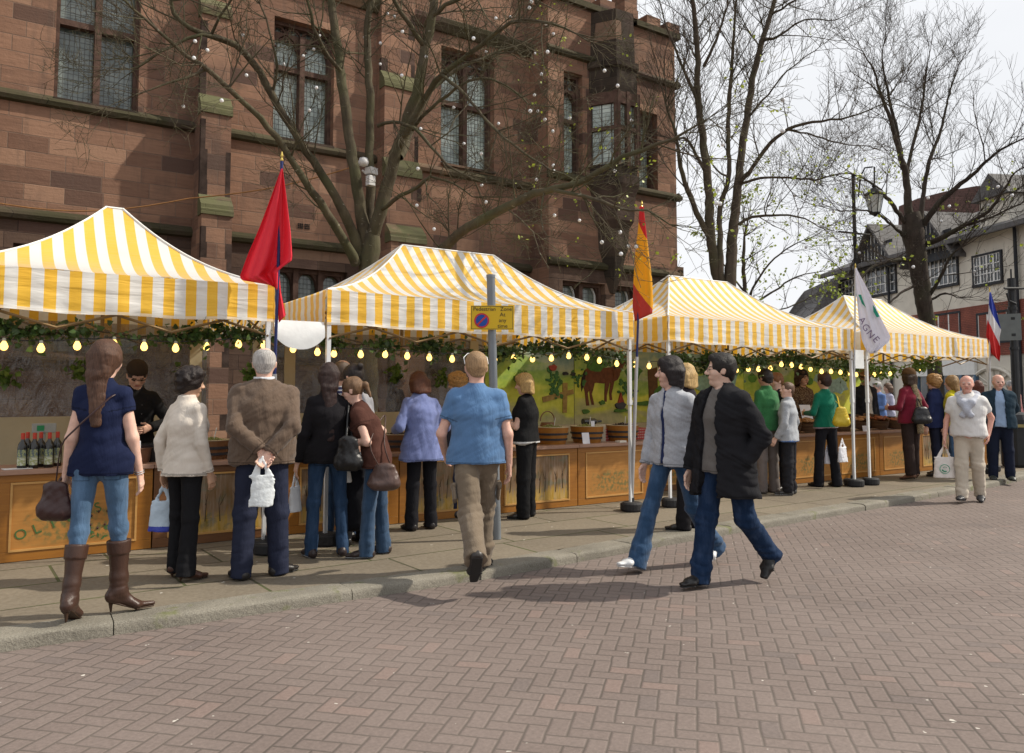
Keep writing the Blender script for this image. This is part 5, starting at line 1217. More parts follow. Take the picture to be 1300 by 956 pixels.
p = bxp(757); r = empty('bottle_lying', (p+.02, YC+.42, CT+.28), label='dark wrapped bottle lying on crates behind the olives', cat='bottle')
m = MB(); m.tube([(-.16,0,0),(.05,0,0),(.10,0,0),(.17,0,.0)], [.045,.045,.02,.018], 12); m.build('glass', BOT, r); m = MB(); m.bx(-.2,.2,-.06,.06,-.28,-.045); m.build('stand', MT((.48,.42,.33), .7, name='card_box'), r)
def basket(x, y, rx, h, label, fill, Y=YC, tilt=0, dark=True):
    r = empty('wicker_basket', (x, Y+y, CT), label=label, cat='basket', group='wicker baskets on the far counters'); m = MB(); n = 26; vs = []
    for (f, q) in ((.82,0),(.95,.5),(1,1),(1.03,1.02),(.9,.95),(.8,.3)):
        for k in range(n): vs.append((rx*f*cos(2*pi*k/n), rx*.7*f*sin(2*pi*k/n), h*q+tilt*(sin(2*pi*k/n)*.5+.5)))
    m.add(vs, [(i*n+k, i*n+(k+1)%n, (i+1)*n+(k+1)%n, (i+1)*n+k) for i in range(5) for k in range(n)]+[tuple(range(n-1,-1,-1))]); m.build('weave', WICK, r, smooth=rad(30))
    m = MB(); q = random.Random(int(x*10)); 
    for k in range(26):
        a, rr = q.uniform(0,2*pi), rx*.8*q.random()**.5; c = Vector((rr*cos(a), rr*.7*sin(a), h*.75+tilt*.5+q.uniform(0,.05))); an = q.uniform(0,pi); d = Vector((cos(an),sin(an),q.uniform(-.2,.2)))*.05
        m.tube([c-d, c-d*.5, c+d*.5, c+d], [.012,.028,.028,.012], 7)
    m.build('bread', fill, r, smooth=True)
def wick_mat():
    t = NT('wicker'); x, y, z = t.sep(t.obj()); w_ = t.math('SINE', t.math('MULTIPLY', z, 260)); return t.done(t.pbr(t.ramp(w_, -.2, .9, (.05,.025,.012), (.17,.09,.04)), .7, .2, 0, t.bump(w_, .8, .008)))
WICK = wick_mat(); BRD = MT((.36,.19,.08), .7, .45, 25, .2, name='bread'); SAUS = MT((.28,.09,.04), .5, .5, 20, .2, name='sausage')
for i, (px_, y_, r_, t_) in enumerate([(1002,.3,.25,.1),(1022,.32,.25,.12),(1069,.25,.2,.0),(1090,.3,.26,.14),(1113,.3,.28,.14),(1134,.28,.25,.05),(1150,.3,.26,.05),(1178,.3,.28,.1),(985,.3,.22,.1)]):
    basket(ap(px_,545,YC+y_).x, y_, r_, .16, 'wicker basket of loaves, %s' % ['beside the boy in the grey hoodie','left of the woman in green','right of the yellow shoulder bag','between the yellow bag and the white flag pole','right of the white flag pole','left of the burgundy top','under the arm of the burgundy top','between the burgundy top and the navy jacket','behind the green jumper'][i], [BRD,BRD,SAUS,BRD,SAUS,SAUS,BRD,BRD,BRD][i], tilt=t_)
card(ap(1021,520,YC+.5).x, .45, CT+.12, .30, .36, 'large white price list board leaning beside the green top', 14, lines=4)
card(ap(1083,537,YC+.3).x, .05, CT, .20, .10, 'low white card on the counter below the white flag', 10, lines=1)
# ---- garlands, bulbs, hanging leaves
LEAF = None
def leaf_mat(c=(.045,.085,.018)):
    t = NT('leaf'); n = t.noise(t.obj(), 12, 3); d = t.n('ShaderNodeBsdfPrincipled'); cc = t.ramp(n, .3, .7, tuple(a*.5 for a in c), tuple(a*1.6 for a in c)); t.l(cc, d.inputs[0]); d.inputs['Roughness'].default_value = .5
    tr = t.n('ShaderNodeBsdfTranslucent'); t.l(cc, tr.inputs[0]); m = t.n('ShaderNodeMixShader'); m.inputs[0].default_value = .3; t.l(d.outputs[0], m.inputs[1]); t.l(tr.outputs[0], m.inputs[2]); return t.done(m.outputs[0])
LEAF = leaf_mat(); LIME = leaf_mat((.30,.36,.04)); LEAF2 = leaf_mat((.10,.17,.03))
def leaf(m, p, s, q, kind=0):
    d = Vector((q.gauss(0,1), q.gauss(0,1), q.gauss(0,1)-.4)).normalized(); u = d.cross(Vector((q.gauss(0,1),q.gauss(0,1),q.gauss(0,1)))).normalized(); n = d.cross(u)
    if kind: m.add([p, p+d*s*.5+u*s*.4, p+d*s, p+d*s*.5-u*s*.4], [(0,1,2,3)])
    else: m.add([p, p+d*s*.25+u*s*.5+n*s*.1, p+d*s*.6+u*s*.35, p+d*s*1.05, p+d*s*.6-u*s*.35, p+d*s*.25-u*s*.5+n*s*.1], [(0,1,2,3),(0,3,4,5)])
def garland(pts, Y, label, n=900, sp=.05, s=.055, mat=None):
    P = [ap(x, y, Y) for x, y in pts]; q = random.Random(len(pts)*7+int(P[0].x*5)); r = empty('ivy_garland', P[0], label=label, cat='garland', group='ivy garlands under the tents'); m = MB(); O = P[0]
    cum = [0]
    for a, b in zip(P[:-1], P[1:]): cum.append(cum[-1]+(b-a).length)
    tot = cum[-1]
    def at(d):
        for i in range(len(P)-1):
            if d <= cum[i+1]: return P[i].lerp(P[i+1], (d-cum[i])/(cum[i+1]-cum[i]+1e-9))
        return P[-1]
    cl = [q.uniform(0, tot) for _ in range(int(tot*5))]
    for k in range(n):
        c = at(min(tot, max(0, q.choice(cl)+q.gauss(0,.06) if q.random() < .75 else q.uniform(0,tot)))) ; rr = sp*(1.15 if q.random() < .5 else .6)
        leaf(m, c-O+Vector((q.gauss(0,rr*.6), q.gauss(0,rr), q.gauss(-.01,rr))), s*q.uniform(.6,1.3), q)
    m.build('leaves', mat or LEAF, r); m = MB(); m.tube([p-O for p in P], .007, 5); m.build('stem', MT((.04,.03,.015), name='stem'), r)
garland([(-60,411),(0,413),(30,418),(60,424),(90,420),(120,420),(150,424),(175,428),(195,426),(215,428),(232,424),(260,425),(285,420),(310,424),(345,424)], 7.66, 'ivy garland under the leftmost tent above the bulbs', 900)
garland([(415,434),(430,435),(455,438),(480,436),(505,440),(530,438),(555,440),(580,443),(600,446),(640,447),(670,444),(695,438),(715,436),(735,443),(760,449),(790,455),(803,458)], 7.72, 'ivy garland under the second tent', 1300, .055)
garland([(842,456),(870,458),(900,460),(930,462),(960,459),(990,452),(1020,456),(1050,462),(1083,468)], 7.75, 'dense green garland under the third tent', 1700, .075)
garland([(1100,468),(1120,472),(1140,470),(1160,467),(1175,460),(1190,458)], 7.8, 'green garland under the farthest tent', 700, .07, mat=LEAF2)
BULB = emis((1.0,.60,.15), 3.6, 'bulb_glass'); CAPM = MT((.5,.5,.42), .5, name='bulb_cap')
def bulbs(pts, Y, label, cpts=None):
    P = [ap(x, y, Y) for x, y in pts]; O = P[0]; r = empty('string_lights', O, label=label, cat='string lights', group='strings of warm bulbs'); m = MB()
    c = []
    for i, p in enumerate(P):
        c.append(p+Vector((0,.0,.055)));
        if i < len(P)-1: c.append((p+P[i+1])/2+Vector((0,0,.045)))
    m.tube([v-O for v in c], .005, 5); m.build('cable', MT((.03,.03,.03), name='cable'), r)
    for i, p in enumerate(P):
        b = MB(); b.lathe((0,0,0), [(.004,-.045),(.018,-.040),(.029,-.022),(.030,-.008),(.022,.014),(.014,.028),(.012,.034)], 14); o = b.build('bulb', BULB, r, smooth=True); o.location = p-O
        b = MB(); b.lathe((0,0,0), [(.0145,.032),(.0145,.056),(.006,.06)], 10); o2 = b.build('cap', CAPM, o)
bulbs([(-38,436),(5,438),(52,441),(98,438),(145,436),(183,439),(223,441),(262,439),(303,436),(335,437),(372,442)], 7.62, 'string of warm bulbs under the leftmost tent')
bulbs([(403,446),(424,448),(458,449),(489,449),(517,451),(545,453),(574,455),(601,453),(628,455),(652,454),(676,455),(700,454),(722,451),(745,453),(761,457),(783,461),(806,462)], 7.66, 'string of warm bulbs under the second tent')
bulbs([(824,464),(845,462),(870,462),(935,469),(950,468),(963,468),(978,467),(992,462),(1005,463),(1017,465),(1029,468),(1043,471),(1055,471),(1067,472),(1078,473),(1087,475)], 7.70, 'string of warm bulbs under the third tent')
bulbs([(1100,476),(1110,475),(1119,474),(1130,474),(1150,472),(1168,467)], 7.8, 'short string of warm bulbs under the farthest tent')
for i, (x, y) in enumerate([(5,478),(105,466),(237,474),(320,476),(503,474),(560,478),(662,480)]):
    p = ap(x, y, YB-.22); q = random.Random(i); m = MB()
    for k in range(46): leaf(m, Vector((q.gauss(0,.055), q.gauss(0,.02), q.uniform(-.11,.11))), .075, q)
    o = m.build('vine_sprig', LEAF2, label='green leaf sprig on the clear screen, %s' % ['at the left edge','beside the head of the woman in navy','right of the trader in black','left of the bald head','between the ponytail and the lavender jacket','above the short blonde hair','right of the grey post'][i], cat='leaf sprig', group='leaf sprigs on the clear screens'); o.location = p
# ---- flags
def flagpole(base, tip, label, c1, base2=True, th=.022, join_=.45, finial=True, D=None):
    b = gp(*base, PZ); dd = D or (b-CAM).dot(FW); t = dp(tip[0], tip[1], dd); r = empty('flagpole', b, label=label, cat='flagpole'); v = t-b; m = MB()
    m.tube([Vector((0,0,.08)), v*join_], th, 12); m.build('lower_pole', ALU, r)
    m = MB(); m.tube([v*join_, v*.985], th*.65, 10); m.build('upper_pole', c1, r)
    if finial: m = MB(); m.lathe(v*.985, [(.012,0),(.016,.01),(.008,.03),(.014,.05),(.004,.09)], 10); m.build('finial', MT((.6,.45,.12), .3, metal=.8, name='brass'), r)
    if base2: m = MB(); m.lathe((0,0,0), [(.13,0),(.145,.015),(.145,.085),(.125,.10),(.035,.10),(.035,.16)], 20); m.build('base', RUB, r)
    return b, v, dd
BLUEP = MT((.02,.03,.12), .4, .1, name='blue_pole')
def flag(rows, D, mat, label, fold=.03, nf=3.0, nu=36, nv=44, seed=0, twist=0):
    """rows: (v, y_left x,y ; y_right x,y) outline in the photograph, hung at distance D"""
    def lerp_rows(v):
        for a, b in zip(rows[:-1], rows[1:]):
            if v <= b[0]+1e-9:
                t = (v-a[0])/(b[0]-a[0]); return [a[i]+(b[i]-a[i])*t for i in range(1,5)]
    O = dp(rows[0][1], rows[0][2], D); mb = MB(); mb.uv = []; vs = []
    for j in range(nv+1):
        v = j/nv; x0, y0, x1, y1 = lerp_rows(v)
        for i in range(nu+1):
            u = i/nu; w_ = v**.7; dep = fold*w_*(sin(u*pi*2*nf+1.2*v+seed)+.4*sin(u*pi*5*nf+seed*2)); p = dp(x0+(x1-x0)*u, y0+(y1-y0)*u, D+dep-.03)
            vs.append(p-O); mb.uv.append((u, v))
    mb.add(vs, [(j*(nu+1)+i, j*(nu+1)+i+1, (j+1)*(nu+1)+i+1, (j+1)*(nu+1)+i) for j in range(nv) for i in range(nu)])
    o = mb.build('flag', mat, smooth=True, label=label, cat='flag'); o.location = O; s = o.modifiers.new('s', 'SOLIDIFY'); s.thickness = .002
    return o
def flag_mat(fn, nm='flag_cloth'):
    t = NT(nm); u, v, _ = t.sep(t.uv()); c = fn(t, u, v); d = t.n('ShaderNodeBsdfPrincipled'); t.inp(d, 'Base Color', c4(c)); d.inputs['Roughness'].default_value = .7
    t.l(t.bump(t.noise(t.obj(), 9, 3, .5, .6), .3, .03), d.inputs['Normal'])
    tr = t.n('ShaderNodeBsdfTranslucent'); t.inp(tr, 0, c4(c)); m = t.n('ShaderNodeMixShader'); m.inputs[0].default_value = .3; t.l(d.outputs[0], m.inputs[1]); t.l(tr.outputs[0], m.inputs[2]); return t.done(m.outputs[0])
b, v, d1 = flagpole((341,702), (358,197), 'blue flagpole carrying the plain red flag beside the leftmost tent', BLUEP, D=None)
RED = flag_mat(lambda t, u, v: (.82,.028,.055))
flag([(0,357,214,359,214),(.25,344,250,364,252),(.5,329,290,369,295),(.72,315,322,371,325),(.80,304,352,370,331),(.86,308,356,353,343),(1.0,345,362,352,368)], d1, RED, 'plain red flag hanging in folds between the first two tents', .06, 1.6)
flag([(0,350,340,354,340),(.5,351,370,357,372),(1,354,410,363,400)], d1+.04, RED, 'narrow hanging tail of the red flag below its main fold', .01, 1)
b, v, d2 = flagpole((802,648), (815,258), 'metal flagpole with the red and yellow flag right of the second tent', BLUEP, join_=.5)
def spain(t, u, v):
    c = t.math('ADD', v, t.math('MULTIPLY', u, -.0)); top = t.math('ADD', v, t.math('MULTIPLY', t.math('SUBTRACT', 1.0, u), .16)); bot = t.math('SUBTRACT', v, t.math('MULTIPLY', u, .26))
    return t.mix(t.math('GREATER_THAN', bot, .70), t.mix(t.math('LESS_THAN', top, .30), (.95,.48,.01), (.75,.025,.03)), (.60,.05,.03))
flag([(0,812,262,817,262),(.2,810,290,820,290),(.45,806,325,824,325),(.7,804,360,828,358),(.9,803,390,829,385),(1,806,408,828,398)], d2, flag_mat(spain), 'red and yellow striped flag hanging on the pole right of the second tent', .025, .8)
b, v, d3 = flagpole((1083,616), (1086,337), 'tall metal pole with the white flag at the third tent corner', ALU, join_=.5, th=.022)
def bret(t, u, v):
    return (.80,.79,.86)
f = flag([(0,1086,340,1087,340),(.3,1087,372,1104,372),(.6,1090,403,1118,403),(.85,1094,432,1131,428),(.93,1099,443,1128,434),(1,1104,449,1112,448)], d3, flag_mat(bret), 'white flag with a green swoosh and dark lettering', .03, 1.5)
O = f.location; U = (RT*.62-UP*.78).normalized(); Wd = U.cross(FW).normalized(); 
def onflag(x, y, off=.07): return dp(x, y, d3-off)-O
m = MB(); Mx = Matrix(((U.x, (Wd).x, -FW.x, 0), (U.y, Wd.y, -FW.y, 0), (U.z, Wd.z, -FW.z, 0), (0,0,0,1)))
if (Mx.to_3x3() @ Vector((0,1,0))).z < 0: Mx = Matrix(((U.x, -Wd.x, -FW.x, 0), (U.y, -Wd.y, -FW.y, 0), (U.z, -Wd.z, -FW.z, 0), (0,0,0,1)))
for ch, (x, y) in zip('AGNE', ((1094.5,407),(1099,416),(1105,424.5),(1112,431))): m.text(ch, .155, Matrix.Translation(onflag(x, y)) @ Mx, .001)
m.build('lettering', MT((.16,.12,.20), .7, name='flag_ink'), f)
m = MB()
for A in ([(1089.5,374),(1093,374),(1096,383),(1099.5,391),(1094,385)], [(1108,387),(1111,391),(1116.5,402),(1113,403),(1109,396)]):
    P = [onflag(x, y) for x, y in A]; P2 = [p-FW*.003 for p in P]; n = len(P); m.add(P2+P, [tuple(range(n)), tuple(range(2*n-1,n-1,-1))]+[(i,(i+1)%n,(i+1)%n+n,i+n) for i in range(n)])
m.build('swoosh', MT((.01,.24,.15), .7, name='flag_ink_green'), f)
b, v, d4 = flagpole((1256,601), (1256.5,367), 'metal flagpole with the tricolour at the farthest tent corner', ALU, join_=.55, th=.025)
def fran(t, u, v):
    s = t.math('SUBTRACT', v, t.math('MULTIPLY', u, .34)); return t.mix(t.math('GREATER_THAN', s, .46), t.mix(t.math('GREATER_THAN', s, .20), (.02,.05,.38), (.74,.74,.76)), (.62,.03,.03))
flag([(0,1256,371,1258,371),(.3,1255,395,1265,395),(.55,1253,412,1271,419),(.7,1252,426,1269,428),(.9,1258,448,1270,450),(1,1263,453,1269,459)], d4, flag_mat(fran), 'blue white and red tricolour flag by the farthest tent', .04, 1.4)
# ---- pedestrian zone sign
b = gp(631, 684, PZ); dd = (b-CAM).dot(FW); t_ = dp(623, 350, dd); sg = empty('zone_sign', b, label='grey post carrying a yellow pedestrian zone plate with a no waiting roundel', cat='road sign')
m = MB(); m.tube([(0,0,0), t_-b], .043, 16); m.lathe(t_-b, [(.046,-.02),(.046,.008),(.02,.014)], 16); m.build('post', MT((.20,.22,.24), .45, .1, 5, .05, metal=.3, name='galvanised'), sg, smooth=rad(40))
pc = dp(625, 403.5, dd)-FW*.055-b; sx = 54*dd/1000; sz = 30.5*dd/1000
Ms = Matrix.Translation(pc) @ Matrix.Rotation(-H0+.02, 4, 'Z'); Mt = Ms @ Matrix.Rotation(pi/2, 4, 'X')
YEL = MT((.62,.40,.012), .4, .06, 3, .03, name='yellow_plate'); INK = MT((.03,.025,.02), .5, 0, name='black_ink')
def tm(mb): mb.v = [tuple(Ms @ Vector(v)) for v in mb.v]; return mb
m = MB(); m.bx(-sx/2, sx/2, -.004, .0, -sz/2, sz/2); pl_o = tm(m).build('plate', YEL, sg)
m = MB(); e = .004; 
for a in ((-sx/2+.006,sx/2-.006,sz/2-.010,sz/2-.006),(-sx/2+.006,sx/2-.006,-sz/2+.006,-sz/2+.010)): m.bx(a[0],a[1],-.0055,-.0045,a[2],a[3])
for a in ((-sx/2+.006,-sx/2+.010),(sx/2-.010,sx/2-.006)): m.bx(a[0],a[1],-.0055,-.0045,-sz/2+.010,sz/2-.010)
tm(m).build('border', INK, pl_o)
m = MB(); T2 = lambda x, z: Mt @ Matrix.Translation((x, z, .0062))
m.text('Pedestrian', .054, T2(-.078, .086), .0006); m.text('Zone', .054, T2(.140, .086), .0006); m.text('At', .056, T2(.105, .030), .0006); m.text('any', .056, T2(.105, -.028), .0006); m.text('time', .056, T2(.105, -.086), .0006); m.build('lettering', INK, pl_o)
def disc(r0, y, n=32, cx=-.105, cz=-.030): return [(cx+r0*cos(2*pi*i/n), y, cz+r0*sin(2*pi*i/n)) for i in range(n)]
m = MB(); m.add(disc(.076,-.0062)+disc(.076,-.0045), [tuple(range(32))]+[(i,i+32,(i+1)%32+32,(i+1)%32) for i in range(32)]); tm(m).build('roundel', MT((.50,.03,.03), .4, name='red_ring'), pl_o)
m = MB(); m.add(disc(.060,-.0072)+disc(.060,-.0063), [tuple(range(32))]+[(i,i+32,(i+1)%32+32,(i+1)%32) for i in range(32)]); tm(m).build('roundel_centre', MT((.01,.06,.30), .4, name='blue_disc'), pl_o)
m = MB(); m.box((-.105,-.0078,-.030), (.125,.001,.016), mx=Matrix.Rotation(rad(-45),4,'Y')); m.v = [v for v in m.v]; tm(m).build('slash', MT((.50,.03,.03), .4, name='red_ring'), pl_o)
m = MB()
for z in (-.05,.05): q = t_-b; k = (pc.z+z)/q.z; m.lathe(Vector((q.x*k, q.y*k, pc.z+z)), [(.047,-.012),(.047,.012)], 14)
m.build('clamp', ALU, sg)
# ------------------------------------------------------------ trees
def bark_mat(c1=(.17,.14,.09), c2=(.07,.055,.04), gr=(.10,.11,.05)):
    t = NT('bark'); o = t.obj(); n = t.noise(t.vscale(o, (1,1,.5)), 6, 5, .65); c = t.ramp(n, .3, .7, c2, c1); c = t.mix(t.math('MULTIPLY', t.ramp(t.noise(o, 1.6, 4), .45, .65), .6), c, gr)
    c = t.mix(t.ramp(t.noise(t.vscale(o,(1,1,2)), 9, 3), .66, .74), c, (.27,.25,.19)); return t.done(t.pbr(c, .9, .15, 0, t.bump(t.noise(t.vscale(o, (1,1,.4)), 22, 5, .7), .7, .02)))
BARK = bark_mat((.125,.105,.068), (.055,.044,.032), (.08,.085,.04)); BARKD = bark_mat((.075,.06,.05), (.035,.028,.024), (.05,.05,.03)); BARKM = bark_mat((.11,.085,.065), (.05,.04,.032), (.08,.08,.045))
class Tubes:
    def __init__(s): s.V = []; s.F = []; s.n = 0
    def add(s, P, R, n):
        P = np.asarray(P); N = len(P); T = np.gradient(P, axis=0); T /= np.linalg.norm(T, axis=1)[:, None]+1e-9
        a = np.array([.3,.8,.5]); U = np.cross(T, a); U /= np.linalg.norm(U, axis=1)[:, None]+1e-9; W_ = np.cross(T, U)
        q = np.arange(n)*2*np.pi/n; R = np.asarray(R)[:, None, None]
        V = P[:, None, :]+R*(np.cos(q)[None, :, None]*U[:, None, :]+np.sin(q)[None, :, None]*W_[:, None, :]); s.V.append(V.reshape(-1, 3))
        i = np.arange(N-1)[:, None]; k = np.arange(n)[None, :]; k2 = (k+1) % n
        F = np.stack([i*n+k, i*n+k2, (i+1)*n+k2, (i+1)*n+k], -1).reshape(-1, 4)+s.n; s.F.append(F); s.n += N*n
    def build(s, name, mat, parent, O):
        return npmesh(name, np.concatenate(s.V)-np.array(O), np.concatenate(s.F), mat, parent)
def smooth_path(P, R, step):
    P = np.asarray(P, float); R = np.asarray(R, float); oP, oR = [], []
    for i in range(len(P)-1):
        p0, p1, p2, p3 = P[max(i-1,0)], P[i], P[i+1], P[min(i+2,len(P)-1)]; n = max(2, int(np.linalg.norm(p2-p1)/step))
        for k in range(n):
            t = k/n; oP.append(.5*((2*p1)+(p2-p0)*t+(2*p0-5*p1+4*p2-p3)*t*t+(3*p1-p0-3*p2+p3)*t**3)); oR.append(R[i]+(R[i+1]-R[i])*t)
    oP.append(P[-1]); oR.append(R[-1]); return np.array(oP), np.array(oR)
def nz(v): return v/(np.linalg.norm(v)+1e-9)
def twig(T, rs, p, d, L, r, lev, up, tips, dens, minr=.0022):
    n = 5 if L > .5 else 4; P = [p]; dd = d.copy(); 
    for i in range(n-1):
        dd = nz(dd+rs.normal(0, .16, 3)+np.array([0,0,up])*.12); P.append(P[-1]+dd*L/(n-1))
    R = np.linspace(r, max(minr*.6, r*.35), n); T.add(P, R, 5 if r > .012 else (4 if r > .006 else 3))
    if lev <= 0: tips.append(P[-1]); return
    m = max(2, int(dens*(L/.5)**.5*(3.2 if lev > 1 else 3.6)))
    for k in range(m):
        t = rs.uniform(.18, 1); i = min(n-2, int(t*(n-1))); q = P[i]+(P[i+1]-P[i])*(t*(n-1)-i); td = nz(P[i+1]-P[i])
        s = nz(rs.normal(0,1,3)); s = nz(s-td*s.dot(td)); nd = nz(td*rs.uniform(.45,1.0)+s*rs.uniform(.5,1.0)+np.array([0,0,up*.35]))
        twig(T, rs, q, nd, L*rs.uniform(.40,.72)*(1.1-.4*t), max(minr, R[i]*.62), lev-1, up, tips, dens, minr)
def tree(base, limbs, label, kind, seed, bark=BARK, rsc=1.0, side=(1.3, 2), L0=1.1, up=1.0, dens=1.0, leaves=0, leafbox=None, group='leafless street trees', minr=.0025, trunk_n=14, lcol=None, lsz=.05):
    """limbs: list of ([(x, y, D, r)], [spawn density factor]) in photograph coordinates with their distance"""
    rs = np.random.RandomState(seed); root = empty('bare_tree', base, label=label, cat='tree', group=group); Tt, Tb, tips = Tubes(), Tubes(), []
    for (pts, sp, istrunk) in limbs:
        P = [np.array(p[:3]) if len(p) == 4 and p[3] < 0 else np.array(dp(*p[:3])) if not isinstance(p[0], Vector) else np.array(p[0]) for p in pts]
        R = [abs(p[-1]) for p in pts]; R = R if istrunk == 2 else [r*rsc for r in R]; P, R = smooth_path(P, R, .16); P[1:-1] += rs.normal(0, .010, (len(P)-2, 3))
        R = R*(1+rs.uniform(-.05,.05,len(R))); (Tt if istrunk else Tb).add(P, R, trunk_n if istrunk else (9 if R.max() > .04 else 6))
        if sp:
            L = np.linalg.norm(np.diff(P, axis=0), axis=1).sum(); m = int(L*side[0]*sp)
            for k in range(m):
                i = int(len(P)*(rs.uniform(.12 if not istrunk else .5, 1)**.8)) % len(P); i = min(i, len(P)-2); td = nz(P[i+1]-P[i]); s = nz(rs.normal(0,1,3)); s = nz(s-td*s.dot(td))
                nd = nz(td*rs.uniform(.3,.9)+s*.8+np.array([0,0,.35*up])); r = min(R[i]*.5, rs.uniform(.4,1)*minr*5); twig(Tb, rs, P[i], nd, L0*rs.uniform(.5,1.15), r, side[1], up, tips, dens, minr)
            tips.append(P[-1]); 
            for k in range(3): twig(Tb, rs, P[-1], nz(nz(P[-1]-P[-2])+rs.normal(0,.35,3)), L0*.8, max(minr*1.5,R[-1]*.8), side[1], up, tips, dens, minr)
    Tt.build('trunk', bark, root, base); Tb.build('branches', bark, root, base)
    if leaves:
        q = random.Random(seed); m = MB(); tp = [t for t in tips if leafbox is None or leafbox(t)]
        for k in range(leaves):
            t = q.choice(tp)
            for e in range(2): leaf(m, Vector(t)-Vector(base)+Vector((q.gauss(0,.04),q.gauss(0,.04),q.gauss(0,.04))), lsz*q.uniform(.5,1.2), q, 1)
        m.build('young_leaves', lcol or LIME, root)
    return root, tips
def proj(t):
    v = Vector(t)-CAM; D = v.dot(FW); return 650+1000*v.dot(RT)/D, 433-1000*v.dot(UP)/D, D
# tree 1 : multi stemmed, between first and second tents
D1 = 12.6; bs = dp(463, 430, D1); bs.z = PZ; G = lambda x, y, D: (x, y, D)
def lim(*p): return [(a[0], a[1], a[2], a[3]) for a in p]
t1 = [([ (Vector((bs.x, bs.y, 0)), .30), (468,380,D1,.20), (468,345,D1,.20), (470,315,D1,.20), (472,296,D1,.16)], 0, True),
      ([(473,300,D1,.15),(483,270,D1-.1,.14),(492,235,D1-.1,.135),(503,195,D1-.2,.125),(519,150,D1-.2,.12),(533,105,D1-.3,.11),(540,60,D1-.3,.10),(548,20,D1-.4,.09),(556,-60,D1-.4,.07)], .6, True),
      ([(466,310,D1,.15),(458,270,D1,.13),(452,225,D1,.115),(444,175,D1+.1,.11),(436,120,D1+.1,.105),(428,60,D1+.2,.095),(421,0,D1+.2,.085),(414,-60,D1+.3,.07)], .6, True),
      ([(470,320,D1,.12),(470,260,D1+.2,.10),(470,205,D1+.2,.095),(469,150,D1+.3,.09),(468,90,D1+.3,.085),(466,40,D1+.4,.075),(478,-30,D1+.5,.06)], .6, True),
      ([(458,325,D1,.13),(450,300,D1-.1,.115),(432,262,D1-.3,.10),(408,220,D1-.5,.085),(378,175,D1-.8,.080),(345,120,D1-1.0,.075),(322,80,D1-1.2,.07),(300,58,D1-1.4,.062),(268,45,D1-1.6,.055),(240,36,D1-1.8,.045),(222,18,D1-1.9,.035),(218,-10,D1-2,.03)], .75, False),
      ([(452,335,D1-.1,.12),(440,312,D1-.3,.10),(415,270,D1-.7,.085),(388,230,D1-1.0,.07),(352,175,D1-1.3,.065),(322,140,D1-1.6,.055),(290,112,D1-1.9,.048),(255,82,D1-2.2,.040),(222,58,D1-2.4,.032),(185,25,D1-2.7,.022),(160,2,D1-2.9,.016)], .8, False),
      ([(262,88,D1-2.1,.026),(235,98,D1-2.3,.022),(205,108,D1-2.5,.016),(172,120,D1-2.7,.010)], 1, False),
      ([(290,52,D1-1.5,.035),(255,44,D1-1.8,.034),(222,56,D1-2.0,.026),(192,76,D1-2.2,.018),(165,88,D1-2.4,.010)], 1, False),
      ([(507,190,D1-.2,.07),(520,160,D1-.5,.065),(545,115,D1-.7,.06),(560,95,D1-.9,.056),(585,78,D1-1.1,.05),(625,45,D1-1.4,.042),(660,25,D1-1.7,.034),(700,30,D1-2,.024),(730,42,D1-2.2,.016)], .9, False),
      ([(508,200,D1-.2,.075),(523,165,D1+.3,.070),(543,120,D1+.5,.065),(570,95,D1+.7,.055),(600,80,D1+.8,.040),(650,60,D1+1,.026)], .9, False),
      ([(480,160,D1-.2,.04),(500,155,D1-.5,.038),(525,163,D1-.8,.036),(548,185,D1-1,.030),(570,210,D1-1.2,.024),(600,228,D1-1.4,.018),(640,232,D1-1.6,.012)], 1.0, False),
      ([(524,165,D1-.2,.04),(545,140,D1-.6,.036),(580,112,D1-.9,.030),(610,100,D1-1.1,.024),(640,108,D1-1.3,.018),(670,132,D1-1.5,.012)], 1, False),
      ([(486,265,D1-.2,.05),(500,255,D1-.5,.045),(530,238,D1-.8,.040),(548,225,D1-1,.03),(575,232,D1-1.2,.02),(600,250,D1-1.3,.012)], 1, False),
      ([(478,350,D1,.10),(520,345,D1-.6,.10),(560,318,D1-1.2,.10),(592,290,D1-1.6,.095),(630,270,D1-1.9,.085),(665,250,D1-2.2,.075),(705,240,D1-2.5,.062),(745,228,D1-2.8,.052),(790,200,D1-3.0,.040),(835,183,D1-3.2,.030),(868,170,D1-3.4,.020),(900,150,D1-3.5,.010)], .9, False),
      ([(700,240,D1-2.5,.04),(740,250,D1-2.9,.034),(780,262,D1-3.2,.026),(820,268,D1-3.4,.018),(850,285,D1-3.6,.010)], 1.1, False),
      ([(560,95,D1-.9,.035),(590,120,D1-1.4,.030),(640,175,D1-1.9,.024),(700,215,D1-2.3,.018),(740,232,D1-2.6,.012)], .9, False),
      ([(540,60,D1-.3,.06),(520,30,D1-.6,.05),(500,0,D1-.8,.04),(480,-40,D1-1,.03)], .8, False),
      ([(432,90,D1,.05),(410,60,D1-.4,.04),(395,20,D1-.7,.03),(385,-20,D1-.9,.02)], .8, False),
      ([(345,120,D1-1,.03),(352,85,D1-1.2,.026),(345,45,D1-1.4,.02),(330,5,D1-1.5,.014)], 1, False),
      ([(268,45,D1-1.6,.03),(280,20,D1-1.8,.024),(300,-10,D1-2,.016)], 1, False),
      ([(548,20,D1-.4,.05),(590,-5,D1-.8,.04),(640,-20,D1-1.2,.03)], .9, False)]
def fixp(pts):
    o = []
    for p in pts: o.append(p)
    return o
t1 = [([(p if len(p) == 4 else p) for p in L], s, k) for L, s, k in t1]
def dense(x):  return x
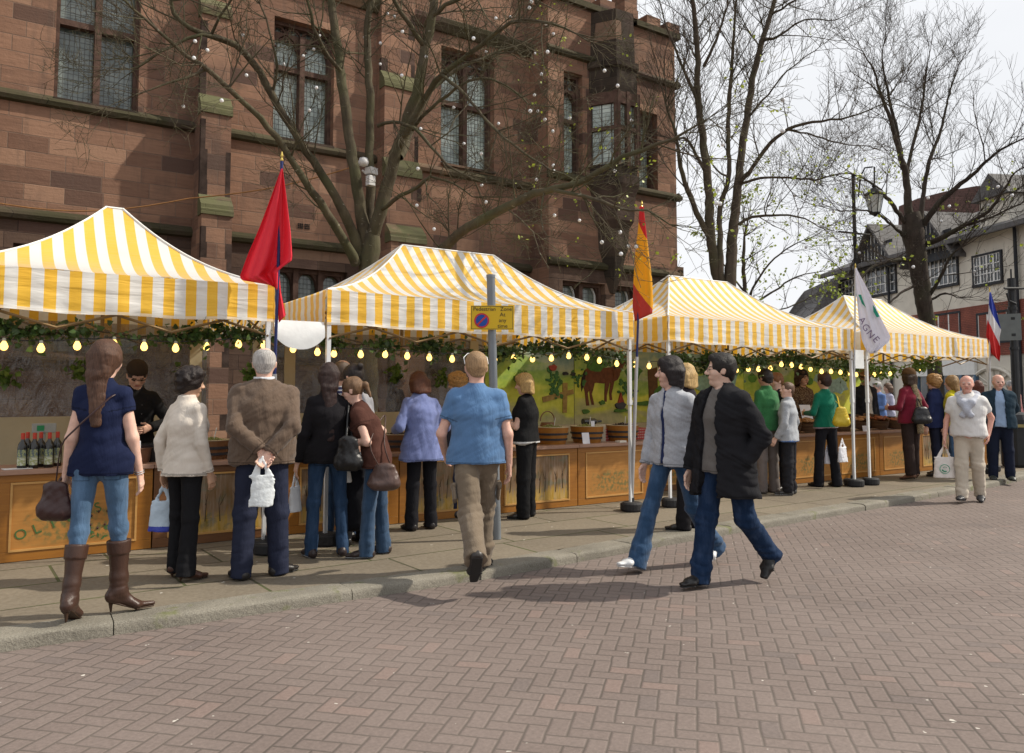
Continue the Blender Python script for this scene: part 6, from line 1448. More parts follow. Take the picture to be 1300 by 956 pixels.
tr1, tips1 = tree(bs, t1, 'leafless multi-stemmed tree in front of the sandstone wall between the first two tents', 0, 5, BARK, rsc=.74, side=(5.0, 2), L0=1.2, up=.35, dens=1.25, leaves=150, leafbox=lambda t: proj(t)[0] > 655 and (proj(t)[0]*7+proj(t)[1]*3) % 90 < 30, minr=.0032, lsz=.05)
# tree 2 : behind the third tent
D2 = 19.5; b2 = dp(915, 440, D2); b2.z = PZ
t2 = [([(Vector((b2.x,b2.y,0)), .42),(922,395,D2,.36),(922,365,D2,.30)], 0, True),
      ([(915,372,D2,.24),(910,345,D2,.22),(902,300,D2-.2,.20),(900,240,D2-.3,.175),(893,185,D2-.4,.15),(886,120,D2-.5,.13),(885,60,D2-.6,.11),(880,0,D2-.7,.09),(878,-60,D2-.8,.07)], .9, True),
      ([(926,372,D2,.26),(928,340,D2,.25),(930,300,D2+.1,.22),(934,260,D2+.2,.19),(940,205,D2+.3,.165),(948,150,D2+.4,.15),(956,100,D2+.5,.14),(968,52,D2+.6,.12),(978,20,D2+.7,.10),(990,-30,D2+.8,.07)], .9, True),
      ([(917,368,D2-.05,.16),(914,335,D2-.1,.14),(914,305,D2-.1,.12),(914,262,D2+.2,.11),(925,225,D2+.2,.10),(924,160,D2+.3,.09),(928,100,D2+.4,.08),(931,50,D2+.5,.06),(935,0,D2+.6,.04)], .9, False),
      ([(902,305,D2-.2,.14),(885,270,D2-.4,.12),(870,232,D2-.6,.10),(862,200,D2-.8,.08),(858,170,D2-1,.06),(845,130,D2-1.2,.04)], .9, False),
      ([(896,220,D2-.3,.08),(880,190,D2-.6,.06),(868,175,D2-.8,.05),(850,180,D2-1.1,.035)], 1, False),
      ([(886,130,D2-.5,.08),(868,90,D2-.8,.06),(860,70,D2-1,.05),(845,30,D2-1.2,.03),(835,-10,D2-1.4,.02)], .9, False),
      ([(893,85,D2-.4,.07),(905,60,D2-.6,.06),(920,20,D2-.8,.04),(928,-20,D2-1,.03)], .9, False),
      ([(938,235,D2+.2,.10),(958,210,D2-.2,.09),(978,182,D2-.5,.08),(1000,165,D2-.9,.07),(1020,157,D2-1.2,.06),(1055,152,D2-1.6,.045),(1090,145,D2-2,.03),(1120,132,D2-2.4,.018)], 1.0, False),
      ([(1000,165,D2-.9,.04),(1035,172,D2-1.3,.034),(1065,182,D2-1.7,.026),(1100,185,D2-2,.016)], 1, False),
      ([(942,233,D2+.2,.07),(965,226,D2-.2,.06),(1000,226,D2-.6,.045),(1035,228,D2-1,.035),(1060,222,D2-1.4,.02)], 1, False),
      ([(938,285,D2,.07),(955,275,D2-.3,.06),(990,273,D2-.7,.045),(1022,278,D2-1.1,.03),(1045,290,D2-1.4,.015)], 1, False),
      ([(968,52,D2+.6,.08),(990,45,D2+.2,.05),(1020,25,D2-.2,.035),(1060,25,D2-.6,.02),(1090,10,D2-1,.012)], .9, False),
      ([(978,20,D2+.7,.06),(1010,0,D2+.3,.04),(1030,-20,D2,.03)], .9, False),
      ([(950,150,D2+.4,.06),(975,120,D2,.045),(1000,90,D2-.4,.03),(1040,60,D2-.8,.018)], .9, False),
      ([(925,225,D2+.2,.05),(905,210,D2-.2,.035),(890,160,D2-.6,.02)], .9, False)]
tr2, tips2 = tree(b2, t2, 'tall forked leafless tree against the sky behind the third tent', 0, 21, BARKM, rsc=.58, side=(3.9, 2), L0=1.7, up=.7, dens=1.15, leaves=150, leafbox=lambda t: proj(t)[1] > 190, minr=.0036, lsz=.08)
# tree 3 : dark, in front of the timbered house
D3 = 25; b3 = dp(1187, 440, D3); b3.z = PZ
t3 = [([(Vector((b3.x,b3.y,0)), .27),(1186,460,D3,.21),(1180,420,D3,.22),(1174,390,D3,.24),(1168,350,D3,.27),(1163,320,D3,.30),(1159,295,D3,.33),(1156,272,D3,.28)], 0, 2),
      ([(1156,285,D3,.28),(1152,250,D3,.24),(1150,220,D3,.20),(1142,195,D3-.2,.16),(1130,150,D3-.4,.12),(1118,120,D3-.6,.09),(1110,90,D3-.8,.06),(1095,65,D3-1,.03)], .9, False),
      ([(1146,215,D3,.14),(1140,170,D3,.11),(1130,130,D3,.09),(1122,90,D3-.2,.06),(1121,60,D3-.4,.03)], .9, False),
      ([(1150,225,D3,.12),(1160,180,D3+.2,.10),(1170,140,D3+.4,.08),(1175,100,D3+.5,.05),(1180,70,D3+.6,.025)], .9, False),
      ([(1168,290,D3,.18),(1172,250,D3+.2,.14),(1180,205,D3+.3,.12),(1195,165,D3+.5,.09),(1205,120,D3+.7,.06),(1218,80,D3+.8,.03)], .9, False),
      ([(1172,285,D3,.20),(1190,260,D3-.4,.18),(1212,240,D3-.8,.15),(1235,222,D3-1.2,.11),(1262,196,D3-1.8,.08),(1290,180,D3-2.2,.05),(1330,165,D3-2.6,.03)], .9, False),
      ([(1175,310,D3,.20),(1200,300,D3-.8,.16),(1225,286,D3-1.4,.13),(1255,268,D3-2,.10),(1275,240,D3-2.4,.07),(1290,218,D3-2.8,.045),(1320,205,D3-3,.03)], .9, False),
      ([(1225,286,D3-1.4,.08),(1260,275,D3-2,.06),(1300,256,D3-2.5,.04)], .9, False),
      ([(1150,285,D3,.16),(1135,262,D3-.4,.13),(1118,242,D3-.8,.10),(1100,228,D3-1.2,.06),(1075,220,D3-1.6,.04),(1050,224,D3-2,.02)], .9, False),
      ([(1148,300,D3,.12),(1135,288,D3-.5,.09),(1115,272,D3-.9,.07),(1095,267,D3-1.3,.05),(1065,268,D3-1.7,.03)], .9, False),
      ([(1160,330,D3,.16),(1135,330,D3-.5,.13),(1110,338,D3-.9,.10),(1090,355,D3-1.3,.06),(1070,372,D3-1.6,.03)], .9, False),
      ([(1172,360,D3,.10),(1150,368,D3-.5,.08),(1135,380,D3-.8,.06),(1115,400,D3-1,.03)], .8, False),
      ([(1180,375,D3,.12),(1195,350,D3-.5,.10),(1207,325,D3-.9,.07),(1220,315,D3-1.2,.04)], .8, False),
      ([(1183,380,D3,.08),(1200,372,D3-.5,.06),(1215,378,D3-.8,.03)], .8, False)]
tr3, tips3 = tree(b3, t3, 'dark spreading leafless tree in front of the timbered house', 0, 33, BARKD, rsc=.50, side=(3.6, 2), L0=1.9, up=.7, dens=1.15, leaves=170, leafbox=lambda t: proj(t)[1] > 200, minr=.0045, lsz=.10)
# slim young tree coming into leaf
D4 = 21; b4 = dp(945, 440, D4); b4.z = PZ
t4 = [([(Vector((b4.x,b4.y,0)), .08),(945,380,D4,.055),(944,330,D4,.045),(946,300,D4,.03),(950,275,D4,.015)], 1.6, True),
      ([(945,385,D4,.035),(965,350,D4-.3,.03),(990,322,D4-.6,.022),(1020,305,D4-1,.012)], 1.6, False), ([(946,395,D4,.035),(975,375,D4-.4,.03),(1010,352,D4-.8,.02),(1040,345,D4-1,.01)], 1.6, False),
      ([(945,370,D4,.03),(925,345,D4+.3,.02),(910,320,D4+.5,.01)], 1.4, False), ([(960,400,D4,.03),(1000,390,D4,.02),(1035,375,D4,.01)], 1.6, False)]
tree(b4, t4, 'slim young tree with pale yellow-green leaves right of the forked tree', 0, 44, BARKM, side=(2.4, 1), L0=.9, up=.5, leaves=520, minr=.004, lsz=.085, group='young trees', lcol=leaf_mat((.26,.33,.05)))
# globe lights in the trees
GLB = MT((.75,.76,.78), .25, .03, name='opal_globe')
def globes(tips, n, label, seed, box, r=.026):
    q = random.Random(seed); T_ = [t for t in tips if box(proj(t))]; T_ = q.sample(T_, min(n, len(T_))); O = Vector(T_[0]); rt = empty('globe_lights', O, label=label, cat='string lights', group='unlit globe lights in the trees')
    m0 = MB(); m0.lathe((0,0,0), [(.001,-r),(r*.7,-r*.7),(r,0),(r*.7,r*.7),(.001,r)], 8); o0 = None
    for t in T_:
        if o0 is None: o = m0.build('globe', GLB, rt, smooth=True); o0 = o
        else: o = o0.copy(); col.objects.link(o); o.parent = rt
        o.location = Vector(t)-O-Vector((0,0,r))
globes(tips1, 75, 'small unlit white globe lights scattered through the multi-stemmed tree', 1, lambda p: -10 < p[1] < 330 and p[0] > 150)
globes(tips3, 22, 'small unlit white globe lights in the dark tree by the timbered house', 2, lambda p: p[1] > 225, .05)
# floodlights on the trunk
f0 = dp(463, 206, D1-.35); fl = empty('floodlight', f0, label='pair of small white floodlight heads strapped to the multi-stemmed trunk', cat='floodlight')
WPL = MT((.55,.55,.55), .4, .08, name='white_plastic')
m = MB(); m.lathe((-.02,0,.0), [(.02,-.07),(.07,-.05),(.085,0),(.06,.06),(.01,.08)], 14); m.build('dome_head', WPL, fl, smooth=True)
m = MB(); m.box((.12,.02,-.12), (.16,.14,.11), .4); m.box((.10,.0,-.28), (.12,.10,.16), .2); m.tube([(0,.1,-.1),(.12,.05,-.2)], .02, 6); m.build('lamp_head', WPL, fl, bevel=.01)
# ------------------------------------------------------------ the crowd
def foot(x, y, hy, z=PZ, Y=None, f=1.0):
    p = ap(x, 600, Y) if Y else gp(x, y, z); p = Vector((p.x, p.y, z)); v = p-CAM; k = (433-hy)/1000
    h = (k*v.dot(FW)-v.dot(UP))/(UP.z-k*FW.z); D = v.dot(FW); return p, h/f, max(.0078, min(.017, D*.00125))
def put(x, y, hy, face, label, z=PZ, Y=None, f=.992, grp=None, **k):
    p, H, res = foot(x, y, hy, z, Y, f); return person(p, face, H, label, group=grp, res=res, **k)
def carrier(hand, h, w_, label, c=(.66,.68,.70), yaw=0, c2=None, logo=None, th=.10, seed=0, kind='plastic carrier bag'):
    """plastic bag hanging from a hand position"""
    hd = Vector(hand); o = V3(0,0,0); ca, sa = cos(yaw), sin(yaw); ax = V3(ca, sa, 0)
    q = [Pr(V3(0,0,-h*.38), V3(0,0,-h*.985), (w_*.41,th*.22), (w_*.49,th*.52), ax, .02, flat=3)]
    for s in (-1,1): q += [Pr(V3(0,0,-.005), ax*s*w_*.27+V3(0,0,-h*.42), (.006,.004), (.030,.010), ax, .008)]
    V, F = sdf(q, .0075, [(.0055, 26, (1,1,.35), seed, None), (.002, 60, (1,1,1), seed+3, None)])
    root = empty('carrier_bag', hd, label=label, cat='carrier bag'); t = MT(c, .35, .07, 10, .5, 30, .45, name='thin_plastic'); mi = None; ms = [t]
    if c2: cz = V[F].mean(1)[:, 2]; ms.append(MT(c2, .35, .07, 10, .4, 30, .45, name='blue_plastic')); mi = (cz < -h*.88).astype(int)
    npmesh('bag_body', V, F, ms, root, mi)
    if logo:
        m = MB(); d = (CAM-hd).normalized(); d.z = 0; d.normalize(); r_ = Vector((-d.y, d.x, 0)); c_ = d*(th*.60)+Vector((0,0,-h*.72))
        for (a0, a1, rr, tk) in ((0, 2*pi, .062, .006), (.6, 2.4, .030, .010), (3.4, 5.4, .034, .010)):
            m.tube([c_+r_*(rr*cos(a0+(a1-a0)*i/16))+Vector((0,0,rr*sin(a0+(a1-a0)*i/16))) for i in range(17)], tk, 4, flat=.4)
        m.build('logo', MT((.02,.28,.15), .5, name='green_print'), root)
def handbag(c, sz, label, col_, strap=None, ax=(1,0,0), sag=.2, seed=1, straps=True):
    c = Vector(c); w_, d_, h_ = sz; root = empty('handbag', c, label=label, cat='handbag'); A = nrm(V3(*ax))
    q = [Pr(V3(0,0,h_*.25), V3(0,0,-h_*.28), (w_*.34,d_*.35), (w_*.48,d_*.5), A, .03), Pr(A*-w_*.28+V3(0,0,-h_*.30), A*w_*.28+V3(0,0,-h_*.30), (h_*.20,d_*.5), (h_*.20,d_*.5), V3(0,0,1), .03)]
    V, F = sdf(q, .008, [(.006, 26, (1,1,1), seed, None), (.003, 60, (1,1,1), seed+2, None)]); lm = cloth(col_, 'leather'); npmesh('bag_body', V, F, lm, root)
    if strap:
        pts = [Vector(p)-c for p in strap]; P, _ = smooth_path([tuple(p) for p in pts], [1]*len(pts), .05); m = MB(); m.tube([Vector(p) for p in P], .010, 6, flat=.5); m.build('strap', lm, root, smooth=True)
def Hs(r, s, d=(0,0,0)):       # world position of a hand (a little past the wrist)
    el, w = r['ar'][s]; dd = nrm(w-el); return r['W'](w+dd*.05+V3(*d))
JEAN, JEAND, JEANL = (.026,.055,.11), (.02,.045,.10), (.055,.105,.18)
BLK_ = (.012,.012,.014); NAVY = (.018,.03,.10)
SN = (.60,.37,.28); SNP = (.66,.42,.33)
shB = dict(c=(.02,.017,.015)); 
G1 = 'shoppers standing at the stalls'
# 1 woman in navy
r = put(122, 784, 448, 26, 'woman seen from behind in a navy short-sleeved top, blue jeans and tall brown boots', male=False, g=.85, hips=1.08, top=dict(c=(.011,.016,.046), sleeve=.38, hem=-.035, o=.007, flare=.001, wr=.0045),
        leg=dict(c=JEANL, k='denim', knee=.031, hem=.022, len=-.10, wr=.004), shoe=dict(c=(.050,.024,.016), kind='boot', heel=.038, point=1, sole=(.04,.02,.01)), hair=dict(t='long', c=(.085,.042,.026), len=.17), skin=SNP,
        L=(-9,2,2,-6,4), Rg=(9,7,2,0,60), aL=((-.128,.01,-.040),(-.3,-1,0)), aR=((.124,.045,-.036),(.4,-1,0)), head=(14,4))
p = dp(70, 632, 5.15); handbag(p, (.22,.10,.30), 'dark brown shoulder bag hanging at the left hip of the woman in navy', (.035,.013,.012), [p+Vector((0,0,.08)), r['W'](V3(-.125,-.05,.64)), r['W'](V3(-.07,-.085,.70)), r['W'](V3(.00,-.085,.77)), r['W'](V3(.055,-.035,.835)), r['W'](V3(.06,.05,.80)), r['W'](V3(-.06,.10,.66)), r['W'](V3(-.15,.03,.52)), p+Vector((0,0,.06))], ax=(RT.x,RT.y,0))
m = MB(); w0 = r['ar'][1][1]-nrm(r['ar'][1][1]-r['ar'][1][0])*.004; dd = nrm(r['ar'][1][1]-r['ar'][1][0]); u = nrm(np.cross(dd, V3(0,1,0))); v_ = np.cross(dd, u)
for k in (0, -.008): m.tube([tuple((w0+dd*k+(u*cos(a)+v_*sin(a))*.0175)*r['H']) for a in [2*pi*i/12 for i in range(13)]], .003, 4, cap=False)
m.build('bracelet', MT((.5,.5,.5), .25, metal=.8, name='silver'), r['root'])
# 2 trader in black
put(166, 600, 461, 175, 'trader in a black chef jacket and dark cap looking down behind the left counter', Y=8.98, g=1.0, top=dict(c=(.010,.010,.011), hem=-.06, collar=1, o=.014), leg=dict(c=BLK_), shoe=shB, hair=dict(t='crop', c=(.03,.02,.015)), skin=(.5,.30,.22), head=(5,32), lean=8, f=.985,
    aL=((-.05,.17,.10),(-1,-.3,-.3)), aR=((.08,.19,.10),(1,-.3,-.3)), extra=dict(hat=('cap', (.035,.025,.018)), fn=lambda root, c: [MB().lathe(tuple((c['P2']+c['fw']*.078+V3(sx, 0, dz))*c['H']), [(.001,-.008),(.008,0),(.001,.008)], 8).build('button', MT((.3,.3,.3), .3, name='button'), root) for sx in (-.022,.022) for dz in (.04,-.01,-.06)] and None))
# 3 white jacket
r = put(232, 734, 473, 62, 'woman with short dark curly hair in a cream white jacket and black trousers', male=False, g=1.08, hips=1.0, top=dict(c=(.62,.56,.49), hem=-.045, collar=1, o=.011, flare=.012, wr=.005, n='jacket'),
        leg=dict(c=BLK_, knee=.040, hem=.045, len=.015), shoe=dict(c=(.07,.03,.02), heel=.02, sole=(.05,.03,.02)), hair=dict(t='curly', c=(.018,.012,.011)), skin=(.50,.30,.20), head=(28,8), aR=((.125,.035,-.035),(.4,-1,0)), aL=((-.125,-.03,-.03),(-.4,-1,0)), L=(3,3,2,0), Rg=(-3,2,2,0))
p = dp(208, 612, 6.45); carrier(p, .40, .22, 'pale blue carrier bag with a dark blue base behind the woman in the white jacket', (.42,.52,.62), yaw=-.5, c2=(.02,.04,.35), seed=2)
# 4 old man
r = put(330, 732, 442, 18, 'bald elderly man in a brown jacket with his hands clasped behind his back', g=1.30, hips=1.0, belly=.008, top=dict(c=(.6,.62,.66), collar=2, o=.004), coat=dict(c=(.115,.080,.058), k='fleece', hem=-.030, collar=1, o=.018, wr=.007, flare=-.002),
        leg=dict(c=(.020,.024,.045), knee=.047, hem=.043, o=.010, wr=.004, len=.012), shoe=dict(c=(.018,.016,.016)), hair=dict(t='bald', c=(.42,.40,.38)), skin=SNP, L=(-3,0,4,0,25), Rg=(3,0,4,0,45), head=(3,-2),
        aL=((-.005,-.118,.030),(-1,-.35,.1)), aR=((.030,-.128,.020),(1,-.35,.1)), extra=dict([('palm-1',(0,-1,.2)),('palm1',(0,-1,.2))]), curl=.9)
p = r['W'](V3(.005, -.150, .52+.012)); carrier(p, .40, .19, 'small white carrier bag held behind his back by the bald man in brown', (.66,.70,.72), yaw=-.3, th=.055, seed=5)
# 5 dark long hair
r = put(414, 706, 462, 8, 'woman with very long dark hair in a black jacket and blue jeans', male=False, g=1.0, hips=1.0, top=dict(c=(.012,.011,.013), hem=-.04, o=.013, collar=1, n='jacket'), leg=dict(c=(.022,.048,.10), k='denim', knee=.034, hem=.034, len=.01),
        shoe=dict(c=(.03,.02,.02), sole=(.3,.3,.3)), hair=dict(t='long', c=(.030,.015,.013), len=.24), skin=(.55,.33,.24), L=(2,2,4,0,10), Rg=(0,2,5,0,15), head=(8,6), aL=((-.15,.02,-.035),(-.5,-1,0)), aR=((.12,.13,.09),(.5,-1,-.2)))
p = dp(442, 572, 7.0); handbag(p, (.24,.12,.36), 'large black shoulder bag of the long dark haired woman', (.010,.010,.011), [p+Vector((-.02,0,.10)), r['W'](V3(.105,-.01,.81)), r['W'](V3(.12,.06,.74)), p+Vector((.05,.03,.10))], ax=(RT.x,RT.y,0))
carrier(Hs(r,-1), .36, .20, 'crumpled white carrier bag hanging at the left of the long dark haired woman', (.55,.56,.58), yaw=.8, seed=7)
# 6 striped man, 7 bun woman
put(432, 684, 458, 40, 'balding man in a navy striped shirt mostly hidden behind the women', g=1.05, top=dict(c=(.03,.035,.09), k='stripes', o=.010, hem=-.03), leg=dict(c=JEAN, k='denim'), shoe=shB, hair=dict(t='bald', c=(.10,.07,.05)), skin=SN, hands=False)
put(449, 690, 463, -20, 'woman with a dark bun and a grey top behind the woman in brown', male=False, g=1.05, top=dict(c=(.28,.28,.30), o=.010, hem=-.05, sleeve=.9), leg=dict(c=BLK_, hem=.042, knee=.042), shoe=shB, hair=dict(t='bun', c=(.018,.013,.012)), skin=SN, head=(0,20), aL=((-.08,.14,.10),(-.45,-1,-.3)), aR=((.08,.14,.08),(.45,-1,-.3)))
p = dp(447, 625, 7.45); m = sdf([Pr(V3(0,0,.30), V3(0,0,-.28), (.13,.07), (.17,.09), V3(RT.x,RT.y,0), .05)], .012, [(.014, 14, (1,1,.3), 3, None)]); o = npmesh('folded_coat', m[0], m[1], cloth((.014,.014,.018)), None, label='black coat carried over an arm between the jeans and the woman in brown', cat='coat'); o.location = p
carrier(dp(437, 585, 7.3), .20, .16, 'small white bag between the black coat and the jeans', (.6,.58,.55), seed=9)
# 8 brown tee leaning
r = put(477, 705, 483, -52, 'woman with a ponytail in a brown short-sleeved top leaning forward over the stall', male=False, g=.98, f=.955, lean=20, top=dict(c=(.075,.032,.024), sleeve=.42, hem=-.04, o=.009), leg=dict(c=(.028,.058,.11), k='denim', knee=.038, hem=.042, len=.012), shoe=dict(c=(.03,.02,.018), sole=(.25,.25,.25)),
        hair=dict(t='pony', c=(.15,.085,.045)), skin=SNP, L=(6,4,3,0), Rg=(-2,2,3,0), head=(0,14), aL=((-.04,.16,.10),(-.5,-1,-.2)), aR=((.10,.11,.07),(1,-.9,-.2)))
p = dp(488, 603, 7.05); handbag(p, (.30,.13,.26), 'brown leather shoulder bag slung on the woman leaning forward', (.085,.05,.042), [p+Vector((-.04,0,.06)), p+Vector((-.12,.05,.28)), r['W'](V3(.09,-.02,.76)), p+Vector((.02,.05,.26)), p+Vector((.07,0,.06))], ax=(RT.x,RT.y,0), seed=4)
# 9 trader seen through the plastic
put(502, 600, 470, 120, 'dark haired person in dark clothes beyond the clear screen of the second stall', Y=10.6, male=False, top=dict(c=(.03,.022,.03), o=.012, hem=-.03), leg=dict(c=BLK_), shoe=shB, hair=dict(t='long', c=(.02,.014,.012)), skin=SN, hands=False)
# 10 lavender
r = put(535, 672, 472, 2, 'woman with auburn bobbed hair in a lavender blue coat and black trousers', male=False, g=1.12, top=dict(c=(.155,.19,.38), hem=-.085, o=.018, collar=1, flare=.020, wr=.007, n='coat'), leg=dict(c=(.014,.014,.017), knee=.042, hem=.044, len=.01), shoe=dict(c=(.02,.017,.017)), hair=dict(t='bob', c=(.095,.035,.018)), skin=SN,
        head=(-4,14), lean=7, aL=((-.13,.13,.10),(-.45,-1,-.3)), aR=((.12,.14,.12),(.45,-1,-.3)), L=(0,0,3,0), Rg=(2,2,3,0))
# 11 blonde
put(582, 655, 474, -25, 'short blonde woman almost hidden behind the man in the blue T-shirt', male=False, g=1.0, top=dict(c=(.03,.03,.04), o=.012), leg=dict(c=(.02,.024,.045), knee=.04), shoe=shB, hair=dict(t='curly', c=(.42,.24,.09)), skin=SNP, head=(-15,12))
# 12 blue tee
r = put(604, 729, 455, 27, 'fair haired man in a sky blue T-shirt and khaki cargo trousers walking away', g=1.07, hips=1.03, top=dict(c=(.085,.170,.32), sleeve=.62, hem=-.020, o=.014, wr=.005), leg=dict(c=(.155,.120,.085), knee=.047, hem=.046, o=.010, wr=.0075, cargo=1, len=.0), shoe=dict(c=(.028,.024,.022), sole=(.02,.02,.02)),
        hair=dict(t='crop', c=(.30,.19,.10)), skin=(.62,.37,.29), L=(-25,26,-4,-54,4), Rg=(20,12,-2,0,24), head=(-4,2), aL=((-.135,.11,.015),(-.5,-1,0)), aR=((.150,.015,-.034),(.5,-1,0)), f=.953,
        extra=dict(fn=lambda root, c: MB().tube([tuple(c['hp'](a*1.07,b*1.07,d*1.07)*c['H']) for a,b,d in ((.049,-.014,.015),(.050,.020,.045),(.030,.042,.064),(-.030,.042,.064),(-.050,.020,.045),(-.049,-.014,.015))], .0035, 6).build('sunglasses', MT((.75,.75,.75), .3, name='white_frame'), root) and None))
# 13 blonde in black
r = put(668, 657, 475, -38, 'blonde woman in a black top and trousers seen from the side at the olives', male=False, g=1.12, top=dict(c=(.013,.013,.014), sleeve=.55, hem=-.005, o=.010, c2=(.55,.55,.55)), leg=dict(c=(.011,.011,.012), knee=.047, hem=.044, o=.009, len=.01), shoe=dict(c=(.02,.018,.018)),
        hair=dict(t='bob', c=(.44,.29,.12)), skin=SNP, head=(-6,10), aL=((-.02,.165,.16),(-.5,-1,-.2)), aR=((.07,.165,.135),(1,-.6,-.3)))
p = Hs(r, 1, (-.02,.0,-.03)); carrier(p+Vector((-.06,0,-.02)), .36, .13, 'thin white carrier bag hanging from the hand of the blonde in black', (.62,.64,.66), seed=11, th=.06)
# 14 grey fleece
r = put(856, 722, 461, -96, 'dark haired person in a light grey zip fleece, flared jeans and white trainers striding', z=0, male=True, g=.90, f=.955, top=dict(c=(.02,.03,.09), collar=2, o=.006), coat=dict(c=(.37,.385,.42), k='fleece', hem=-.030, collar=2, open=.012, o=.014, wr=.006), leg=dict(c=(.024,.058,.12), k='denim', knee=.037, hem=.048, len=.022, wr=.005),
        shoe=dict(c=(.68,.69,.70), sole=(.6,.6,.6)), hair=dict(t='bob', c=(.018,.013,.013)), skin=(.60,.38,.30), L=(-20,18,1,-26), Rg=(24,2,1,6), head=(42,2), aL=((-.13,-.07,-.02),(-.4,-1,0)), aR=((.13,.05,-.035),(.4,-1,0)))
# 15 hidden blonde
put(874, 672, 463, -20, 'blonde woman in dark clothes hidden behind the pair walking in the road', male=False, g=1.0, top=dict(c=(.03,.025,.03), o=.014, hem=-.06), leg=dict(c=(.014,.013,.015), knee=.040, hem=.045, len=.01), shoe=shB, hair=dict(t='bob', c=(.45,.30,.13)), skin=SNP, head=(10,5))
# 16 dark jacket
r = put(922, 745, 458, -94, 'man with glasses in an open black jacket and grey shirt walking in the road', z=0, g=1.10, f=.970, hips=1.0, top=dict(c=(.125,.115,.108), collar=2, o=.012, hem=-.035, wr=.005), coat=dict(c=(.0135,.0135,.016), hem=-.135, collar=2, o=.028, open=.045, flare=.016, wr=.008),
        leg=dict(c=(.009,.023,.058), k='denim', knee=.043, hem=.040, o=.008, len=.014, wr=.006), shoe=dict(c=(.014,.013,.013)), hair=dict(t='short', c=(.014,.011,.010)), skin=(.62,.42,.33), glasses=True, L=(-17,28,1,-44,4), Rg=(14,4,1,0,6), head=(38,-2),
        aL=((-.112,.022,-.002),(-1,-.8,0)), aR=((.150,.045,-.038),(.4,-1,0)), twist=-6)
# 17 green jumper
put(975, 621, 469, 5, 'person with dark hair in a green jumper and grey trousers, back turned', g=1.05, male=False, Y=7.75, top=dict(c=(.035,.15,.055), hem=-.025, o=.012, collar=1, k='fleece', n='jumper'), leg=dict(c=(.15,.125,.115), knee=.043, hem=.044, len=.012), shoe=dict(c=(.1,.08,.07)), hair=dict(t='short', c=(.018,.013,.012)), skin=(.5,.3,.22), head=(0,4))
# 18 reddish with glasses
put(989, 617, 474, -70, 'red haired man with glasses in dark clothes facing left behind the boy', g=1.0, Y=7.92, top=dict(c=(.02,.018,.02), o=.014), leg=dict(c=(.015,.017,.025)), shoe=shB, hair=dict(t='short', c=(.20,.085,.035)), skin=SNP, glasses=True, head=(-5,6), aL=((-.12,.12,.02),(-.5,-1,-.2)))
# 19 boy
r = put(1002, 623, 486, -25, 'boy in a light grey hooded sweatshirt and black and white tracksuit trousers', g=.92, Y=7.45, top=dict(c=(.34,.36,.39), k='fleece', hem=-.05, o=.016, collar=1, wr=.007, c2=(.08,.16,.4), n='hoodie'), leg=dict(c=(.02,.02,.024), knee=.044, hem=.042, o=.012, wr=.008), shoe=dict(c=(.05,.05,.05), sole=(.3,.3,.3)),
        hair=dict(t='crop', c=(.12,.07,.045)), skin=SNP, head=(-40,-8), aL=((-.13,.08,-.02),(-.5,-1,0)), aR=((.15,.02,-.02),(.5,-1,0)))
# 20 green woman with yellow bag
r = put(1050, 611, 474, 12, 'woman in an emerald green top and black trousers carrying a yellow shoulder bag', male=False, g=1.02, Y=7.75, top=dict(c=(.006,.135,.080), hem=-.01, o=.009, c2=(.30,.22,.26)), leg=dict(c=(.014,.014,.018), knee=.042, hem=.046, len=.016), shoe=shB, hair=dict(t='short', c=(.035,.018,.015)), skin=SN, L=(4,3,4,0), Rg=(-3,2,4,0),
        aL=((-.12,.12,.12),(-.45,-1,-.3)), aR=((.12,.13,.10),(.45,-1,-.3)))
Dg = (Vector(r['root'].location)-CAM).dot(FW)
p = dp(1068, 527, Dg-.25); handbag(p, (.26,.12,.36), 'yellow leather shoulder bag on the woman in emerald green', (.50,.36,.02), [p+Vector((-.04,0,.12)), r['W'](V3(.10,-.03,.80)), r['W'](V3(.11,.04,.79)), p+Vector((.05,.02,.12))], ax=(RT.x,RT.y,0), seed=3)
carrier(dp(1069, 556, Dg-.15), .38, .22, 'white carrier bag below the yellow shoulder bag', (.66,.66,.70), seed=13); carrier(dp(1050, 565, Dg+.1), .30, .14, 'small white bag seen between the legs of the woman in green', (.60,.60,.66), seed=14)
# 21 trader in hat
put(1021, 600, 473, 190, 'trader in a dark hat and brown patterned top behind the far counter', Y=9.1, male=False, g=1.1, top=dict(c=(.07,.04,.03), k='floral', o=.016), leg=dict(c=BLK_), shoe=shB, hair=dict(t='bob', c=(.04,.02,.015)), skin=(.5,.3,.22), extra=dict(hat=('cap', (.02,.018,.02))), aL=((-.10,.16,.12),(-.45,-1,-.3)), aR=((.10,.16,.12),(.45,-1,-.3)), f=.98)
# 22 straw hat trader
put(1101, 600, 473, 200, 'trader in a brown straw hat, dark suit and white shirt behind the far counter', Y=9.25, g=1.05, top=dict(c=(.6,.6,.6), collar=2, o=.006), coat=dict(c=(.02,.022,.03), o=.016, open=.035, collar=1, hem=-.1), leg=dict(c=BLK_), shoe=shB, hair=dict(t='crop', c=(.03,.02,.02)), skin=(.42,.25,.18), extra=dict(hat=('straw', (.20,.11,.045))), f=.975, head=(10,12))
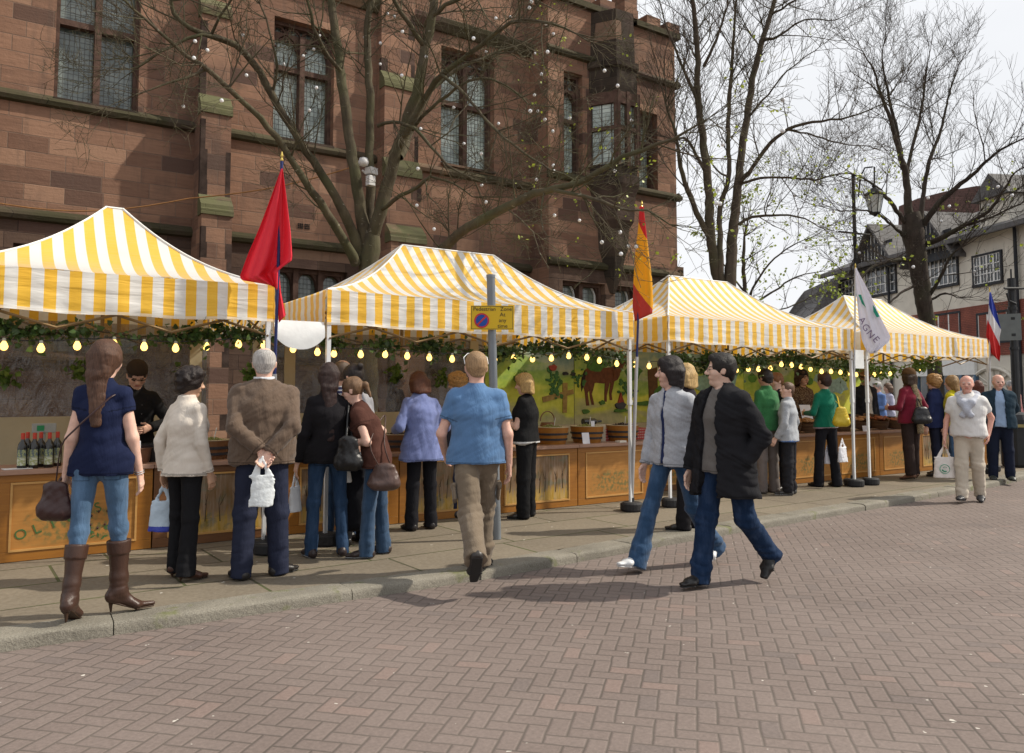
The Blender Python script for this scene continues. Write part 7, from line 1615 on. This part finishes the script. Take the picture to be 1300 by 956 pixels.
# 23, 24 
put(1118, 600, 485, -70, 'grey haired man in a light blue shirt facing left behind the farthest stall', Y=11.5, g=1.1, top=dict(c=(.11,.19,.42), o=.012), leg=dict(c=BLK_), shoe=shB, hair=dict(t='short', c=(.35,.34,.33)), skin=SNP, head=(0,10), aL=((-.08,.15,.10),(-.45,-1,-.3)))
put(1131, 600, 487, -60, 'brown haired woman in a pale lilac top beyond the farthest stall', Y=11.9, male=False, g=1.0, top=dict(c=(.42,.42,.55), o=.012), leg=dict(c=BLK_), shoe=shB, hair=dict(t='bob', c=(.12,.07,.045)), skin=SNP, aL=((-.08,.15,.10),(-.45,-1,-.3)))
# 25 burgundy with scarf
def scarf(root, c):
    q = [Pr(c['P4']-c['fw']*.035+c['xa']*.01, c['P4']+c['fw']*.035, (.040,.022), (.040,.022), c['xa'], .02), Pr(c['P4']-c['fw']*.052+V3(0,0,-.01), c['P2']-c['fw']*.082+c['xa']*.012, (.034,.012), (.040,.012), c['xa'], .01), Pr(c['P2']-c['fw']*.082+c['xa']*.012, c['P0']-c['fw']*.090+c['xa']*.02-V3(0,0,.13), (.040,.010), (.046,.010), c['xa'], .01, flat=1)]
    V, F = sdf(c['sc'](q), .012, [(.006, 24, (1,1,.3), 3, None)]); npmesh('scarf', V, F, cloth((.10,.075,.045), 'floral'), root)
r = put(1158, 604, 474, 8, 'woman in a burgundy top and hat with a long patterned scarf down her back', male=False, g=1.12, Y=7.55, top=dict(c=(.16,.012,.028), hem=-.02, o=.012), leg=dict(c=(.030,.020,.018), knee=.045, hem=.045, o=.010), shoe=dict(c=(.16,.08,.05), heel=.015), hair=dict(t='bob', c=(.05,.03,.02)), skin=SN, extra=dict(hat=('cap', (.10,.055,.025)), fn=scarf), f=.985,
        aR=((.15,.12,.10),(.45,-1,-.3)), aL=((-.12,.13,.12),(-.45,-1,-.3)), L=(-4,2,3,-5), Rg=(5,3,3,0))
Dg = (Vector(r['root'].location)-CAM).dot(FW); p = dp(1170, 526, Dg-.22); handbag(p, (.34,.16,.30), 'glossy black handbag at the elbow of the woman in burgundy', (.012,.012,.014), [p+Vector((-.08,0,.08)), p+Vector((-.02,.06,.28)), p+Vector((.06,0,.08))], ax=(RT.x,RT.y,0), seed=6)
# 26, 27
put(1190, 606, 477, -5, 'woman with short ginger blonde hair in a dark navy jacket', male=False, g=1.05, Y=7.6, top=dict(c=(.018,.026,.075), o=.014, hem=-.05), leg=dict(c=(.014,.016,.03), hem=.046, knee=.040), shoe=shB, hair=dict(t='curly', c=(.34,.19,.07)), skin=SNP, L=(-5,0,4,-4), Rg=(4,2,4,0))
put(1213, 611, 478, -8, 'woman with long fair hair in a yellow and green top and flared jeans', male=False, g=1.02, Y=7.35, top=dict(c=(.50,.44,.015), c2=(.02,.30,.10), side=1, sleeve=.55, o=.010, hem=-.02), leg=dict(c=(.05,.11,.21), k='denim', hem=.052, knee=.040, len=.02), shoe=dict(c=(.2,.13,.08)), hair=dict(t='long', c=(.26,.16,.07), len=.20), skin=SNP, L=(-7,0,3,-4), Rg=(8,4,3,0))
# 28 tourist in white
def sweater(root, c):
    q = []
    for s in (-1,1): q += [Pr(c['P4']-c['fw']*.04+V3(0,0,-.01), c['sh'][s]*.6+c['P3']*.4+V3(0,0,.018)-c['fw']*.01, (.030,.018), (.032,.020), c['xa'], .02), Pr(c['sh'][s]*.5+c['P3']*.5+V3(0,0,.016)+c['fw']*.012, c['sh'][s]*.3+c['P3']*.35+c['P2']*.35+c['fw']*.085, (.026,.018), (.022,.017), c['xa'], .02), Pr(c['sh'][s]*.3+c['P3']*.35+c['P2']*.35+c['fw']*.085, c['P2']+c['fw']*.106+V3(0,0,-.005), (.026,.020), (.016,.016), c['xa'], .02)]
    q += [Pr(c['P4']-c['fw']*.05, c['P2']-c['fw']*.098, (.06,.014), (.085,.012), c['xa'], .02), Pr(c['P2']+c['fw']*.106, c['P2']+c['fw']*.110-V3(0,0,.02), .020, .018, None, .01)]
    q += [Pr(c['P2']+c['fw']*.104, c['P2']+c['fw']*.108-V3(s*.03,0,.05), (.014,.012), (.020,.014), c['xa'], .01) for s in (-1,1)]
    for p in q: p.a = p.a+V3(0,0,.010); p.b = p.b+V3(0,0,.006)+c['fw']*.010*(1 if np.dot(p.b-c['P2'], c['fw']) > 0 else -1); p.ra = tuple(a*1.25 for a in p.ra); p.rb = tuple(a*1.25 for a in p.rb)
    V, F = sdf(c['sc'](q), .012, [(.006, 24, (1,1,.6), 3, None)]); npmesh('sweater', V, F, cloth((.42,.44,.50), 'fleece'), root)
r = put(1233, 638, 481, -112, 'bald man in a white polo with a grey sweater tied round his shoulders', z=0, g=1.25, belly=.020, top=dict(c=(.66,.65,.64), sleeve=.6, hem=-.004, o=.011, collar=2), leg=dict(c=(.50,.44,.36), knee=.047, hem=.042, o=.010, belt=(.03,.02,.015), wr=.005), shoe=dict(c=(.04,.04,.045), sole=(.03,.03,.03)), hair=dict(t='bald', c=(.5,.47,.44)), skin=(.62,.33,.26), f=.982,
        L=(-6,14,1,-14), Rg=(10,3,1,6), head=(-3,0), aR=((.165,.05,-.03),(.5,-1,0)), aL=((-.135,-.035,.0),(-.5,-1,0)), extra=dict(fn=scarf if False else sweater))
carrier(Hs(r, 1), .48, .34, 'white carrier bag with a green round logo held by the man in the white polo', (.62,.57,.53), yaw=-.6, logo=1, th=.16, seed=15)
# 29 navy jacket
r = put(1272, 609, 476, -122, 'bald man in a navy jacket over a light blue jumper at the right edge', g=1.22, belly=.012, top=dict(c=(.26,.36,.52), collar=1, o=.010), coat=dict(c=(.018,.035,.052), hem=-.03, o=.022, open=.042, collar=2, wr=.007), leg=dict(c=(.012,.016,.032), knee=.046, hem=.042, o=.010), shoe=dict(c=(.03,.035,.03)), hair=dict(t='bald', c=(.4,.36,.33)), skin=(.62,.36,.28),
        head=(-12,4), aR=((.04,-.115,.04),(1,-.6,0)), aL=((-.04,-.115,.04),(-1,-.6,0)))
put(1246, 604, 484, 60, 'person with dark red hair in dark clothes behind the two bald men', male=False, Y=8.6, top=dict(c=(.03,.03,.04), o=.014), leg=dict(c=BLK_), shoe=shB, hair=dict(t='bob', c=(.10,.035,.025)), skin=SNP, hands=False)
put(1288, 600, 484, -150, 'grey haired person behind the man in the navy jacket at the right edge', Y=9.4, g=1.1, top=dict(c=(.3,.12,.12), o=.014), leg=dict(c=BLK_), shoe=shB, hair=dict(t='short', c=(.38,.38,.38)), skin=SNP)
# ------------------------------------------------------------ camera, light, view
cam = bpy.data.objects.new('camera', bpy.data.cameras.new('camera')); col.objects.link(cam); sc_ = bpy.context.scene; sc_.camera = cam
cam.data.sensor_width = 36; cam.data.lens = 1000/1300*36; cam.data.shift_y = -45/1300; cam.data.clip_end = 2000
cam.location = CAM; cam.rotation_euler = (pi/2+PI_, 0, -H0)
SUN_AZ = Vector((.90, -.44, 0)).normalized(); SUN_EL = rad(43)
sdir = Vector((SUN_AZ.x*cos(SUN_EL), SUN_AZ.y*cos(SUN_EL), sin(SUN_EL)))
sl = bpy.data.lights.new('sun', 'SUN'); sl.energy = 4.8; sl.angle = rad(1.0); sl.color = (1, .92, .79)
so = bpy.data.objects.new('sun', sl); so.rotation_euler = (-sdir).to_track_quat('-Z', 'Y').to_euler(); col.objects.link(so)
w = bpy.data.worlds.new('World'); sc_.world = w; w.use_nodes = True; nt = w.node_tree; bg = nt.nodes['Background']
sky = nt.nodes.new('ShaderNodeTexSky'); sky.sky_type = 'NISHITA'; sky.sun_disc = False
sky.sun_elevation = SUN_EL; sky.sun_rotation = math.atan2(SUN_AZ.x, SUN_AZ.y); sky.dust_density = 4; sky.air_density = 1.2
tc = nt.nodes.new('ShaderNodeTexCoord'); no = nt.nodes.new('ShaderNodeTexNoise'); no.inputs['Scale'].default_value = 1.6; no.inputs['Detail'].default_value = 5
mp = nt.nodes.new('ShaderNodeMapping'); mp.inputs['Scale'].default_value = (1, 1, 2.5); nt.links.new(tc.outputs['Generated'], mp.inputs[0]); nt.links.new(mp.outputs[0], no.inputs[0])
rp = nt.nodes.new('ShaderNodeValToRGB'); rp.color_ramp.elements[0].position = .25; rp.color_ramp.elements[1].position = .6
rp.color_ramp.elements[0].color = (.82,.82,.82,1); rp.color_ramp.elements[1].color = (.96,.96,.96,1); nt.links.new(no.outputs[0], rp.inputs[0])
mx = nt.nodes.new('ShaderNodeMix'); mx.data_type = 'RGBA'; nt.links.new(rp.outputs[0], mx.inputs[0]); nt.links.new(sky.outputs[0], mx.inputs[6]); mx.inputs[7].default_value = (14.6, 14.8, 15.2, 1)
nt.links.new(mx.outputs[2], bg.inputs[0]); bg.inputs[1].default_value = .069
sc_.view_settings.view_transform = 'Standard'; sc_.view_settings.look = 'None'; sc_.view_settings.gamma = 1; sc_.view_settings.use_curve_mapping = False
sc_.view_settings.exposure = 0
sc_.cycles.max_bounces = 6; sc_.cycles.transparent_max_bounces = 12
